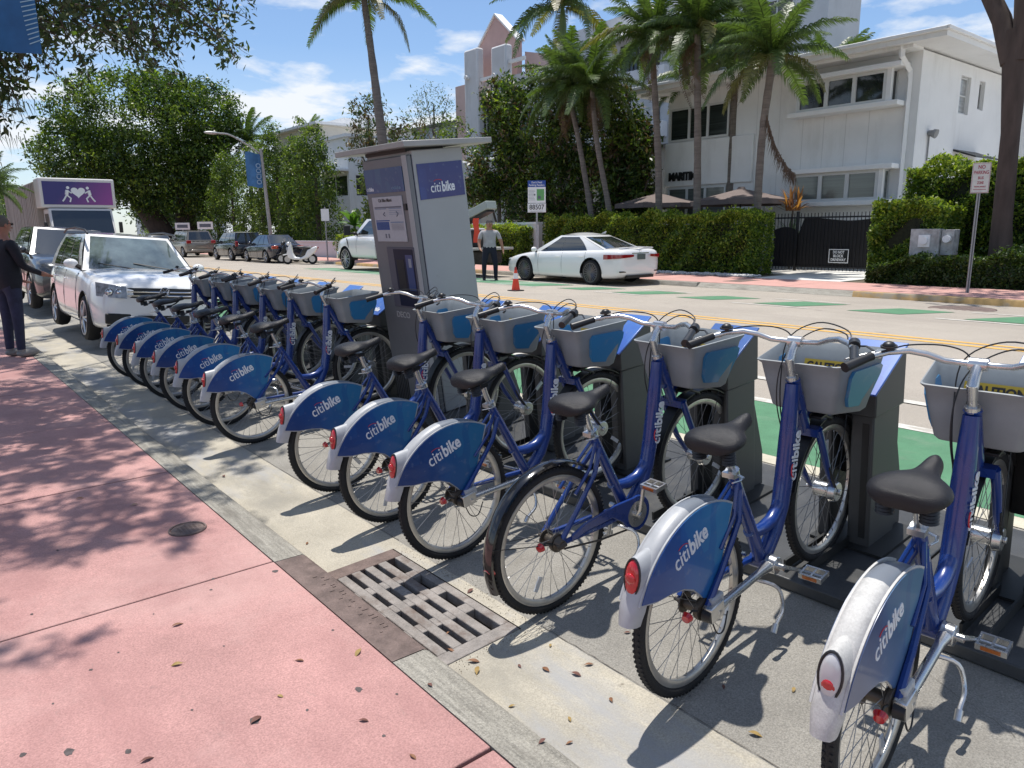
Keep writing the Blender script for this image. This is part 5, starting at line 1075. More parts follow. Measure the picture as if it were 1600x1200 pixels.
palm('palm with a slanted trunk second from the blue parking sign', [(21.5, 19.85, .29), (21.5, 20.2, 2.4), (21.5, 20.9, 5.0), (21.6, 21.3, 7.0)], [.12, .11, .10, .09], 20, dead=2, seed=11, sc_=1.0)
palm('upright palm in front of the left end of the lettered house', [(21.5, 17.7, .29), (21.5, 17.85, 4), (21.5, 18.3, 8.2)], [.14, .12, .10], 18, dead=3, seed=14)
palm('upright palm whose trunk crosses the black wall lettering', [(21.5, 16.05, .29), (21.5, 16.15, 4), (21.5, 16.35, 8.0)], [.14, .12, .10], 20, dead=4, seed=17, sc_=1.05)
p6_ = palm('leaning palm with one brown hanging frond before the white house wall', [(21.5, 13.7, .29), (21.5, 13.75, 2.4), (21.4, 13.65, 4.6), (21.4, 13.45, 6.7)], [.13, .12, .11, .12], 19, dead=0, seed=22, sc_=1.0)
mb = MB(); hp_ = catmull([(-.12, -.1, 5.0), (-.16, -.28, 4.55), (-.16, -.55, 3.9), (-.16, -.95, 3.3), (-.16, -1.25, 3.0)], 8); mb.tube(hp_, [.03 - .0007 * i for i in range(len(hp_))], 5)
for i in range(3, len(hp_)):
    for s in (-1, 1):
        for r_ in range(3):
            a = hp_[i] + Vector((0, random.uniform(-.03, .03), random.uniform(-.05, .05))); d_ = Vector((random.uniform(-.2, .2), .16 * s + random.uniform(-.1, .1), -1)).normalized(); l_ = random.uniform(.35, .6); mb.add([a + Vector((0, -.014, 0)), a + Vector((0, .014, 0)), a + d_ * l_], [(0, 1, 2)])
mb.build('dead_frond', L_palmd, p6_, smooth=False)
palm('bushy palm rising above the roof of the white house', [(34, 18.4, .3), (34, 18.4, 8.4)], [.15, .12], 14, dead=1, seed=31)
palm('palm showing above the big shade tree edge beside the street lamp', [(26.3, 70, .3), (26.3, 70, 9.8)], [.2, .15], 14, big=True, dead=0, seed=33, sc_=.8)
palm('palm behind the box truck at the edge of the picture', [(2.6, 31, .13), (2.7, 31, 3.2)], [.16, .14], 16, dead=1, seed=35, sc_=.6)
palm('small palm top showing over the roof of the cream house', [(33, 71, .3), (33, 71, 11.3)], [.15, .12], 12, dead=0, seed=37, sc_=.75)
palm('thick-headed palm between the palms and the modern block', [(26, 17.9, .3), (26, 17.9, 8.6)], [.15, .12], 16, dead=5, seed=39, sc_=1.1)
palm('shaggy palm filling the gap above the flat eave', [(27.5, 20.5, .3), (27.5, 20.5, 7.8)], [.15, .12], 16, dead=5, seed=41, sc_=1.05)
# banana plants
M_ban = leafmat('banana_leaf', (.075, .15, .035), .4)
mb = MB(); n = 8; rows = []
for i in range(n + 1):
    t = i / n; x = 1.5 * (t - .15 * t * t); z = 1.5 * (.55 * t - .5 * t * t); w_ = .26 * math.sin(PI * min(.97, .08 + t * .9)) ** .7
    rows.append([(x, -w_, z - .05), (x, 0, z + .02), (x, w_, z - .05)])
mb.rings(rows, closed=False, cap=False); BAN = mb.mesh('leaf', M_ban)
for (x, y, h, lab) in ((20.4, 38.9, 1.9, 'banana plant with broad pale leaves behind the garden wall'), (20.6, 37.2, 1.6, 'banana plant next to the round sign pole'), (20.2, 36.2, 1.3, 'short banana plant beside the pickup truck')):
    t = thing('banana_plant', lab, 'plant', (x, y, .29), group='banana plants by the far pavement'); mb = MB(); mb.tube([(0, 0, 0), (0, 0, h)], [.12, .07], 8); mb.build('stem', M_ban, t)
    for i in range(9): o = ob('leaf', BAN, t, loc=(0, 0, h - .1)); o.rotation_euler = Euler((random.uniform(-.4, .4), -R_(random.uniform(5, 60)), i * 2.4)); s = random.uniform(.7, 1.1); o.scale = (s,) * 3
# ti plant behind gate
t = thing('spiky_shrub', 'spiky orange and green shrub behind the iron gate', 'shrub', (24.4, 14.2, .29))
SPK = MB(); SPK.add([(0, -.02, 0), (0, .02, 0), (.45, .035, .3), (.8, 0, .35), (.45, -.035, .3)], [(0, 1, 2, 4), (4, 2, 3)]); sa = SPK.mesh('leaf', leafmat('orange_leaf', (.36, .16, .07))); sg_ = SPK.mesh('leaf', leafmat('pale_green_leaf', (.17, .24, .12)))
for i in range(70): o = ob('leaf', sa if i < 40 else sg_, t, loc=(random.uniform(-.15, .15), random.uniform(-.2, .2), 2.0 if i < 40 else 1.0)); o.rotation_euler = Euler((0, -R_(random.uniform(-20, 70)), random.uniform(0, 6.28)))
mb = MB(); mb.tube([(0, 0, 0), (0, 0, 2.1)], .03, 6); mb.build('stem', M_bark, t)
# forked tree at the right
ft = thing('forked_tree', 'big dark forked tree trunk standing in the low hedge at the edge of the picture', 'tree', (21.0, 6.55, .29))
mb = MB(); mb.tube([(0, 0, -.1), (0, .1, 1.5), (0, .15, 3.6), (0, .22, 5.0), (.02, .30, 5.9)], [.30, .22, .20, .26, .26], 16)
mb.tube([(0, .30, 5.2), (0, .62, 6.2), (.1, 1.15, 7.2), (.3, 1.6, 9.0)], [.24, .21, .19, .17], 14); mb.tube([(0, .14, 5.2), (0, .12, 6.1), (-.1, .2, 7.2), (-.2, 0, 9.2)], [.25, .24, .22, .18], 14)
mb.build('trunk', M_barkd, ft, ang=70)
L, k = clumps([((.2, .8, 10.5), (3.5, 3.5, 1.3)), ((-.5, -2.5, 9.8), (2.8, 2.5, 1.0))], 200, 22, .35); foliage('crown', L, .3, [L_dark, L_mid], ft)
# overhanging shade tree over the pink pavement
ov = thing('overhanging_tree', 'leafy dark branches hanging over the pink pavement from a tree outside the picture', 'tree', (-4.8, 6.5, .13))
mb = MB(); mb.tube([(0, 0, -.1), (.2, .2, 2), (.6, .6, 4.2), (1.6, 1.2, 5.6)], [.35, .30, .26, .18], 12)
def br_(pts, r0, r1): m_ = len(pts); mb.tube(catmull(pts, 4), [r0 + (r1 - r0) * i / ((m_ - 1) * 4) for i in range((m_ - 1) * 4 + 1)], 6)
TW = []
def rel(p): return Vector(p) - Vector((-4.8, 6.5, .13))
mains = [[(-3.2, 7.7, 5.6), (-1.4, 8.2, 5.7), (.4, 8.6, 5.2), (1.9, 8.8, 4.55), (3.1, 9.0, 3.95)], [(-3.2, 7.7, 5.6), (-1.5, 9.6, 6.3), (.6, 11.2, 6.2), (2.4, 12.2, 5.6), (3.6, 12.6, 5.2)], [(-3.2, 7.7, 5.6), (-1.2, 7.0, 5.8), (.6, 6.9, 5.6), (2.2, 7.2, 4.9)], [(-3.2, 7.7, 5.6), (-2.2, 9.8, 5.8), (-.6, 11.8, 5.3), (.9, 12.6, 4.2)], [(-3.2, 7.7, 5.6), (-1.6, 12, 7.0), (1, 15, 7.4), (3, 17, 7.0)]]
for p in mains: br_([rel(q) for q in p], .055, .012); TW += [q for q in catmull([Vector(q) for q in p], 10)][8:]
LP = []
rn = random.Random(5)
def spray(o_, d_, ln, nl):
    P0 = Vector(o_); D = Vector(d_).normalized(); last = P0; pts = [P0]
    for i in range(6): D = (D + Vector((rn.gauss(0, .14), rn.gauss(0, .14), -.10 + rn.gauss(0, .08)))).normalized(); last = last + D * ln / 6; pts.append(last)
    mb.tube([p - Vector((-4.8, 6.5, .13)) for p in pts], [.007 - .0009 * i for i in range(7)], 4)
    for i in range(nl):
        t = rn.uniform(.15, 1) * 6; k = min(5, int(t)); p = pts[k].lerp(pts[k + 1], t - k); LP.append(p + Vector((rn.gauss(0, .05), rn.gauss(0, .05), rn.gauss(0, .05))))
# (1) sprays in view
for i in range(400):
    yy_ = rn.uniform(7.4, 10.5); k_ = yy_ / 8.6; u_ = rn.uniform(.75, 3.15); base = (u_ * k_, yy_, 0); z = 1.72 + k_ * (2.12 + .12 * u_ - .42 * abs(math.sin(u_ * 2.4)) * rn.random() + rn.uniform(-.30, .75))
    if u_ > 2.6 and rn.random() < .45: continue
    spray((base[0], base[1], z), (rn.gauss(.2, .6), rn.gauss(0, .6), rn.uniform(-.6, .1)), rn.uniform(.3, .65), 22)
for i in range(110):
    spray((rn.uniform(.50, 1.10), rn.uniform(7.4, 9.0), rn.uniform(2.95, 4.2)), (rn.gauss(.1, .5), rn.gauss(0, .5), rn.uniform(-.8, 0)), rn.uniform(.25, .5), 24)
# (2) the canopy above the frame that shades the pavement
SP2 = len(LP)
for i in range(2300):
    xs2 = rn.uniform(-.9, 2.9); ys2 = rn.uniform(2.4, 17); z = rn.uniform(5.0, 6.3)
    if ys2 > 7.6: z = 2.6 + ys2 * .42 + rn.uniform(0, .9)
    d_ = ys2 - 2.55 - 1.45 * max(0, xs2)
    if d_ < 0 or rn.random() > min(1, .35 + d_ * .5): continue
    f_ = math.sin(xs2 * 4.3 + 1 + ys2 * .7) + math.sin(ys2 * 2.9 + xs2 * 1.8) + .7 * math.sin(ys2 * 6.1 - xs2 * 3)
    if f_ < -.65 or (ys2 > 10.5 and xs2 > 1.3 and f_ < .9): continue
    x = xs2 + z * .10; y = ys2 + z * .20
    spray((x, y, z), (rn.gauss(0, 1), rn.gauss(0, 1), rn.uniform(-.4, .2)), rn.uniform(.25, .55), 46)
mb.build('branches', M_barkd, ov, ang=70)
foliage('leaves', np.array([rel(p)[:] for p in LP]), np.where(np.arange(len(LP)) < SP2, .085, .105), [L_over, L_over, L_gry, L_mid], ov, asp=.42, up=.4, midx=rng.choice(4, len(LP), p=[.45, .35, .08, .12]))
# feathery pine at the left edge
ft2 = thing('feathery_tree', 'feathery drooping grey-green needle tree at the edge of the picture above the box truck', 'tree', (-1.0, 19, .13))
mb = MB(); mb.tube([(0, 0, 0), (.4, 0, 4), (1.2, 0, 7.5)], [.2, .15, .06], 10); PP = []
for i in range(46):
    a = (rn.uniform(1.0, 2.6), rn.uniform(-1.2, 1.2), rn.uniform(2.9, 6.2)); a = (a[0] + (a[2] - 2.9) * .25, a[1], a[2])
    br_([(a[0] - 1.4, a[1] * .5, a[2] + .7), (a[0] - .6, a[1] * .8, a[2] + .5), a, (a[0] + rn.uniform(.2, .7), a[1], a[2] - .3)], .02, .004)
    for k in range(60):
        t = rn.random(); p = Vector((a[0] - .9, a[1], a[2] + .45)).lerp(Vector((a[0] + .6, a[1], a[2] - .3)), t) + Vector((rn.gauss(0, .12), rn.gauss(0, .12), rn.gauss(0, .08))); l_ = rn.uniform(.15, .4); e = p + Vector((rn.uniform(-.05, .15), rn.gauss(0, .04), -l_)); PP.append((p, e))
mb.build('trunk', M_barkd, ft2, ang=70)
mb = MB()
for p, e in PP: s_ = Vector((.008, .004, 0)); mb.add([p - s_, p + s_, e], [(0, 1, 2)])
mb.build('needles', leafmat('needle_leaf', (.07, .085, .045), .2), ft2, smooth=False)
# blue street banner in the leaves
bn = thing('street_banner', 'blue street banner with pale diagonal stripes hanging among the leaves at the top corner', 'banner', (.96, 7.0, 3.0))
mb = MB(); nx_, nz_ = 8, 10; vs = []
for j in range(nz_ + 1):
    for i in range(nx_ + 1): u = i / nx_; v = j / nz_; vs.append((-.16 + .28 * u, .03 * math.sin(u * 5 + v * 2), .08 + .75 * v))
mb.add(vs, [(j * (nx_ + 1) + i, j * (nx_ + 1) + i + 1, (j + 1) * (nx_ + 1) + i + 1, (j + 1) * (nx_ + 1) + i) for j in range(nz_) for i in range(nx_)]); mb.build('cloth', mat('banner_blue', (.02, .11, .27), .7, var=.15, vscale=5), bn)
mb = MB()
for k in range(20): z = .14 + k * .032; mb.add([(.045 - k * .003, -.035, z), (.115, -.035, z + .035), (.115, -.035, z + .043), (.045 - k * .003, -.035, z + .008)], [(0, 1, 2, 3)])
mb.build('stripes', mat('banner_stripe', (.30, .45, .55), .7), bn)
mb = MB(); mb.cyl((-1.5, 0, .86), (.14, 0, .86), .012, n=8); mb.build('rod', B_sil, bn)
mb = MB(); mb.cyl((-1.5, 0, -2.85), (-1.5, 0, 2.6), .06, .05, n=12); mb.build('pole', B_blk, bn)
# ---------------- vehicles ----------------
C_white = mat('white_car_paint', (.80, .80, .79), .18, coat=.9, spec=.5); C_black = mat('black_car_paint', (.012, .013, .018), .16, coat=.9); C_navy = mat('dark_navy_car_paint', (.012, .014, .03), .16, coat=.9); C_tan = mat('tan_car_paint', (.21, .19, .165), .25, coat=.7, metal=.3); C_grey = mat('dark_grey_car_paint', (.05, .055, .06), .2, coat=.9, metal=.3)
C_glass = mat('car_glass', (.018, .022, .024), .04, spec=1.0, coat=.5); C_glassl = mat('windscreen_glass', (.10, .13, .13), .03, spec=1.0, coat=.8, var=.6, vscale=1.6)
C_trim = mat('car_black_trim', (.012, .012, .012), .5); C_chr = mat('chrome', (.75, .75, .76), .1, metal=1.0); C_rim = mat('alloy_rim', (.50, .50, .51), .3, metal=.85); C_rimd = mat('dark_alloy_rim', (.16, .16, .17), .3, metal=.85)
C_head = mat('headlamp_glass', (.30, .32, .34), .08, coat=1.0, var=.5, vscale=14); C_tail = mat('car_tail_lamp', (.28, .01, .012), .1, coat=1.0); C_under = mat('car_underside', (.01, .01, .01), .9)
def lerp(a, b, t): return a + (b - a) * t
def car_wheel(par, x, y, r, w, rimm, nsp=5, z=None):
    z = r if z is None else z; s = 1 if y > 0 else -1
    mb = MB(); mb.torus((0, 0, 0), r - .055, .055, n=36, m=8, rs=w / 2); mb.cyl((0, -w / 2 + .01, 0), (0, w / 2 - .01, 0), r - .07, n=30); o = mb.build('wheel', B_tyre, par, loc=(x, y, z))
    mb = MB(); yo = s * (w / 2 - .005); R0 = r - .095
    mb.torus((0, yo - s * .012, 0), R0, .014, n=36, m=6); mb.cyl((0, yo - s * .03, 0), (0, yo + s * .004, 0), .055, n=14)
    for k in range(nsp):
        for dd in ((-.10, .10) if nsp <= 10 else (0,)):
            a = 2 * PI * k / nsp + dd; a1 = 2 * PI * k / nsp + dd * 1.6; mb.tube([(.04 * math.cos(a), yo - s * .004, .04 * math.sin(a)), (R0 * math.cos(a1), yo - s * .012, R0 * math.sin(a1))], [.020, .013], 5)
    mb.build('rim', rimm, o); mb = MB(); mb.cyl((0, yo - s * .045, 0), (0, yo - s * .035, 0), R0, n=30); mb.build('brake_shadow', C_under, o)
def make_car(label, cat, L, W, st, cab, paint, loc, rz, rim=C_rim, r=.34, wx=(1.35, -1.35), roll=0.0, name='parked_car', roofm=None, glassf=None, nsp=5, group=None):
    """st: list (x, zb, zs, hwf, crown); cab: dict xa xb xc xd zs zr wb wt wins"""
    t = thing(name, label, cat, loc, group=group); t.rotation_euler = (Matrix.Rotation(rz, 4, 'Z') @ Matrix.Rotation(roll, 4, 'X')).to_euler()
    hw0 = W / 2; rings = []
    for (x, zb, zs, k, cr) in st:
        h = hw0 * k; H_ = zs - zb
        half = [(h * .55, zb), (h * .88, zb + .01), (h * .965, zb + .07), (h * .985, zb + H_ * .25), (h, zb + H_ * .50), (h * .985, zb + H_ * .74), (h * .955, zs - H_ * .10), (h * .90, zs - .01), (h * .72, zs + cr * .45), (h * .40, zs + cr * .85), (0, zs + cr)]
        rings.append([(x, y, z) for y, z in half] + [(x, -y, z) for y, z in reversed(half[:-1])])
    mb = MB(); mb.rings(rings); body = mb.build('body', paint, t, ang=50)
    ss = body.modifiers.new('s', 'SUBSURF'); ss.levels = 1; ss.render_levels = 1
    cut = MB()
    for x in wx:
        for s in (-1, 1): cut.cyl((x, s * hw0 * .62, r), (x, s * hw0 * 1.2, r), r + .055, n=32)
    co_ = cut.build('cutter', C_under, t)
    bm_ = body.modifiers.new('b', 'BOOLEAN'); bm_.object = co_; bm_.operation = 'DIFFERENCE'; bm_.solver = 'EXACT'
    bpy.context.view_layer.update(); dg = bpy.context.evaluated_depsgraph_get(); me = bpy.data.meshes.new_from_object(body.evaluated_get(dg)); body.modifiers.clear(); body.data = me
    bmm = bmesh.new(); bmm.from_mesh(me)
    for f in bmm.faces: f.smooth = True
    for e in bmm.edges: e.smooth = not (len(e.link_faces) != 2 or e.calc_face_angle(0) > R_(40))
    bmm.to_mesh(me); bmm.free(); me.materials.clear(); me.materials.append(paint); me.materials.append(C_under); bpy.data.objects.remove(co_)
    for f in me.polygons: f.material_index = 0
    mb = MB()
    for x in wx:
        for s in (-1, 1): mb.arcband((x, r), r + .052, r + .060, s * hw0 * .70, s * hw0 * .985, -5, 185, 20)
    mb.cbox((0, 0, st[0][1] + .08), (L * .86, W * .8, .14)); mb.build('wheel_housing', C_trim, t)
    for x in wx:
        for s in (-1, 1): car_wheel(t, x, s * (hw0 - .12), r, .22, rim, nsp)
    # cabin
    c = cab; bul = c.get('bul', .07)
    def F(s, q): return Vector((lerp(c['xa'], c['xb'], q) + bul * (1 - s * s) - bul, s * lerp(c['wb'], c['wt'], q), lerp(c['zs'], c['zr'], q)))
    def Bk(s, q): return Vector((lerp(c['xd'], c['xc'], q) - bul * .6 * (1 - s * s) + bul * .6, s * lerp(c['wb'], c['wt'], q), lerp(c['zs'], c['zr'], q)))
    def Sd(s, q, g): 
        a = F(g, q); b = Bk(g, q); p = a.lerp(b, s); p.y += g * .025 * math.sin(PI * q); return p
    def Rf(s, q): p = F(q, 1).lerp(Bk(q, 1), s); p.z += c.get('dome', .055) * math.sin(PI * (.04 + .92 * s)) * (1 - .8 * q * q); return p
    mb = MB()
    def patch(fn, n, m):
        vs = [fn(i / n, j / m) for i in range(n + 1) for j in range(m + 1)]; mb.add(vs, [(i * (m + 1) + j, i * (m + 1) + j + 1, (i + 1) * (m + 1) + j + 1, (i + 1) * (m + 1) + j) for i in range(n) for j in range(m)])
    patch(lambda a, b: F(a * 2 - 1, b), 8, 4); patch(lambda a, b: Bk(a * 2 - 1, b), 8, 4); patch(lambda a, b: Sd(a, b, 1), 8, 4); patch(lambda a, b: Sd(a, b, -1), 8, 4)
    mb.build('cabin', paint, t, ang=30); mb = MB(); patch(lambda a, b: Rf(a, b * 2 - 1), 8, 8); mb.build('roof', roofm or paint, t)
    def glass(fn, a0, a1, b0, b1, nm, m, n=8, k=4, off=.006, shear=None):
        mb = MB(); vs = []
        for i in range(n + 1):
            for j in range(k + 1):
                u = lerp(a0, a1, i / n); v = lerp(b0, b1, j / k)
                if shear: u = shear(i / n, j / k)
                p = fn(u, v); e = .01; nn = (fn(u + e, v) - fn(u - e, v)).cross(fn(u, v + e) - fn(u, v - e)).normalized()
                ctr = Vector((0, 0, c['zs'] - .2)); nn = nn if nn.dot(p - ctr) > 0 else -nn; vs.append(p + nn * off)
        mb.add(vs, [(i * (k + 1) + j, i * (k + 1) + j + 1, (i + 1) * (k + 1) + j + 1, (i + 1) * (k + 1) + j) for i in range(n) for j in range(k)]); return mb.build(nm, m, t)
    glass(F, -.90, .90, .04, .93, 'windscreen', glassf or C_glass); glass(Bk, -.86, .86, .12, .90, 'rear_window', C_glass)
    for g in (1, -1):
        for (a0, a1, b0_, b1_) in c['wins']:   # base s-range and top s-range
            glass(lambda u, v: Sd(u, v, g), 0, 1, .07, .90, 'side_window', C_glass, off=.008, shear=lambda i, j: lerp(lerp(a0, a1, i), lerp(b0_, b1_, i), j))
    # door seams and handles
    def shell(x, zf, g, o=.004):
        i = max(0, min(len(st) - 2, next((k for k in range(len(st) - 1) if (st[k][0] - x) * (st[k + 1][0] - x) <= 0), 0))); a, b = st[i], st[i + 1]; u = (x - a[0]) / (b[0] - a[0]); zb, zs, k = lerp(a[1], b[1], u), lerp(a[2], b[2], u), lerp(a[3], b[3], u)
        prof = [(0, .90), (.08, .955), (.25, .985), (.5, 1.0), (.74, .985), (.9, .955), (1, .90)]; w_ = np.interp(zf, [p[0] for p in prof], [p[1] for p in prof]); return Vector((x, g * (hw0 * k * w_ + o - .006), zb + (zs - zb) * zf))
    for g in (1, -1):
        for x in c.get('seams', ()):
            mb = MB(); mb.tube([shell(x, f_, g, .004) for f_ in (.06, .2, .35, .5, .65, .8, .93)], .005, 4); mb.build('door_seam', C_trim, t)
        for x in c.get('handles', ()):
            p = shell(x, .78, g, .02); mb = MB(); mb.tube([(p.x - .09, p.y, p.z), (p.x - .07, p.y + g * .012, p.z + .004), (p.x + .07, p.y + g * .012, p.z + .004), (p.x + .09, p.y, p.z)], .013, 6); mb.build('door_handle', paint, t)
        mx_ = c['xa'] - .32; p = Vector((mx_, g * (c['wb'] + .12), c['zs'] + .09)); mb = MB(); mb.ball(p, (.075, .10, .072), 12, 8); mo = mb.build('mirror', c.get('mir', paint), t); mb = MB(); mb.tube([p, (mx_ + .04, g * (c['wb'] - .03), c['zs'] + .02)], [.03, .04], 6); mb.build('mirror_arm', C_trim, mo)
    return t, shell, body
# --- white compact SUV
st = [(2.17, .33, .74, .74, .04), (2.12, .24, .82, .84, .06), (1.95, .21, .92, .93, .07), (1.6, .20, .985, .985, .07), (1.1, .20, 1.03, 1.0, .065), (.6, .20, 1.06, 1.0, .05), (0, .20, 1.07, 1.0, .03), (-.8, .20, 1.08, 1.0, .03), (-1.5, .22, 1.08, .99, .03), (-2.0, .28, 1.05, .95, .03), (-2.16, .36, .98, .90, .03)]
cab = dict(xa=1.02, xb=.22, xc=-1.75, xd=-2.08, zs=1.04, zr=1.60, wb=.82, wt=.62, bul=.13, wins=[(.08, .34, .12, .34), (.37, .64, .37, .64), (.67, .88, .67, .86)], seams=(.80, -.22, -1.15), handles=(-.05, -1.0))
SUV, shl, bd_ = make_car('white compact SUV facing the bikes with tree shadows on its bonnet', 'car', 4.43, 1.83, st, cab, C_white, (2.90, 13.85, zr(2.9) - .02), -PI / 2, r=.345, wx=(1.30, -1.30), roll=-R_(4.6), glassf=C_glassl)
def nose(y, z, x=2.20, k=.22): return (x - k * (y / .9) ** 2 - .10 * max(0, (z - .75)) / .3, y, z)
mb = MB()
for (z, h) in ((.735, .012), (.79, .012)): mb.tube([nose(-.48 + .96 * i / 10, z + .0, 2.235) for i in range(11)], .010, 6)
gl = MB(); n = 12; vs = []
for i in range(n + 1):
    y = -.52 + 1.04 * i / n; vs += [nose(y, .69 + .02 * abs(y), 2.215), nose(y, .845 - .02 * abs(y) * .5, 2.205)]
gl.add(vs, [(2 * i, 2 * i + 2, 2 * i + 3, 2 * i + 1) for i in range(n)]); gg_ = gl.build('grille', C_trim, SUV); mb.build('grille_bar', C_chr, gg_)
for s in (-1, 1):
    mb = MB(); vs = []; m = 8
    for i in range(m + 1):
        u = i / m; y = s * (.50 + .345 * u); x0 = 2.19 - .10 * u - .32 * max(0, u - .45) ** 1.2; vs += [(x0 + .035, y, .69 + .02 * u), (x0 - .0, y, .86 + .045 * u)]
    mb.add(vs, [(2 * i, 2 * i + 2, 2 * i + 3, 2 * i + 1) for i in range(m)]); hl = mb.build('headlight', C_head, SUV)
    for yy in (.585, .71):
        mb = MB(); mb.torus((2.185 - .16 * (yy - .5), s * yy, .775), .048, .008, n=20, m=6, axis='x'); mb.ball((2.185 - .16 * (yy - .5), s * yy, .775), (.02, .04, .04), 10, 6); mb.build('lamp', C_chr, hl)
    mb = MB(); mb.cbox((2.135, s * .60, .40), (.06, .34, .15)); mb.build('lower_intake', C_trim, SUV, bev=.02)
    mb = MB(); mb.tube([(.45, s * .66, 1.60), (.3, s * .665, 1.655), (-.4, s * .67, 1.70), (-1.3, s * .66, 1.685), (-1.6, s * .655, 1.62)], .018, 6); mb.build('roof_rail', C_trim, SUV)
mb = MB(); mb.cbox((2.17, 0, .38), (.05, .72, .13)); mb.build('lower_intake', C_trim, SUV, bev=.015)
mb = MB(); mb.tube([(2.13, -.75, .30), (2.19, -.4, .285), (2.21, 0, .28), (2.19, .4, .285), (2.13, .75, .30)], .02, 6); mb.build('bumper_lip', C_trim, SUV)
mb = MB(); mb.torus((2.25, 0, .795), .062, .008, n=26, m=6, axis='x'); em = mb.build('emblem', C_chr, SUV)
mb = MB(); mb.tube([(2.252, .034, .842), (2.252, 0, .80), (2.252, -.034, .842)], .005, 4); mb.tube([(2.252, .050, .825), (2.252, .024, .748), (2.252, 0, .79), (2.252, -.024, .748), (2.252, -.050, .825)], .005, 4); mb.build('emblem_letters', C_chr, em)
mb = MB(); mb.cbox((2.235, .0, .50), (.012, .34, .10)); mb.build('bumper_plate', C_white, SUV)
mb = MB(); mb.tube([(1.02, .55, 1.075), (.86, -.1, 1.17)], .008, 4); mb.tube([(1.06, -.05, 1.075), (.86, -.6, 1.15)], .008, 4); mb.build('wiper', C_trim, SUV)
# --- dark SUV behind it
make_car('dark grey SUV parked behind the white one', 'car', 4.8, 1.92, [(2.35, .35, .85, .8, .03), (2.2, .25, 1.0, .92, .05), (1.6, .22, 1.12, .99, .05), (.8, .22, 1.17, 1.0, .04), (-.8, .22, 1.18, 1.0, .03), (-2.0, .26, 1.16, .97, .03), (-2.38, .40, 1.05, .9, .03)],
         dict(xa=1.1, xb=.3, xc=-1.9, xd=-2.25, zs=1.14, zr=1.74, wb=.86, wt=.66, wins=[(.08, .36, .12, .36), (.39, .66, .39, .66), (.69, .9, .69, .88)], seams=(.8, -.3)), C_grey, (2.98, 20.0, zr(2.98)), -PI / 2, r=.37, wx=(1.42, -1.42), roll=-R_(4.6))
# --- white sedan
st = [(2.48, .30, .56, .70, .02), (2.42, .22, .66, .82, .04), (2.2, .18, .74, .92, .05), (1.8, .17, .82, .975, .055), (1.2, .17, .90, 1.0, .05), (.7, .17, .94, 1.0, .04), (0, .17, .955, 1.0, .03), (-.8, .17, .97, 1.0, .03), (-1.4, .17, .985, 1.0, .04), (-1.9, .18, 1.0, .975, .06), (-2.25, .20, 1.0, .94, .06), (-2.42, .26, .97, .88, .05), (-2.49, .36, .86, .80, .03)]
cab = dict(xa=1.25, xb=.25, xc=-.80, xd=-2.22, zs=.89, zr=1.385, wb=.83, wt=.60, bul=.16, dome=.085, wins=[(.085, .385, .17, .375), (.388, .735, .378, .87)], seams=(.78, -.25, -1.2), handles=(-.08, -1.05))
SED, shl, bd_ = make_car('sleek white four-door sedan parked by the long hedge, seen from its rear corner', 'car', 4.97, 1.87, st, cab, C_white, (15.92, 16.22, zr(15.9)), PI / 2, r=.36, wx=(1.43, -1.43), rim=C_rimd, nsp=10)
for s in (-1, 1):
    mb = MB(); vs = []
    for i, (x, y) in enumerate(((-1.93, .925), (-2.16, .925), (-2.36, .885), (-2.49, .77), (-2.52, .60), (-2.53, .42), (-2.53, .34))): vs += [(x, s * y, .735 + .012 * i), (x, s * (y - .004), .865)]
    mb.add(vs, [(2 * i, 2 * i + 2, 2 * i + 3, 2 * i + 1) for i in range(6)]); mb.build('tail_light', C_tail, SED)
    mb = MB(); mb.ball((2.22, s * .68, .66), (.20, .14, .05), 12, 6); mb.build('headlight', C_head, SED)
    mb = MB(); mb.cbox((-2.44, s * .62, .40), (.05, .36, .035)); mb.build('bumper_vent', C_trim, SED)
mb = MB(); mb.cbox((-2.505, 0, .80), (.012, .32, .15)); mb.build('licence_plate', mat('plate_dark', (.09, .12, .11), .4), SED); mb = MB(); mb.cbox((-2.47, 0, .90), (.01, .7, .02)); mb.build('boot_trim', C_chr, SED)
mb = MB(); mb.torus((-2.46, 0, .945), .035, .006, n=16, m=5, axis='x'); mb.build('emblem', C_chr, SED); mb = MB(); mb.cbox((-2.44, 0, .26), (.1, 1.1, .08)); mb.build('diffuser', C_trim, SED)
mb = MB(); mb.prism([(-.98, 1.43), (-1.12, 1.43), (-1.16, 1.50)], -.02, .02, 'y'); mb.build('antenna', C_white, SED); mb = MB(); mb.tube([(-2.30, -.70, 1.03), (-2.40, 0, 1.06), (-2.30, .70, 1.03)], .02, 5); mb.build('boot_lip', C_white, SED)
# --- far parked cars
S1 = [(2.3, .30, .60, .75, .03), (2.15, .20, .72, .9, .04), (1.5, .18, .86, .98, .05), (.8, .18, .93, 1.0, .04), (-.8, .18, .96, 1.0, .03), (-1.7, .2, .98, .98, .04), (-2.1, .26, .96, .93, .04), (-2.3, .4, .84, .86, .03)]
o, _s, _b = make_car('dark navy sedan with orange tail lamps parked behind the scooters', 'car', 4.6, 1.8, S1, dict(xa=.95, xb=.1, xc=-1.1, xd=-1.8, zs=.93, zr=1.42, wb=.78, wt=.57, wins=[(.1, .4, .18, .4), (.42, .7, .43, .72)], seams=(.7, -.3), handles=(-.1,)), C_navy, (15.55, 39.2, .19), PI / 2, r=.33, wx=(1.35, -1.35))
for s in (-1, 1): mb = MB(); mb.cbox((-2.22, s * .68, .80), (.12, .34, .15)); mb.build('tail_light', mat('orange_tail', (.45, .06, .02), .15, coat=1.0), o, bev=.03)
mb = MB(); mb.cbox((-2.31, 0, .72), (.02, .34, .15)); mb.build('licence_plate', W_tr, o)
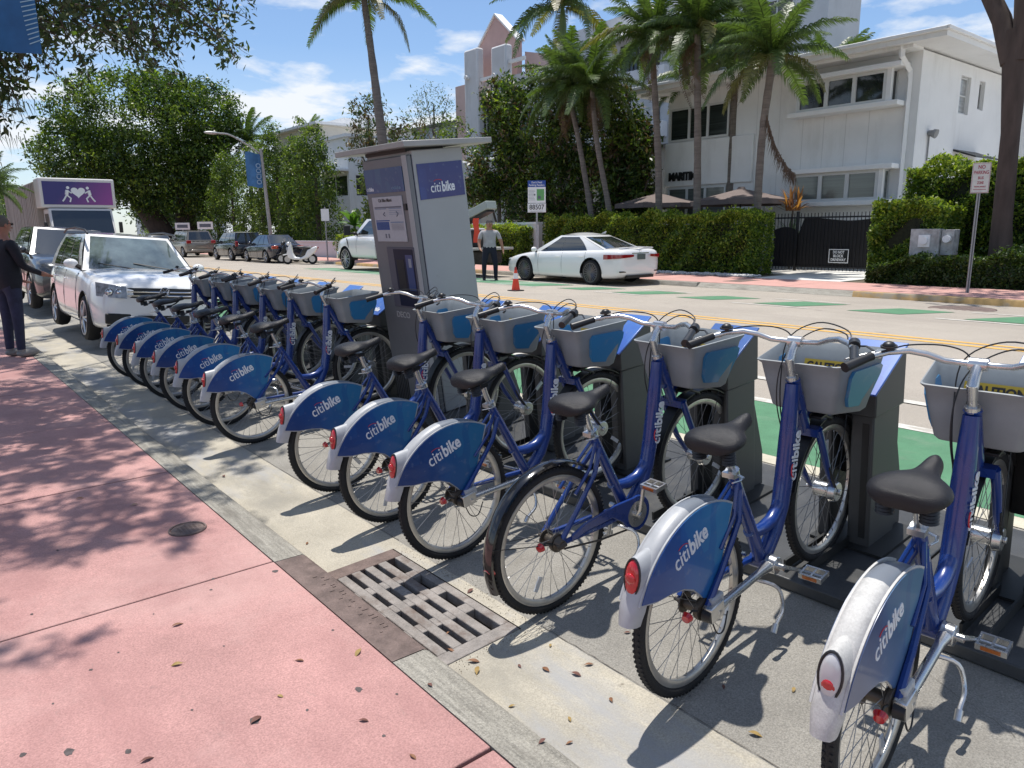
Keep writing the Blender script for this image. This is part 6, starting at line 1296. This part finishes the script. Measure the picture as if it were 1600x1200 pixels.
S2 = [(2.1, .35, .75, .75, .03), (1.95, .25, .88, .9, .04), (1.3, .22, .98, .98, .05), (.7, .22, 1.02, 1.0, .04), (-.8, .22, 1.04, 1.0, .03), (-1.8, .24, 1.03, .98, .03), (-2.1, .4, .92, .9, .03)]
o, _s, _b = make_car('black compact SUV with a pale roof parked second behind the scooters', 'car', 4.2, 1.8, S2, dict(xa=.95, xb=.3, xc=-1.7, xd=-2.0, zs=1.0, zr=1.56, wb=.80, wt=.64, wins=[(.08, .36, .12, .36), (.39, .66, .39, .66), (.69, .9, .69, .88)], seams=(.7, -.3)), C_black, (15.45, 44.0, .19), PI / 2, r=.35, wx=(1.28, -1.28), roofm=C_white)
for s in (-1, 1): mb = MB(); mb.cbox((-2.05, s * .76, .95), (.12, .16, .28)); mb.build('tail_light', C_tail, o, bev=.03)
S3 = [(2.4, .35, .78, .75, .03), (2.2, .25, .92, .9, .05), (1.6, .22, 1.02, .98, .05), (.8, .22, 1.08, 1.0, .04), (-.8, .22, 1.10, 1.0, .03), (-2.1, .24, 1.10, .98, .03), (-2.4, .4, 1.0, .92, .03)]
o, _s, _b = make_car('tan minivan with red tail lamps parked furthest along the far kerb', 'car', 4.9, 1.95, S3, dict(xa=1.5, xb=.6, xc=-2.0, xd=-2.3, zs=1.06, zr=1.70, wb=.86, wt=.68, wins=[(.1, .34, .16, .34), (.37, .62, .37, .62), (.65, .9, .65, .88)], seams=(1.1, .1)), C_tan, (15.6, 53.5, .19), PI / 2, r=.34, wx=(1.5, -1.45))
for s in (-1, 1): mb = MB(); mb.cbox((-2.38, s * .78, 1.0), (.10, .30, .20)); mb.build('tail_light', C_tail, o, bev=.03)
mb = MB(); mb.cbox((-2.42, 0, .42), (.12, 1.7, .16)); mb.build('bumper', C_tan, o, bev=.03)
o, _s, _b = make_car('dark car glimpsed behind the white SUV mirror on the far kerb', 'car', 4.6, 1.8, S1, dict(xa=.95, xb=.1, xc=-1.1, xd=-1.8, zs=.93, zr=1.42, wb=.78, wt=.57, wins=[(.1, .4, .18, .4), (.42, .7, .43, .72)]), C_grey, (15.6, 62, .19), PI / 2, r=.33, wx=(1.35, -1.35))
# --- box truck
bt_ = thing('box_truck', 'box truck with purple sign panel showing two white figures carrying a heart', 'truck', (5.2, 31.0, .22))
M_boxs = mat('weathered_box_side', (.34, .31, .28), .8, var=.35, vscale=1.6, stretch=(1, 3.5, .25)); M_boxw = mat('truck_white', (.60, .59, .58), .5)
mb = MB(); mb.box(-1.16, 1.16, .15, 9.2, .85, 3.35); bx = mb.build('cargo_box', M_boxs, bt_, bev=.03)
mb = MB()
for k in range(22): mb.box(-1.18, -1.162, .5 + k * .4, .53 + k * .4, .9, 3.3)
mb.build('side_rib', M_boxs, bx)
mb = MB(); mb.box(-1.165, 1.165, -.9, .149, 2.42, 3.42); at = mb.build('overcab_box', M_boxw, bt_, bev=.04)
pm = bpy.data.materials.new('purple_sign_print'); pm.use_nodes = True; nt_2 = pm.node_tree; b_2 = nt_2.nodes['Principled BSDF']; t_2 = N(nt_2, 'ShaderNodeTexCoord'); s_2 = N(nt_2, 'ShaderNodeSeparateXYZ'); nt_2.links.new(t_2.outputs['Object'], s_2.inputs[0])
a_2 = N(nt_2, 'ShaderNodeMath', operation='MULTIPLY_ADD'); a_2.inputs[1].default_value = -.9; nt_2.links.new(s_2.outputs[2], a_2.inputs[0]); nt_2.links.new(s_2.outputs[0], a_2.inputs[2]); r_2 = N(nt_2, 'ShaderNodeMapRange'); r_2.inputs[1].default_value = -3.6; r_2.inputs[2].default_value = -1.3; nt_2.links.new(a_2.outputs[0], r_2.inputs[0])
c_2 = N(nt_2, 'ShaderNodeValToRGB'); c_2.color_ramp.elements[0].color = (.035, .03, .16, 1); c_2.color_ramp.elements[0].position = .2; c_2.color_ramp.elements[1].color = (.26, .05, .26, 1); nt_2.links.new(r_2.outputs[0], c_2.inputs[0]); nt_2.links.new(c_2.outputs[0], b_2.inputs['Base Color']); b_2.inputs['Roughness'].default_value = .4
mb = MB(); mb.box(-1.06, 1.06, -.912, -.902, 2.53, 3.30); sp2 = mb.build('sign_panel', pm, at)
def flat2(pts, nm, par, y=-.916): mb = MB(); mb.prism(pts, y, y + .004, 'y'); return mb.build(nm, B_let, par, smooth=False)
hp = [(.22 * (16 * math.sin(t) ** 3) / 16, 2.96 + .20 * (13 * math.cos(t) - 5 * math.cos(2 * t) - 2 * math.cos(3 * t) - math.cos(4 * t)) / 16) for t in [2 * PI * i / 30 for i in range(30)]]; flat2(hp, 'heart', sp2)
for s in (-1, 1):
    mb = MB(); Y_ = -.916; X = lambda v: s * v
    mb.cyl((X(.30), Y_, 3.10), (X(.30), Y_ + .004, 3.10), .05, n=14)
    for pth, rr_ in (([(.33, 3.02), (.36, 2.86)], .055), ([(.33, 3.0), (.20, 2.92)], .022), ([(.36, 2.86), (.24, 2.74), (.28, 2.62)], .028), ([(.36, 2.86), (.44, 2.72), (.50, 2.64)], .028)):
        mb.tube([(X(a), Y_, b) for a, b in pth], rr_, 6, flat=(1, 1))
    o = mb.build('figure', B_let, sp2); 
mb = MB(); mb.prism([(-1.6, .55), (-1.66, 1.25), (-1.42, 1.42), (-1.0, 2.40), (.10, 2.40), (.10, .55)], -.98, .98, 'x'); cb_ = mb.build('cab', M_boxw, bt_, bev=.05)
mb = MB(); mb.add([(-.92, -1.413, 1.47), (.92, -1.413, 1.47), (.90, -1.047, 2.33), (-.90, -1.047, 2.33)], [(0, 1, 2, 3)]); mb.build('windscreen', C_glass, bt_)
mb = MB(); mb.prism([(-1.25, 1.48), (-.92, 2.22), (-.2, 2.22), (-.2, 1.48)], -.990, -.984, 'x'); mb.build('side_window', C_glass, bt_)
mb = MB(); mb.box(-.6, .6, -1.69, -1.655, .75, 1.10); mb.build('grille', C_trim, bt_)
for s in (-1, 1):
    mb = MB(); mb.box(s * .78 - .13, s * .78 + .13, -1.69, -1.655, .85, 1.08); mb.build('headlight', C_head, bt_); mb = MB(); mb.cbox((s * 1.15, -1.3, 1.75), (.1, .16, .38)); mb.build('mirror', C_trim, bt_, bev=.02)
    for yy in (-1.2, 6.8): o = MB(); o.torus((0, 0, 0), .35, .07, n=30, m=8, axis='x', rs=.13); o.cyl((-.08, 0, 0), (.08, 0, 0), .3, n=20); w_o = o.build('wheel', B_tyre, bt_, loc=(s * .85, yy, .42)); o = MB(); o.cyl((s * .09, 0, 0), (s * .11, 0, 0), .2, n=16); o.build('rim', C_rim, w_o)
mb = MB(); mb.box(-.5, .5, -1.7, 9, .45, .84); mb.build('chassis', C_under, bt_)
# --- service pickup truck
SPT = [(4.05, .62, 1.05, .86, .02), (3.95, .50, 1.22, .94, .05), (3.3, .48, 1.34, .99, .06), (2.6, .48, 1.38, 1.0, .05), (1.9, .48, 1.40, 1.0, .03), (.55, .48, 1.40, 1.0, .02), (.4, .48, 1.38, .99, .02)]
TRK, _s, _b = make_car('white utility pickup truck with a crane arm at its back, half hidden by the kiosk', 'truck', 4.0, 2.10, SPT, dict(xa=2.45, xb=1.75, xc=.6, xd=.42, zs=1.38, zr=2.02, wb=.96, wt=.76, wins=[(.10, .86, .28, .86)], seams=(2.15, .62), handles=(.95,), mir=C_trim), C_white, (15.25, 24.9, .19), PI / 2, r=.46, wx=(3.15, -2.6), name='service_truck', nsp=12)
mb = MB(); mb.box(-3.6, .36, -1.05, 1.05, .62, 1.62); mb.build('utility_body', C_white, TRK, bev=.03)
mb = MB(); mb.box(-3.5, .3, -.75, .75, .40, .615); mb.build('chassis', C_under, TRK)
mb = MB()
for k in range(4):
    for s in (-1, 1): mb.box(-3.4 + k * .9, -2.62 + k * .9, s * 1.052 if s > 0 else -1.060, 1.060 if s > 0 else -1.052, .75, 1.5)
mb.build('locker_door', mat('locker_white', (.6, .6, .6), .4), TRK)
mb = MB(); mb.box(-5.3, -3.61, -.95, .95, .90, .98); mb.build('rear_deck', mat('deck_metal', (.42, .42, .40), .5, metal=.4), TRK, bev=.01)
mb = MB(); mb.box(-5.0, -3.62, -.7, .7, .45, .86); mb.box(-4.7, -3.62, -.6, .6, .98, 1.55); mb.build('machinery', mat('dark_machine', (.035, .03, .028), .7, var=.5, vscale=6), TRK, bev=.04)
M_ = Matrix.Translation((-4.4, .1, 2.05)) @ Matrix.Rotation(R_(16), 4, 'Y'); mb = MB(); mb.cbox((0, 0, 0), (2.2, .42, .26), M_); mb.build('crane_arm', mat('crane_grey', (.32, .36, .34), .5), TRK, bev=.02); M_ = Matrix.Translation((-4.4, .1, 1.87)) @ Matrix.Rotation(R_(16), 4, 'Y'); mb = MB(); mb.cbox((0, 0, 0), (2.1, .3, .06), M_); mb.build('arm_rail', C_trim, TRK)
mb = MB(); mb.tube([(-4.0, .2, .98), (-4.0, .2, 1.9)], .12, 10); mb.build('crane_post', C_trim, TRK)
mb = MB(); vs = []
for i in range(9):
    for j in range(4): vs.append((-4.93 + .012 * math.sin(i * 1.3 + j), .86 - .075 * j + .02 * math.sin(i), 1.86 - .095 * i))
mb.add(vs, [(i * 4 + j, i * 4 + j + 1, (i + 1) * 4 + j + 1, (i + 1) * 4 + j) for i in range(8) for j in range(3)]); o = mb.build('safety_vest', mat('safety_orange', (.75, .07, .03), .6), loc=(15.10, 24.15, .25), rot=(0, 0, PI / 2)); tag(o, 'bright orange-red safety vest hanging at the back of the service truck', 'vest')
mb = MB(); mb.box(4.0, 4.12, -.95, .95, .45, .75); mb.build('front_bumper', C_chr, TRK, bev=.03); mb = MB(); mb.box(4.05, 4.075, -.7, .7, .8, 1.1); mb.build('grille', C_trim, TRK)
mb = MB(); mb.prism([(2.85, 1.0), (2.95, 1.28), (2.88, 1.28), (2.78, .9)], 1.045, 1.055, 'y'); mb.build('fender_vent', C_trim, TRK)
for s in (1,):
    mb = MB(); mb.box(2.30, 2.36, .98, 1.45, 1.45, 1.52); mb.box(2.28, 2.38, 1.18, 1.45, 1.40, 1.78); mb.build('tow_mirror', C_trim, TRK, bev=.02)
# --- scooters
def scooter(label, loc, rz, paint, kind='scooter'):
    t = thing(kind, label, kind, loc, rz, group='two-wheelers parked at the far kerb')
    for x in (.62, -.62):
        mb = MB(); mb.torus((0, 0, 0), .20, .055, n=26, m=8); w_ = mb.build('wheel', B_tyre, t, loc=(x, 0, .255)); mb = MB(); mb.cyl((0, -.03, 0), (0, .03, 0), .15, n=14); mb.build('rim', C_rim, w_)
    mb = MB(); mb.prism([(.55, .30), (.62, .55), (.48, .95), (.38, .98), (.34, .55), (.22, .36), (-.10, .33), (-.30, .45), (-.42, .70), (-.85, .88), (-.95, .80), (-.72, .52), (-.45, .30), (-.1, .22), (.25, .22)], -.14, .14, 'y'); mb.build('fairing', paint, t, bev=.05)
    mb = MB(); mb.ball((-.38, 0, .80), (.40, .15, .07), 16, 8); mb.build('seat', B_seat, t)
    mb = MB(); mb.prism([(.48, .46), (.62, .52), (.82, .48), (.84, .42), (.62, .46), (.5, .40)], -.07, .07, 'y'); mb.build('front_mudguard', paint, t, bev=.02)
    mb = MB(); mb.tube([(.62, 0, .26), (.50, 0, .80), (.42, 0, 1.05)], .03, 8); mb.tube([(.36, -.33, 1.06), (.42, -.15, 1.08), (.43, 0, 1.04), (.42, .15, 1.08), (.36, .33, 1.06)], .018, 6); mb.build('handlebar', C_trim, t)
    mb = MB(); mb.ball((.50, 0, 1.0), (.12, .13, .10), 12, 8); mb.build('headlamp_cowl', paint, t)
    for s in (-1, 1): mb = MB(); mb.tube([(.40, s * .18, 1.08), (.40, s * .24, 1.25)], .006, 4); mb.ball((.40, s * .26, 1.28), (.012, .06, .04), 8, 6); mb.build('mirror', C_chr, t)
    mb = MB(); mb.cyl((-.25, -.17, .25), (-.80, -.17, .36), .05, n=12); mb.build('exhaust', C_chr, t)
    mb = MB(); mb.ball((-.92, 0, .80), (.04, .08, .05), 10, 6); mb.build('tail_light', C_tail, t)
scooter('white scooter with a black seat parked at the far kerb', (15.3, 35.0, .19), R_(138), C_white)
scooter('dark motor scooter with mirrors beside the white one', (15.6, 36.4, .19), R_(150), mat('black_scooter_paint', (.012, .012, .014), .25, coat=.8))
# ---------------- street furniture ----------------
M_galv = mat('galvanised_steel', (.36, .36, .37), .5, metal=.6, var=.1, vscale=10)
M_conc = mat('lamp_concrete', (.36, .35, .33), .9, var=.1, vscale=8)
# lamp
lp_ = thing('street_lamp', 'tall pale street lamp with a curved arm and a blue banner', 'street lamp', (17.75, 44.5, .29))
mb = MB(); mb.tube([(0, 0, 0), (-.15, 0, 3.5), (-.27, 0, 6.3)], [.12, .10, .08], 12); mb.build('pole', M_conc, lp_)
mb = MB(); mb.tube(catmull([(-.25, 0, 5.95), (-1.0, 0, 6.45), (-2.0, 0, 6.95), (-2.7, 0, 7.0)], 5), .045, 8); mb.build('arm', M_galv, lp_)
mb = MB(); mb.ball((-3.05, 0, 7.0), (.42, .16, .09), 16, 8); mb.build('lamp_head', M_galv, lp_)
mb = MB(); vs = []
for i in range(7):
    for j in range(7): vs.append((-.30 - .92 * i / 6, .06 * math.sin(i * 1.1 + j * .5), 6.05 - 1.95 * j / 6 - .05 * math.sin(i)))
mb.add(vs, [(i * 7 + j, i * 7 + j + 1, (i + 1) * 7 + j + 1, (i + 1) * 7 + j) for i in range(6) for j in range(6)])
o = mb.build('banner', mat('lamp_banner_blue', (.06, .18, .38), .7, var=.25, vscale=1.5), lp_); o2 = ob('lettering', text_mesh('OCIOO', .42, 1.2, .004, .004, mat('pale_blue_print', (.32, .45, .6), .6)), o); place(o2, (-.52, -.09, 4.85), (0, 0, 1), (-1, 0, 0))
# pay-by-space sign
sgn = thing('parking_sign', 'blue, white and green parking information sign above a white plate reading 88507', 'sign', (17.6, 20.0, .29), -R_(42)); mb = MB(); mb.box(-.03, .03, -.03, .03, 0, 2.9); mb.build('post', M_galv, sgn)
mb = MB(); mb.box(-.31, .31, -.045, -.032, 2.36, 3.12); bd = mb.build('board', W_tr, sgn); mb = MB(); mb.box(-.31, .31, -.048, -.0455, 2.90, 3.12); mb.build('board_header', mat('sign_blue', (.02, .07, .33), .5), bd)
for tx, z, wd in (('Don\'t Feed', 3.055, .36), ('Parking Feeders', 2.965, .54)): o = ob('lettering', text_mesh(tx, .09, wd, .001, .001, W_tr), bd); place(o, (0, -.0495, z), (1, 0, 0), (0, 0, 1))
mb = MB(); mb.box(.0, .26, -.048, -.0455, 2.44, 2.83); mb.build('board_print', mat('sign_green', (.13, .36, .12), .5), bd)
mb = MB(); mb.box(.04, .14, -.0505, -.0485, 2.50, 2.60)
for k in range(8): mb.box(-.28, -.05 - .02 * (k % 3), -.048, -.0455, 2.46 + k * .047, 2.468 + k * .047)
mb.box(-.10, -.05, -.0505, -.0485, 2.62, 2.67); mb.build('board_print', K_gry, bd)
mb = MB(); mb.box(-.32, .32, -.045, -.032, 2.04, 2.345); pl_ = mb.build('plate', W_tr, sgn, bev=.004); o = ob('lettering', text_mesh('88507', .24, .52, .001, .003, B_blk), pl_); place(o, (0, -.0475, 2.21), (1, 0, 0), (0, 0, 1)); mb = MB(); mb.box(-.22, .22, -.0475, -.0455, 2.075, 2.085); mb.build('plate_print', K_gry, pl_)
# no parking sign
sg2 = thing('parking_sign', 'white NO PARKING sign with red letters on a grey post at the far kerb', 'sign', (17.9, 6.17, .29), -R_(58)); mb = MB(); mb.box(-.03, .03, -.025, .025, 0, 2.72); mb.build('post', M_galv, sg2); mb = MB(); mb.box(-.012, .012, -.029, -.0255, 0, 2.1); mb.build('post_groove', mat('post_shadow', (.10, .10, .10), .7), sg2)
mb = MB(); mb.box(-.17, .17, -.04, -.03, 2.10, 2.72); bd = mb.build('board', mat('aged_sign_white', (.60, .57, .53), .6, var=.1, vscale=8), sg2, bev=.004)
M_sr = mat('sign_red', (.34, .02, .05), .6)
for tx, z, wd, h in (('NO', 2.63, .13, .11), ('PARKING', 2.52, .27, .10), ('BUS', 2.41, .10, .08), ('ZONE', 2.31, .12, .08), ('TOW-AWAY', 2.23, .22, .04)): o = ob('lettering', text_mesh(tx, h, wd, .001, .0015, M_sr), bd); place(o, (0, -.0415, z), (1, 0, 0), (0, 0, 1))
mb = MB(); [mb.box(*q) for q in ((-.16, .16, -.0425, -.0405, 2.705, 2.71), (-.16, .16, -.0425, -.0405, 2.11, 2.115), (-.16, -.155, -.0425, -.0405, 2.115, 2.705), (.155, .16, -.0425, -.0405, 2.115, 2.705), (-.12, .12, -.0425, -.0405, 2.17, 2.18))]; mb.build('board_border', M_sr, bd)
sg3 = thing('parking_sign', 'small white sign on a thin pole left of the service truck', 'sign', (17.2, 35.9, .29), -R_(30)); mb = MB(); mb.cyl((0, 0, 0), (0, 0, 2.7), .035, n=8); mb.build('post', M_galv, sg3); mb = MB(); mb.box(-.2, .2, -.05, -.037, 2.0, 2.6); mb.build('board', W_tr, sg3)
for x, y, lab in ((18.2, 64, 'small white banner sign beneath the big shade tree'), (18.3, 58.6, 'small white sign with black marks between the shade tree and the column-shaped trees')):
    s3 = thing('street_sign', lab, 'sign', (x, y, .29), -R_(25)); mb = MB(); mb.cyl((0, 0, 0), (0, 0, 2.2), .04, n=8); mb.build('post', M_galv, s3); mb = MB(); mb.box(-.55, .55, -.06, -.04, 1.75, 2.3); b_ = mb.build('board', W_tr, s3); mb = MB(); mb.box(-.4, .4, -.064, -.061, 1.9, 2.15); mb.build('board_print', K_gry, b_)
# electric meter cabinet
mc = thing('meter_cabinet', 'battered pale grey electric meter cabinet standing in the low hedge', 'cabinet', (20.3, 8.05, .7), rot=(0, 0, R_(3)))
M_cab = mat('weathered_cabinet', (.42, .42, .41), .7, var=.25, vscale=6, dirt=[((.22, .20, .18), 5, .5, .7, (1, 1, 1))])
mb = MB(); mb.box(-.15, .15, -.32, .36, 0, .95); mb.build('box', M_cab, mc, bev=.01); mb = MB(); mb.box(-.05, .35, -.62, -.33, .30, .93); mb.build('side_box', M_cab, mc, bev=.01)
mb = MB(); mb.cyl((-.15, .02, .66), (-.24, .02, .66), .10, n=16); mb.box(-.19, -.152, -.12, .15, .50, .80); mb.build('meter', W_tr, mc); mb = MB(); mb.cyl((-.05, -.48, .70), (-.16, -.48, .70), .09, n=16); mb.build('meter', W_tr, mc)
# parasols
M_par = mat('taupe_parasol_cloth', (.16, .125, .115), .85, var=.08, vscale=4)
for (y, lab) in ((19.9, 'taupe parasol in front of the wall lettering'), (16.05, 'taupe parasol between the lettered wall and the hanging brown frond')):
    t = thing('parasol', lab, 'parasol', (24, y, .42), group='parasols behind the long hedge'); mb = MB(); mb.cyl((0, 0, 0), (0, 0, 2.6), .03, n=10); mb.build('pole', B_blk, t)
    for k in range(8):
        a0, a1 = R_(45 * k + 22.5), R_(45 * k + 67.5); Rr = 1.85; mb = MB(); p0 = Vector((.12 * math.cos(a0), .12 * math.sin(a0), 2.68)); p1 = Vector((.12 * math.cos(a1), .12 * math.sin(a1), 2.68)); q0 = Vector((Rr * math.cos(a0), Rr * math.sin(a0), 2.28)); q1 = Vector((Rr * math.cos(a1), Rr * math.sin(a1), 2.28))
        mb.add([p0, p1, q1, q0, q0.lerp(q1, .5) + Vector((0, 0, -.015)), p0.lerp(q0, .5), p1.lerp(q1, .5)], [(0, 1, 6, 5), (5, 6, 2, 4, 3)]); mb.add([q0, q0.lerp(q1, .5) + Vector((0, 0, -.015)), q1, q1 - Vector((0, 0, .17)), q0.lerp(q1, .5) - Vector((0, 0, .18)), q0 - Vector((0, 0, .17))], [(0, 1, 4, 5), (1, 2, 3, 4)]); mb.build('cloth_panel', M_par, t)
        mb = MB(); mb.cyl((0, 0, 2.2), q0 - Vector((0, 0, .03)), .01, n=4); mb.build('rib', B_blk, t)
    mb = MB(); mb.cyl((0, 0, 2.68), (0, 0, 2.76), .16, .10, n=12); mb.build('cap', M_par, t)
# traffic cone
cn = thing('traffic_cone', 'small orange traffic cone with a white band in the road in front of the sedan', 'cone', (11.75, 14.15, zr(11.75))); cn.scale = (.84, .84, .84)
mb = MB(); mb.cbox((0, 0, .015), (.36, .36, .03)); mb.build('base', C_trim, cn, bev=.01); M_or = mat('cone_orange', (.75, .06, .02), .5)
rc = lambda z: lerp(.13, .028, z / .68); mb = MB(); mb.cyl((0, 0, .03), (0, 0, .70), rc(.03), rc(.70), n=20); mb.build('cone_body', M_or, cn)
mb = MB(); mb.cyl((0, 0, .36), (0, 0, .52), rc(.36) + .003, rc(.52) + .003, n=20); mb.build('reflective_band', W_tr, cn); mb = MB(); mb.cyl((0, 0, .62), (0, 0, .70), rc(.62) + .004, rc(.70) + .004, n=20); mb.build('cone_top', mat('cone_red', (.35, .03, .03), .5), cn)
# blue bag seen between the far bikes and the kiosk handled by dock tops
# ---------------- people ----------------
def person(label, joints, edges, radii, root, zones, mats, loc, rz, extras=None, group=None):
    t = thing('person', label, 'person', loc, rz, group=group)
    me = bpy.data.meshes.new('body'); me.from_pydata([Vector(j) for j in joints], edges, []); o = ob('body', me, t)
    sk = o.modifiers.new('skin', 'SKIN'); lay = me.skin_vertices[0] if me.skin_vertices else None
    if lay is None:
        bpy.context.view_layer.update(); lay = me.skin_vertices[0] if me.skin_vertices else None
    for i, v in enumerate(lay.data): r_ = radii[i]; v.radius = r_ if isinstance(r_, tuple) else (r_, r_); v.use_root = (i == root)
    ss = o.modifiers.new('sub', 'SUBSURF'); ss.levels = 2; ss.render_levels = 2
    bpy.context.view_layer.update(); dg = bpy.context.evaluated_depsgraph_get(); m2 = bpy.data.meshes.new_from_object(o.evaluated_get(dg)); o.modifiers.clear(); o.data = m2
    m2.materials.clear()
    for m in mats: m2.materials.append(m)
    for f in m2.polygons: f.use_smooth = True; f.material_index = zones(f.center)
    return t
P_skin = mat('skin', (.33, .17, .11), .55); P_skind = mat('sunburnt_skin', (.30, .13, .085), .55)
def standing(lean=0, armL=((.24, .02, 1.15), (.27, .06, .90), (.27, .10, .84)), armR=((-.24, .02, 1.15), (-.27, .06, .90), (-.27, .10, .84)), belly=.13, stance=.11, ff=0):
    J = [(0, 0, .98), (0, -.01, 1.12), (0, 0, 1.28), (0, -.01, 1.44), (0, .01, 1.53), (0, .03, 1.62), (0, .035, 1.72)]
    Rr = [(.17, .135), (.165, belly), (.18, .125), (.14, .10), .056, (.080, .095), (.078, .092)]
    E_ = [(0, 1), (1, 2), (2, 3), (3, 4), (4, 5), (5, 6)]
    for s, arm in ((1, armL), (-1, armR)):
        k = len(J); J += [(s * .17, -.01, 1.43), (s * .215, 0, 1.38)] + [arm[0], arm[1], arm[2]]; Rr += [.075, .068, .048, .034, (.042, .022)]; E_ += [(3, k), (k, k + 1), (k + 1, k + 2), (k + 2, k + 3), (k + 3, k + 4)]
        h = J[-1]; d = (Vector(arm[2]) - Vector(arm[1])).normalized(); kk = len(J)
        for q, (dy, ln) in enumerate(((-.03, .062), (-.01, .072), (.012, .068), (.03, .052))):
            b0 = Vector(h) + Vector((0, dy, 0)) + d * .02; b1 = b0 + d * ln * .6; b2 = b0 + d * ln + Vector((-s * .012, .004, 0)); n_ = len(J); J += [tuple(b0), tuple(b1), tuple(b2)]; Rr += [.010, .009, .008]; E_ += [(k + 4, n_), (n_, n_ + 1), (n_ + 1, n_ + 2)]
        n_ = len(J); b0 = Vector(h) + Vector((-s * .01, .045, -.005)); J += [tuple(b0), tuple(b0 + d * .035 + Vector((0, .02, 0)))]; Rr += [.011, .009]; E_ += [(k + 4, n_), (n_, n_ + 1)]
        k = len(J); J += [(s * .09, 0, .90), (s * (stance - .005), .0, .50), (s * stance, -.02, .10), (s * stance, -.02, .045), (s * (stance + .01), .13, .04)]; Rr += [.105, .070, .052, .048, (.045, .034)]; E_ += [(0, k), (k, k + 1), (k + 1, k + 2), (k + 2, k + 3), (k + 3, k + 4)]
    return J, E_, Rr
def head_bits(t, hair, skin, cap=None, hz=1.665, glasses=False, capdir=1):
    mb = MB(); mb.ball((0, .045, hz + .01), (.076, .096, .115), 16, 12); hd = mb.build('head', skin, t)
    mb = MB(); mb.prism([(.135, hz + .0), (.165, hz - .030), (.130, hz - .038)], -.014, .014, 'x'); mb.build('nose', skin, hd)
    for s in (-1, 1):
        mb = MB(); mb.ball((s * .030, .132, hz + .020), (.013, .008, .008), 8, 6); mb.build('eye', B_blk if glasses else W_tr, hd); mb = MB(); mb.ball((s * .077, .035, hz), (.010, .020, .032), 8, 6); mb.build('ear', skin, hd)
    mb = MB(); mb.ball((0, .128, hz - .062), (.026, .008, .006), 10, 4); mb.build('mouth', mat('lips', (.25, .09, .07), .6), hd)
    mb = MB(); mb.ball((0, .028, hz + .035), (.082, .098, .098), 16, 12); ho = mb.build('hair', hair, t); 
    for v in ho.data.vertices:
        if v.co.y > .09: v.co.z = max(v.co.z, hz + .06)
    if glasses: mb = MB(); mb.cbox((0, .136, hz + .022), (.13, .012, .030)); mb.tube([(.065, .13, hz + .03), (.080, .03, hz + .03)], .004, 4); mb.tube([(-.065, .13, hz + .03), (-.080, .03, hz + .03)], .004, 4); mb.build('glasses', B_blk, hd)
    if cap:
        mb = MB(); rg = [[(.088 * math.sin(a) * math.cos(b), .03 + .106 * math.sin(a) * math.sin(b), hz + .055 + .085 * math.cos(a)) for b in [2 * PI * j / 16 for j in range(16)]] for a in [R_(q) for q in (2, 30, 60, 88)]]; mb.rings(rg); mb.prism([(.10 if capdir > 0 else -.07, hz + .058), (.21 if capdir > 0 else -.15, hz + .045), (.21 if capdir > 0 else -.15, hz + .052), (.10 if capdir > 0 else -.07, hz + .072)], -.07, .07, 'x'); mb.build('cap', cap, t)
M_jk = mat('dark_navy_jacket', (.008, .009, .016), .85, var=.3, vscale=8, bump=.5, bscale=18); M_jn = mat('dark_blue_trousers', (.022, .025, .055), .85, var=.3, vscale=10, bump=.5, bscale=16); M_sh = mat('grey_shoe', (.22, .21, .20), .7)
J, E_, Rr = standing(armL=((.25, .06, 1.16), (.22, .30, 1.06), (.20, .40, 1.03)), armR=((-.25, .02, 1.15), (-.22, .22, .98), (-.18, .32, .95)), belly=.16)
Rr[0] = (.19, .16); Rr[1] = (.20, .17); Rr[2] = (.205, .155)
def zone1(c):
    if c.z < .105: return 3
    if c.z < .90 and abs(c.x) < .20 and c.y < .18: return 2
    if c.z > 1.49 : return 0
    if c.y > .29: return 0
    return 1
man = person('man in dark jacket and blue trousers standing beside the white SUV', J, E_, Rr, 0, zone1, [P_skind, M_jk, M_jn, M_sh], (1.08, 11.75, .13), -R_(62))
man.scale = (1.03, 1.03, 1.03)
head_bits(man, mat('short_grey_hair', (.10, .085, .075), .9), P_skind, cap=None, glasses=True)
mb = MB(); mb.ball((.115, .06, .05), (.055, .155, .052), 14, 8); mb.ball((-.105, .06, .05), (.055, .155, .052), 14, 8); mb.build('shoes', M_sh, man)
M_ts = mat('grey_tshirt', (.36, .36, .37), .9, var=.12, vscale=8, bump=.4, bscale=20); M_tr = mat('navy_work_trousers', (.010, .013, .028), .9, bump=.4, bscale=20)
J, E_, Rr = standing(armR=((-.29, .0, 1.16), (-.33, .05, .93), (-.34, .08, .86)), armL=((.27, .03, 1.16), (.26, .14, .96), (.24, .20, .92)), belly=.15, stance=.15)
def zone2(c):
    if c.z < .105: return 3
    if c.z < 1.0 and abs(c.x) < .24 and c.y < .14: return 2
    if c.z > 1.49: return 0
    if abs(c.x) > .215 and c.z < 1.24: return 0
    return 1
wk = person('worker in grey T-shirt, dark trousers and cap standing behind the service truck', J, E_, Rr, 0, zone2, [P_skin, M_ts, M_tr, B_blk], (14.2, 18.35, .19), R_(148)); wk.scale = (1.22, 1.18, 1.03)
head_bits(wk, B_blk, P_skin, cap=mat('dark_cap', (.02, .018, .02), .8))
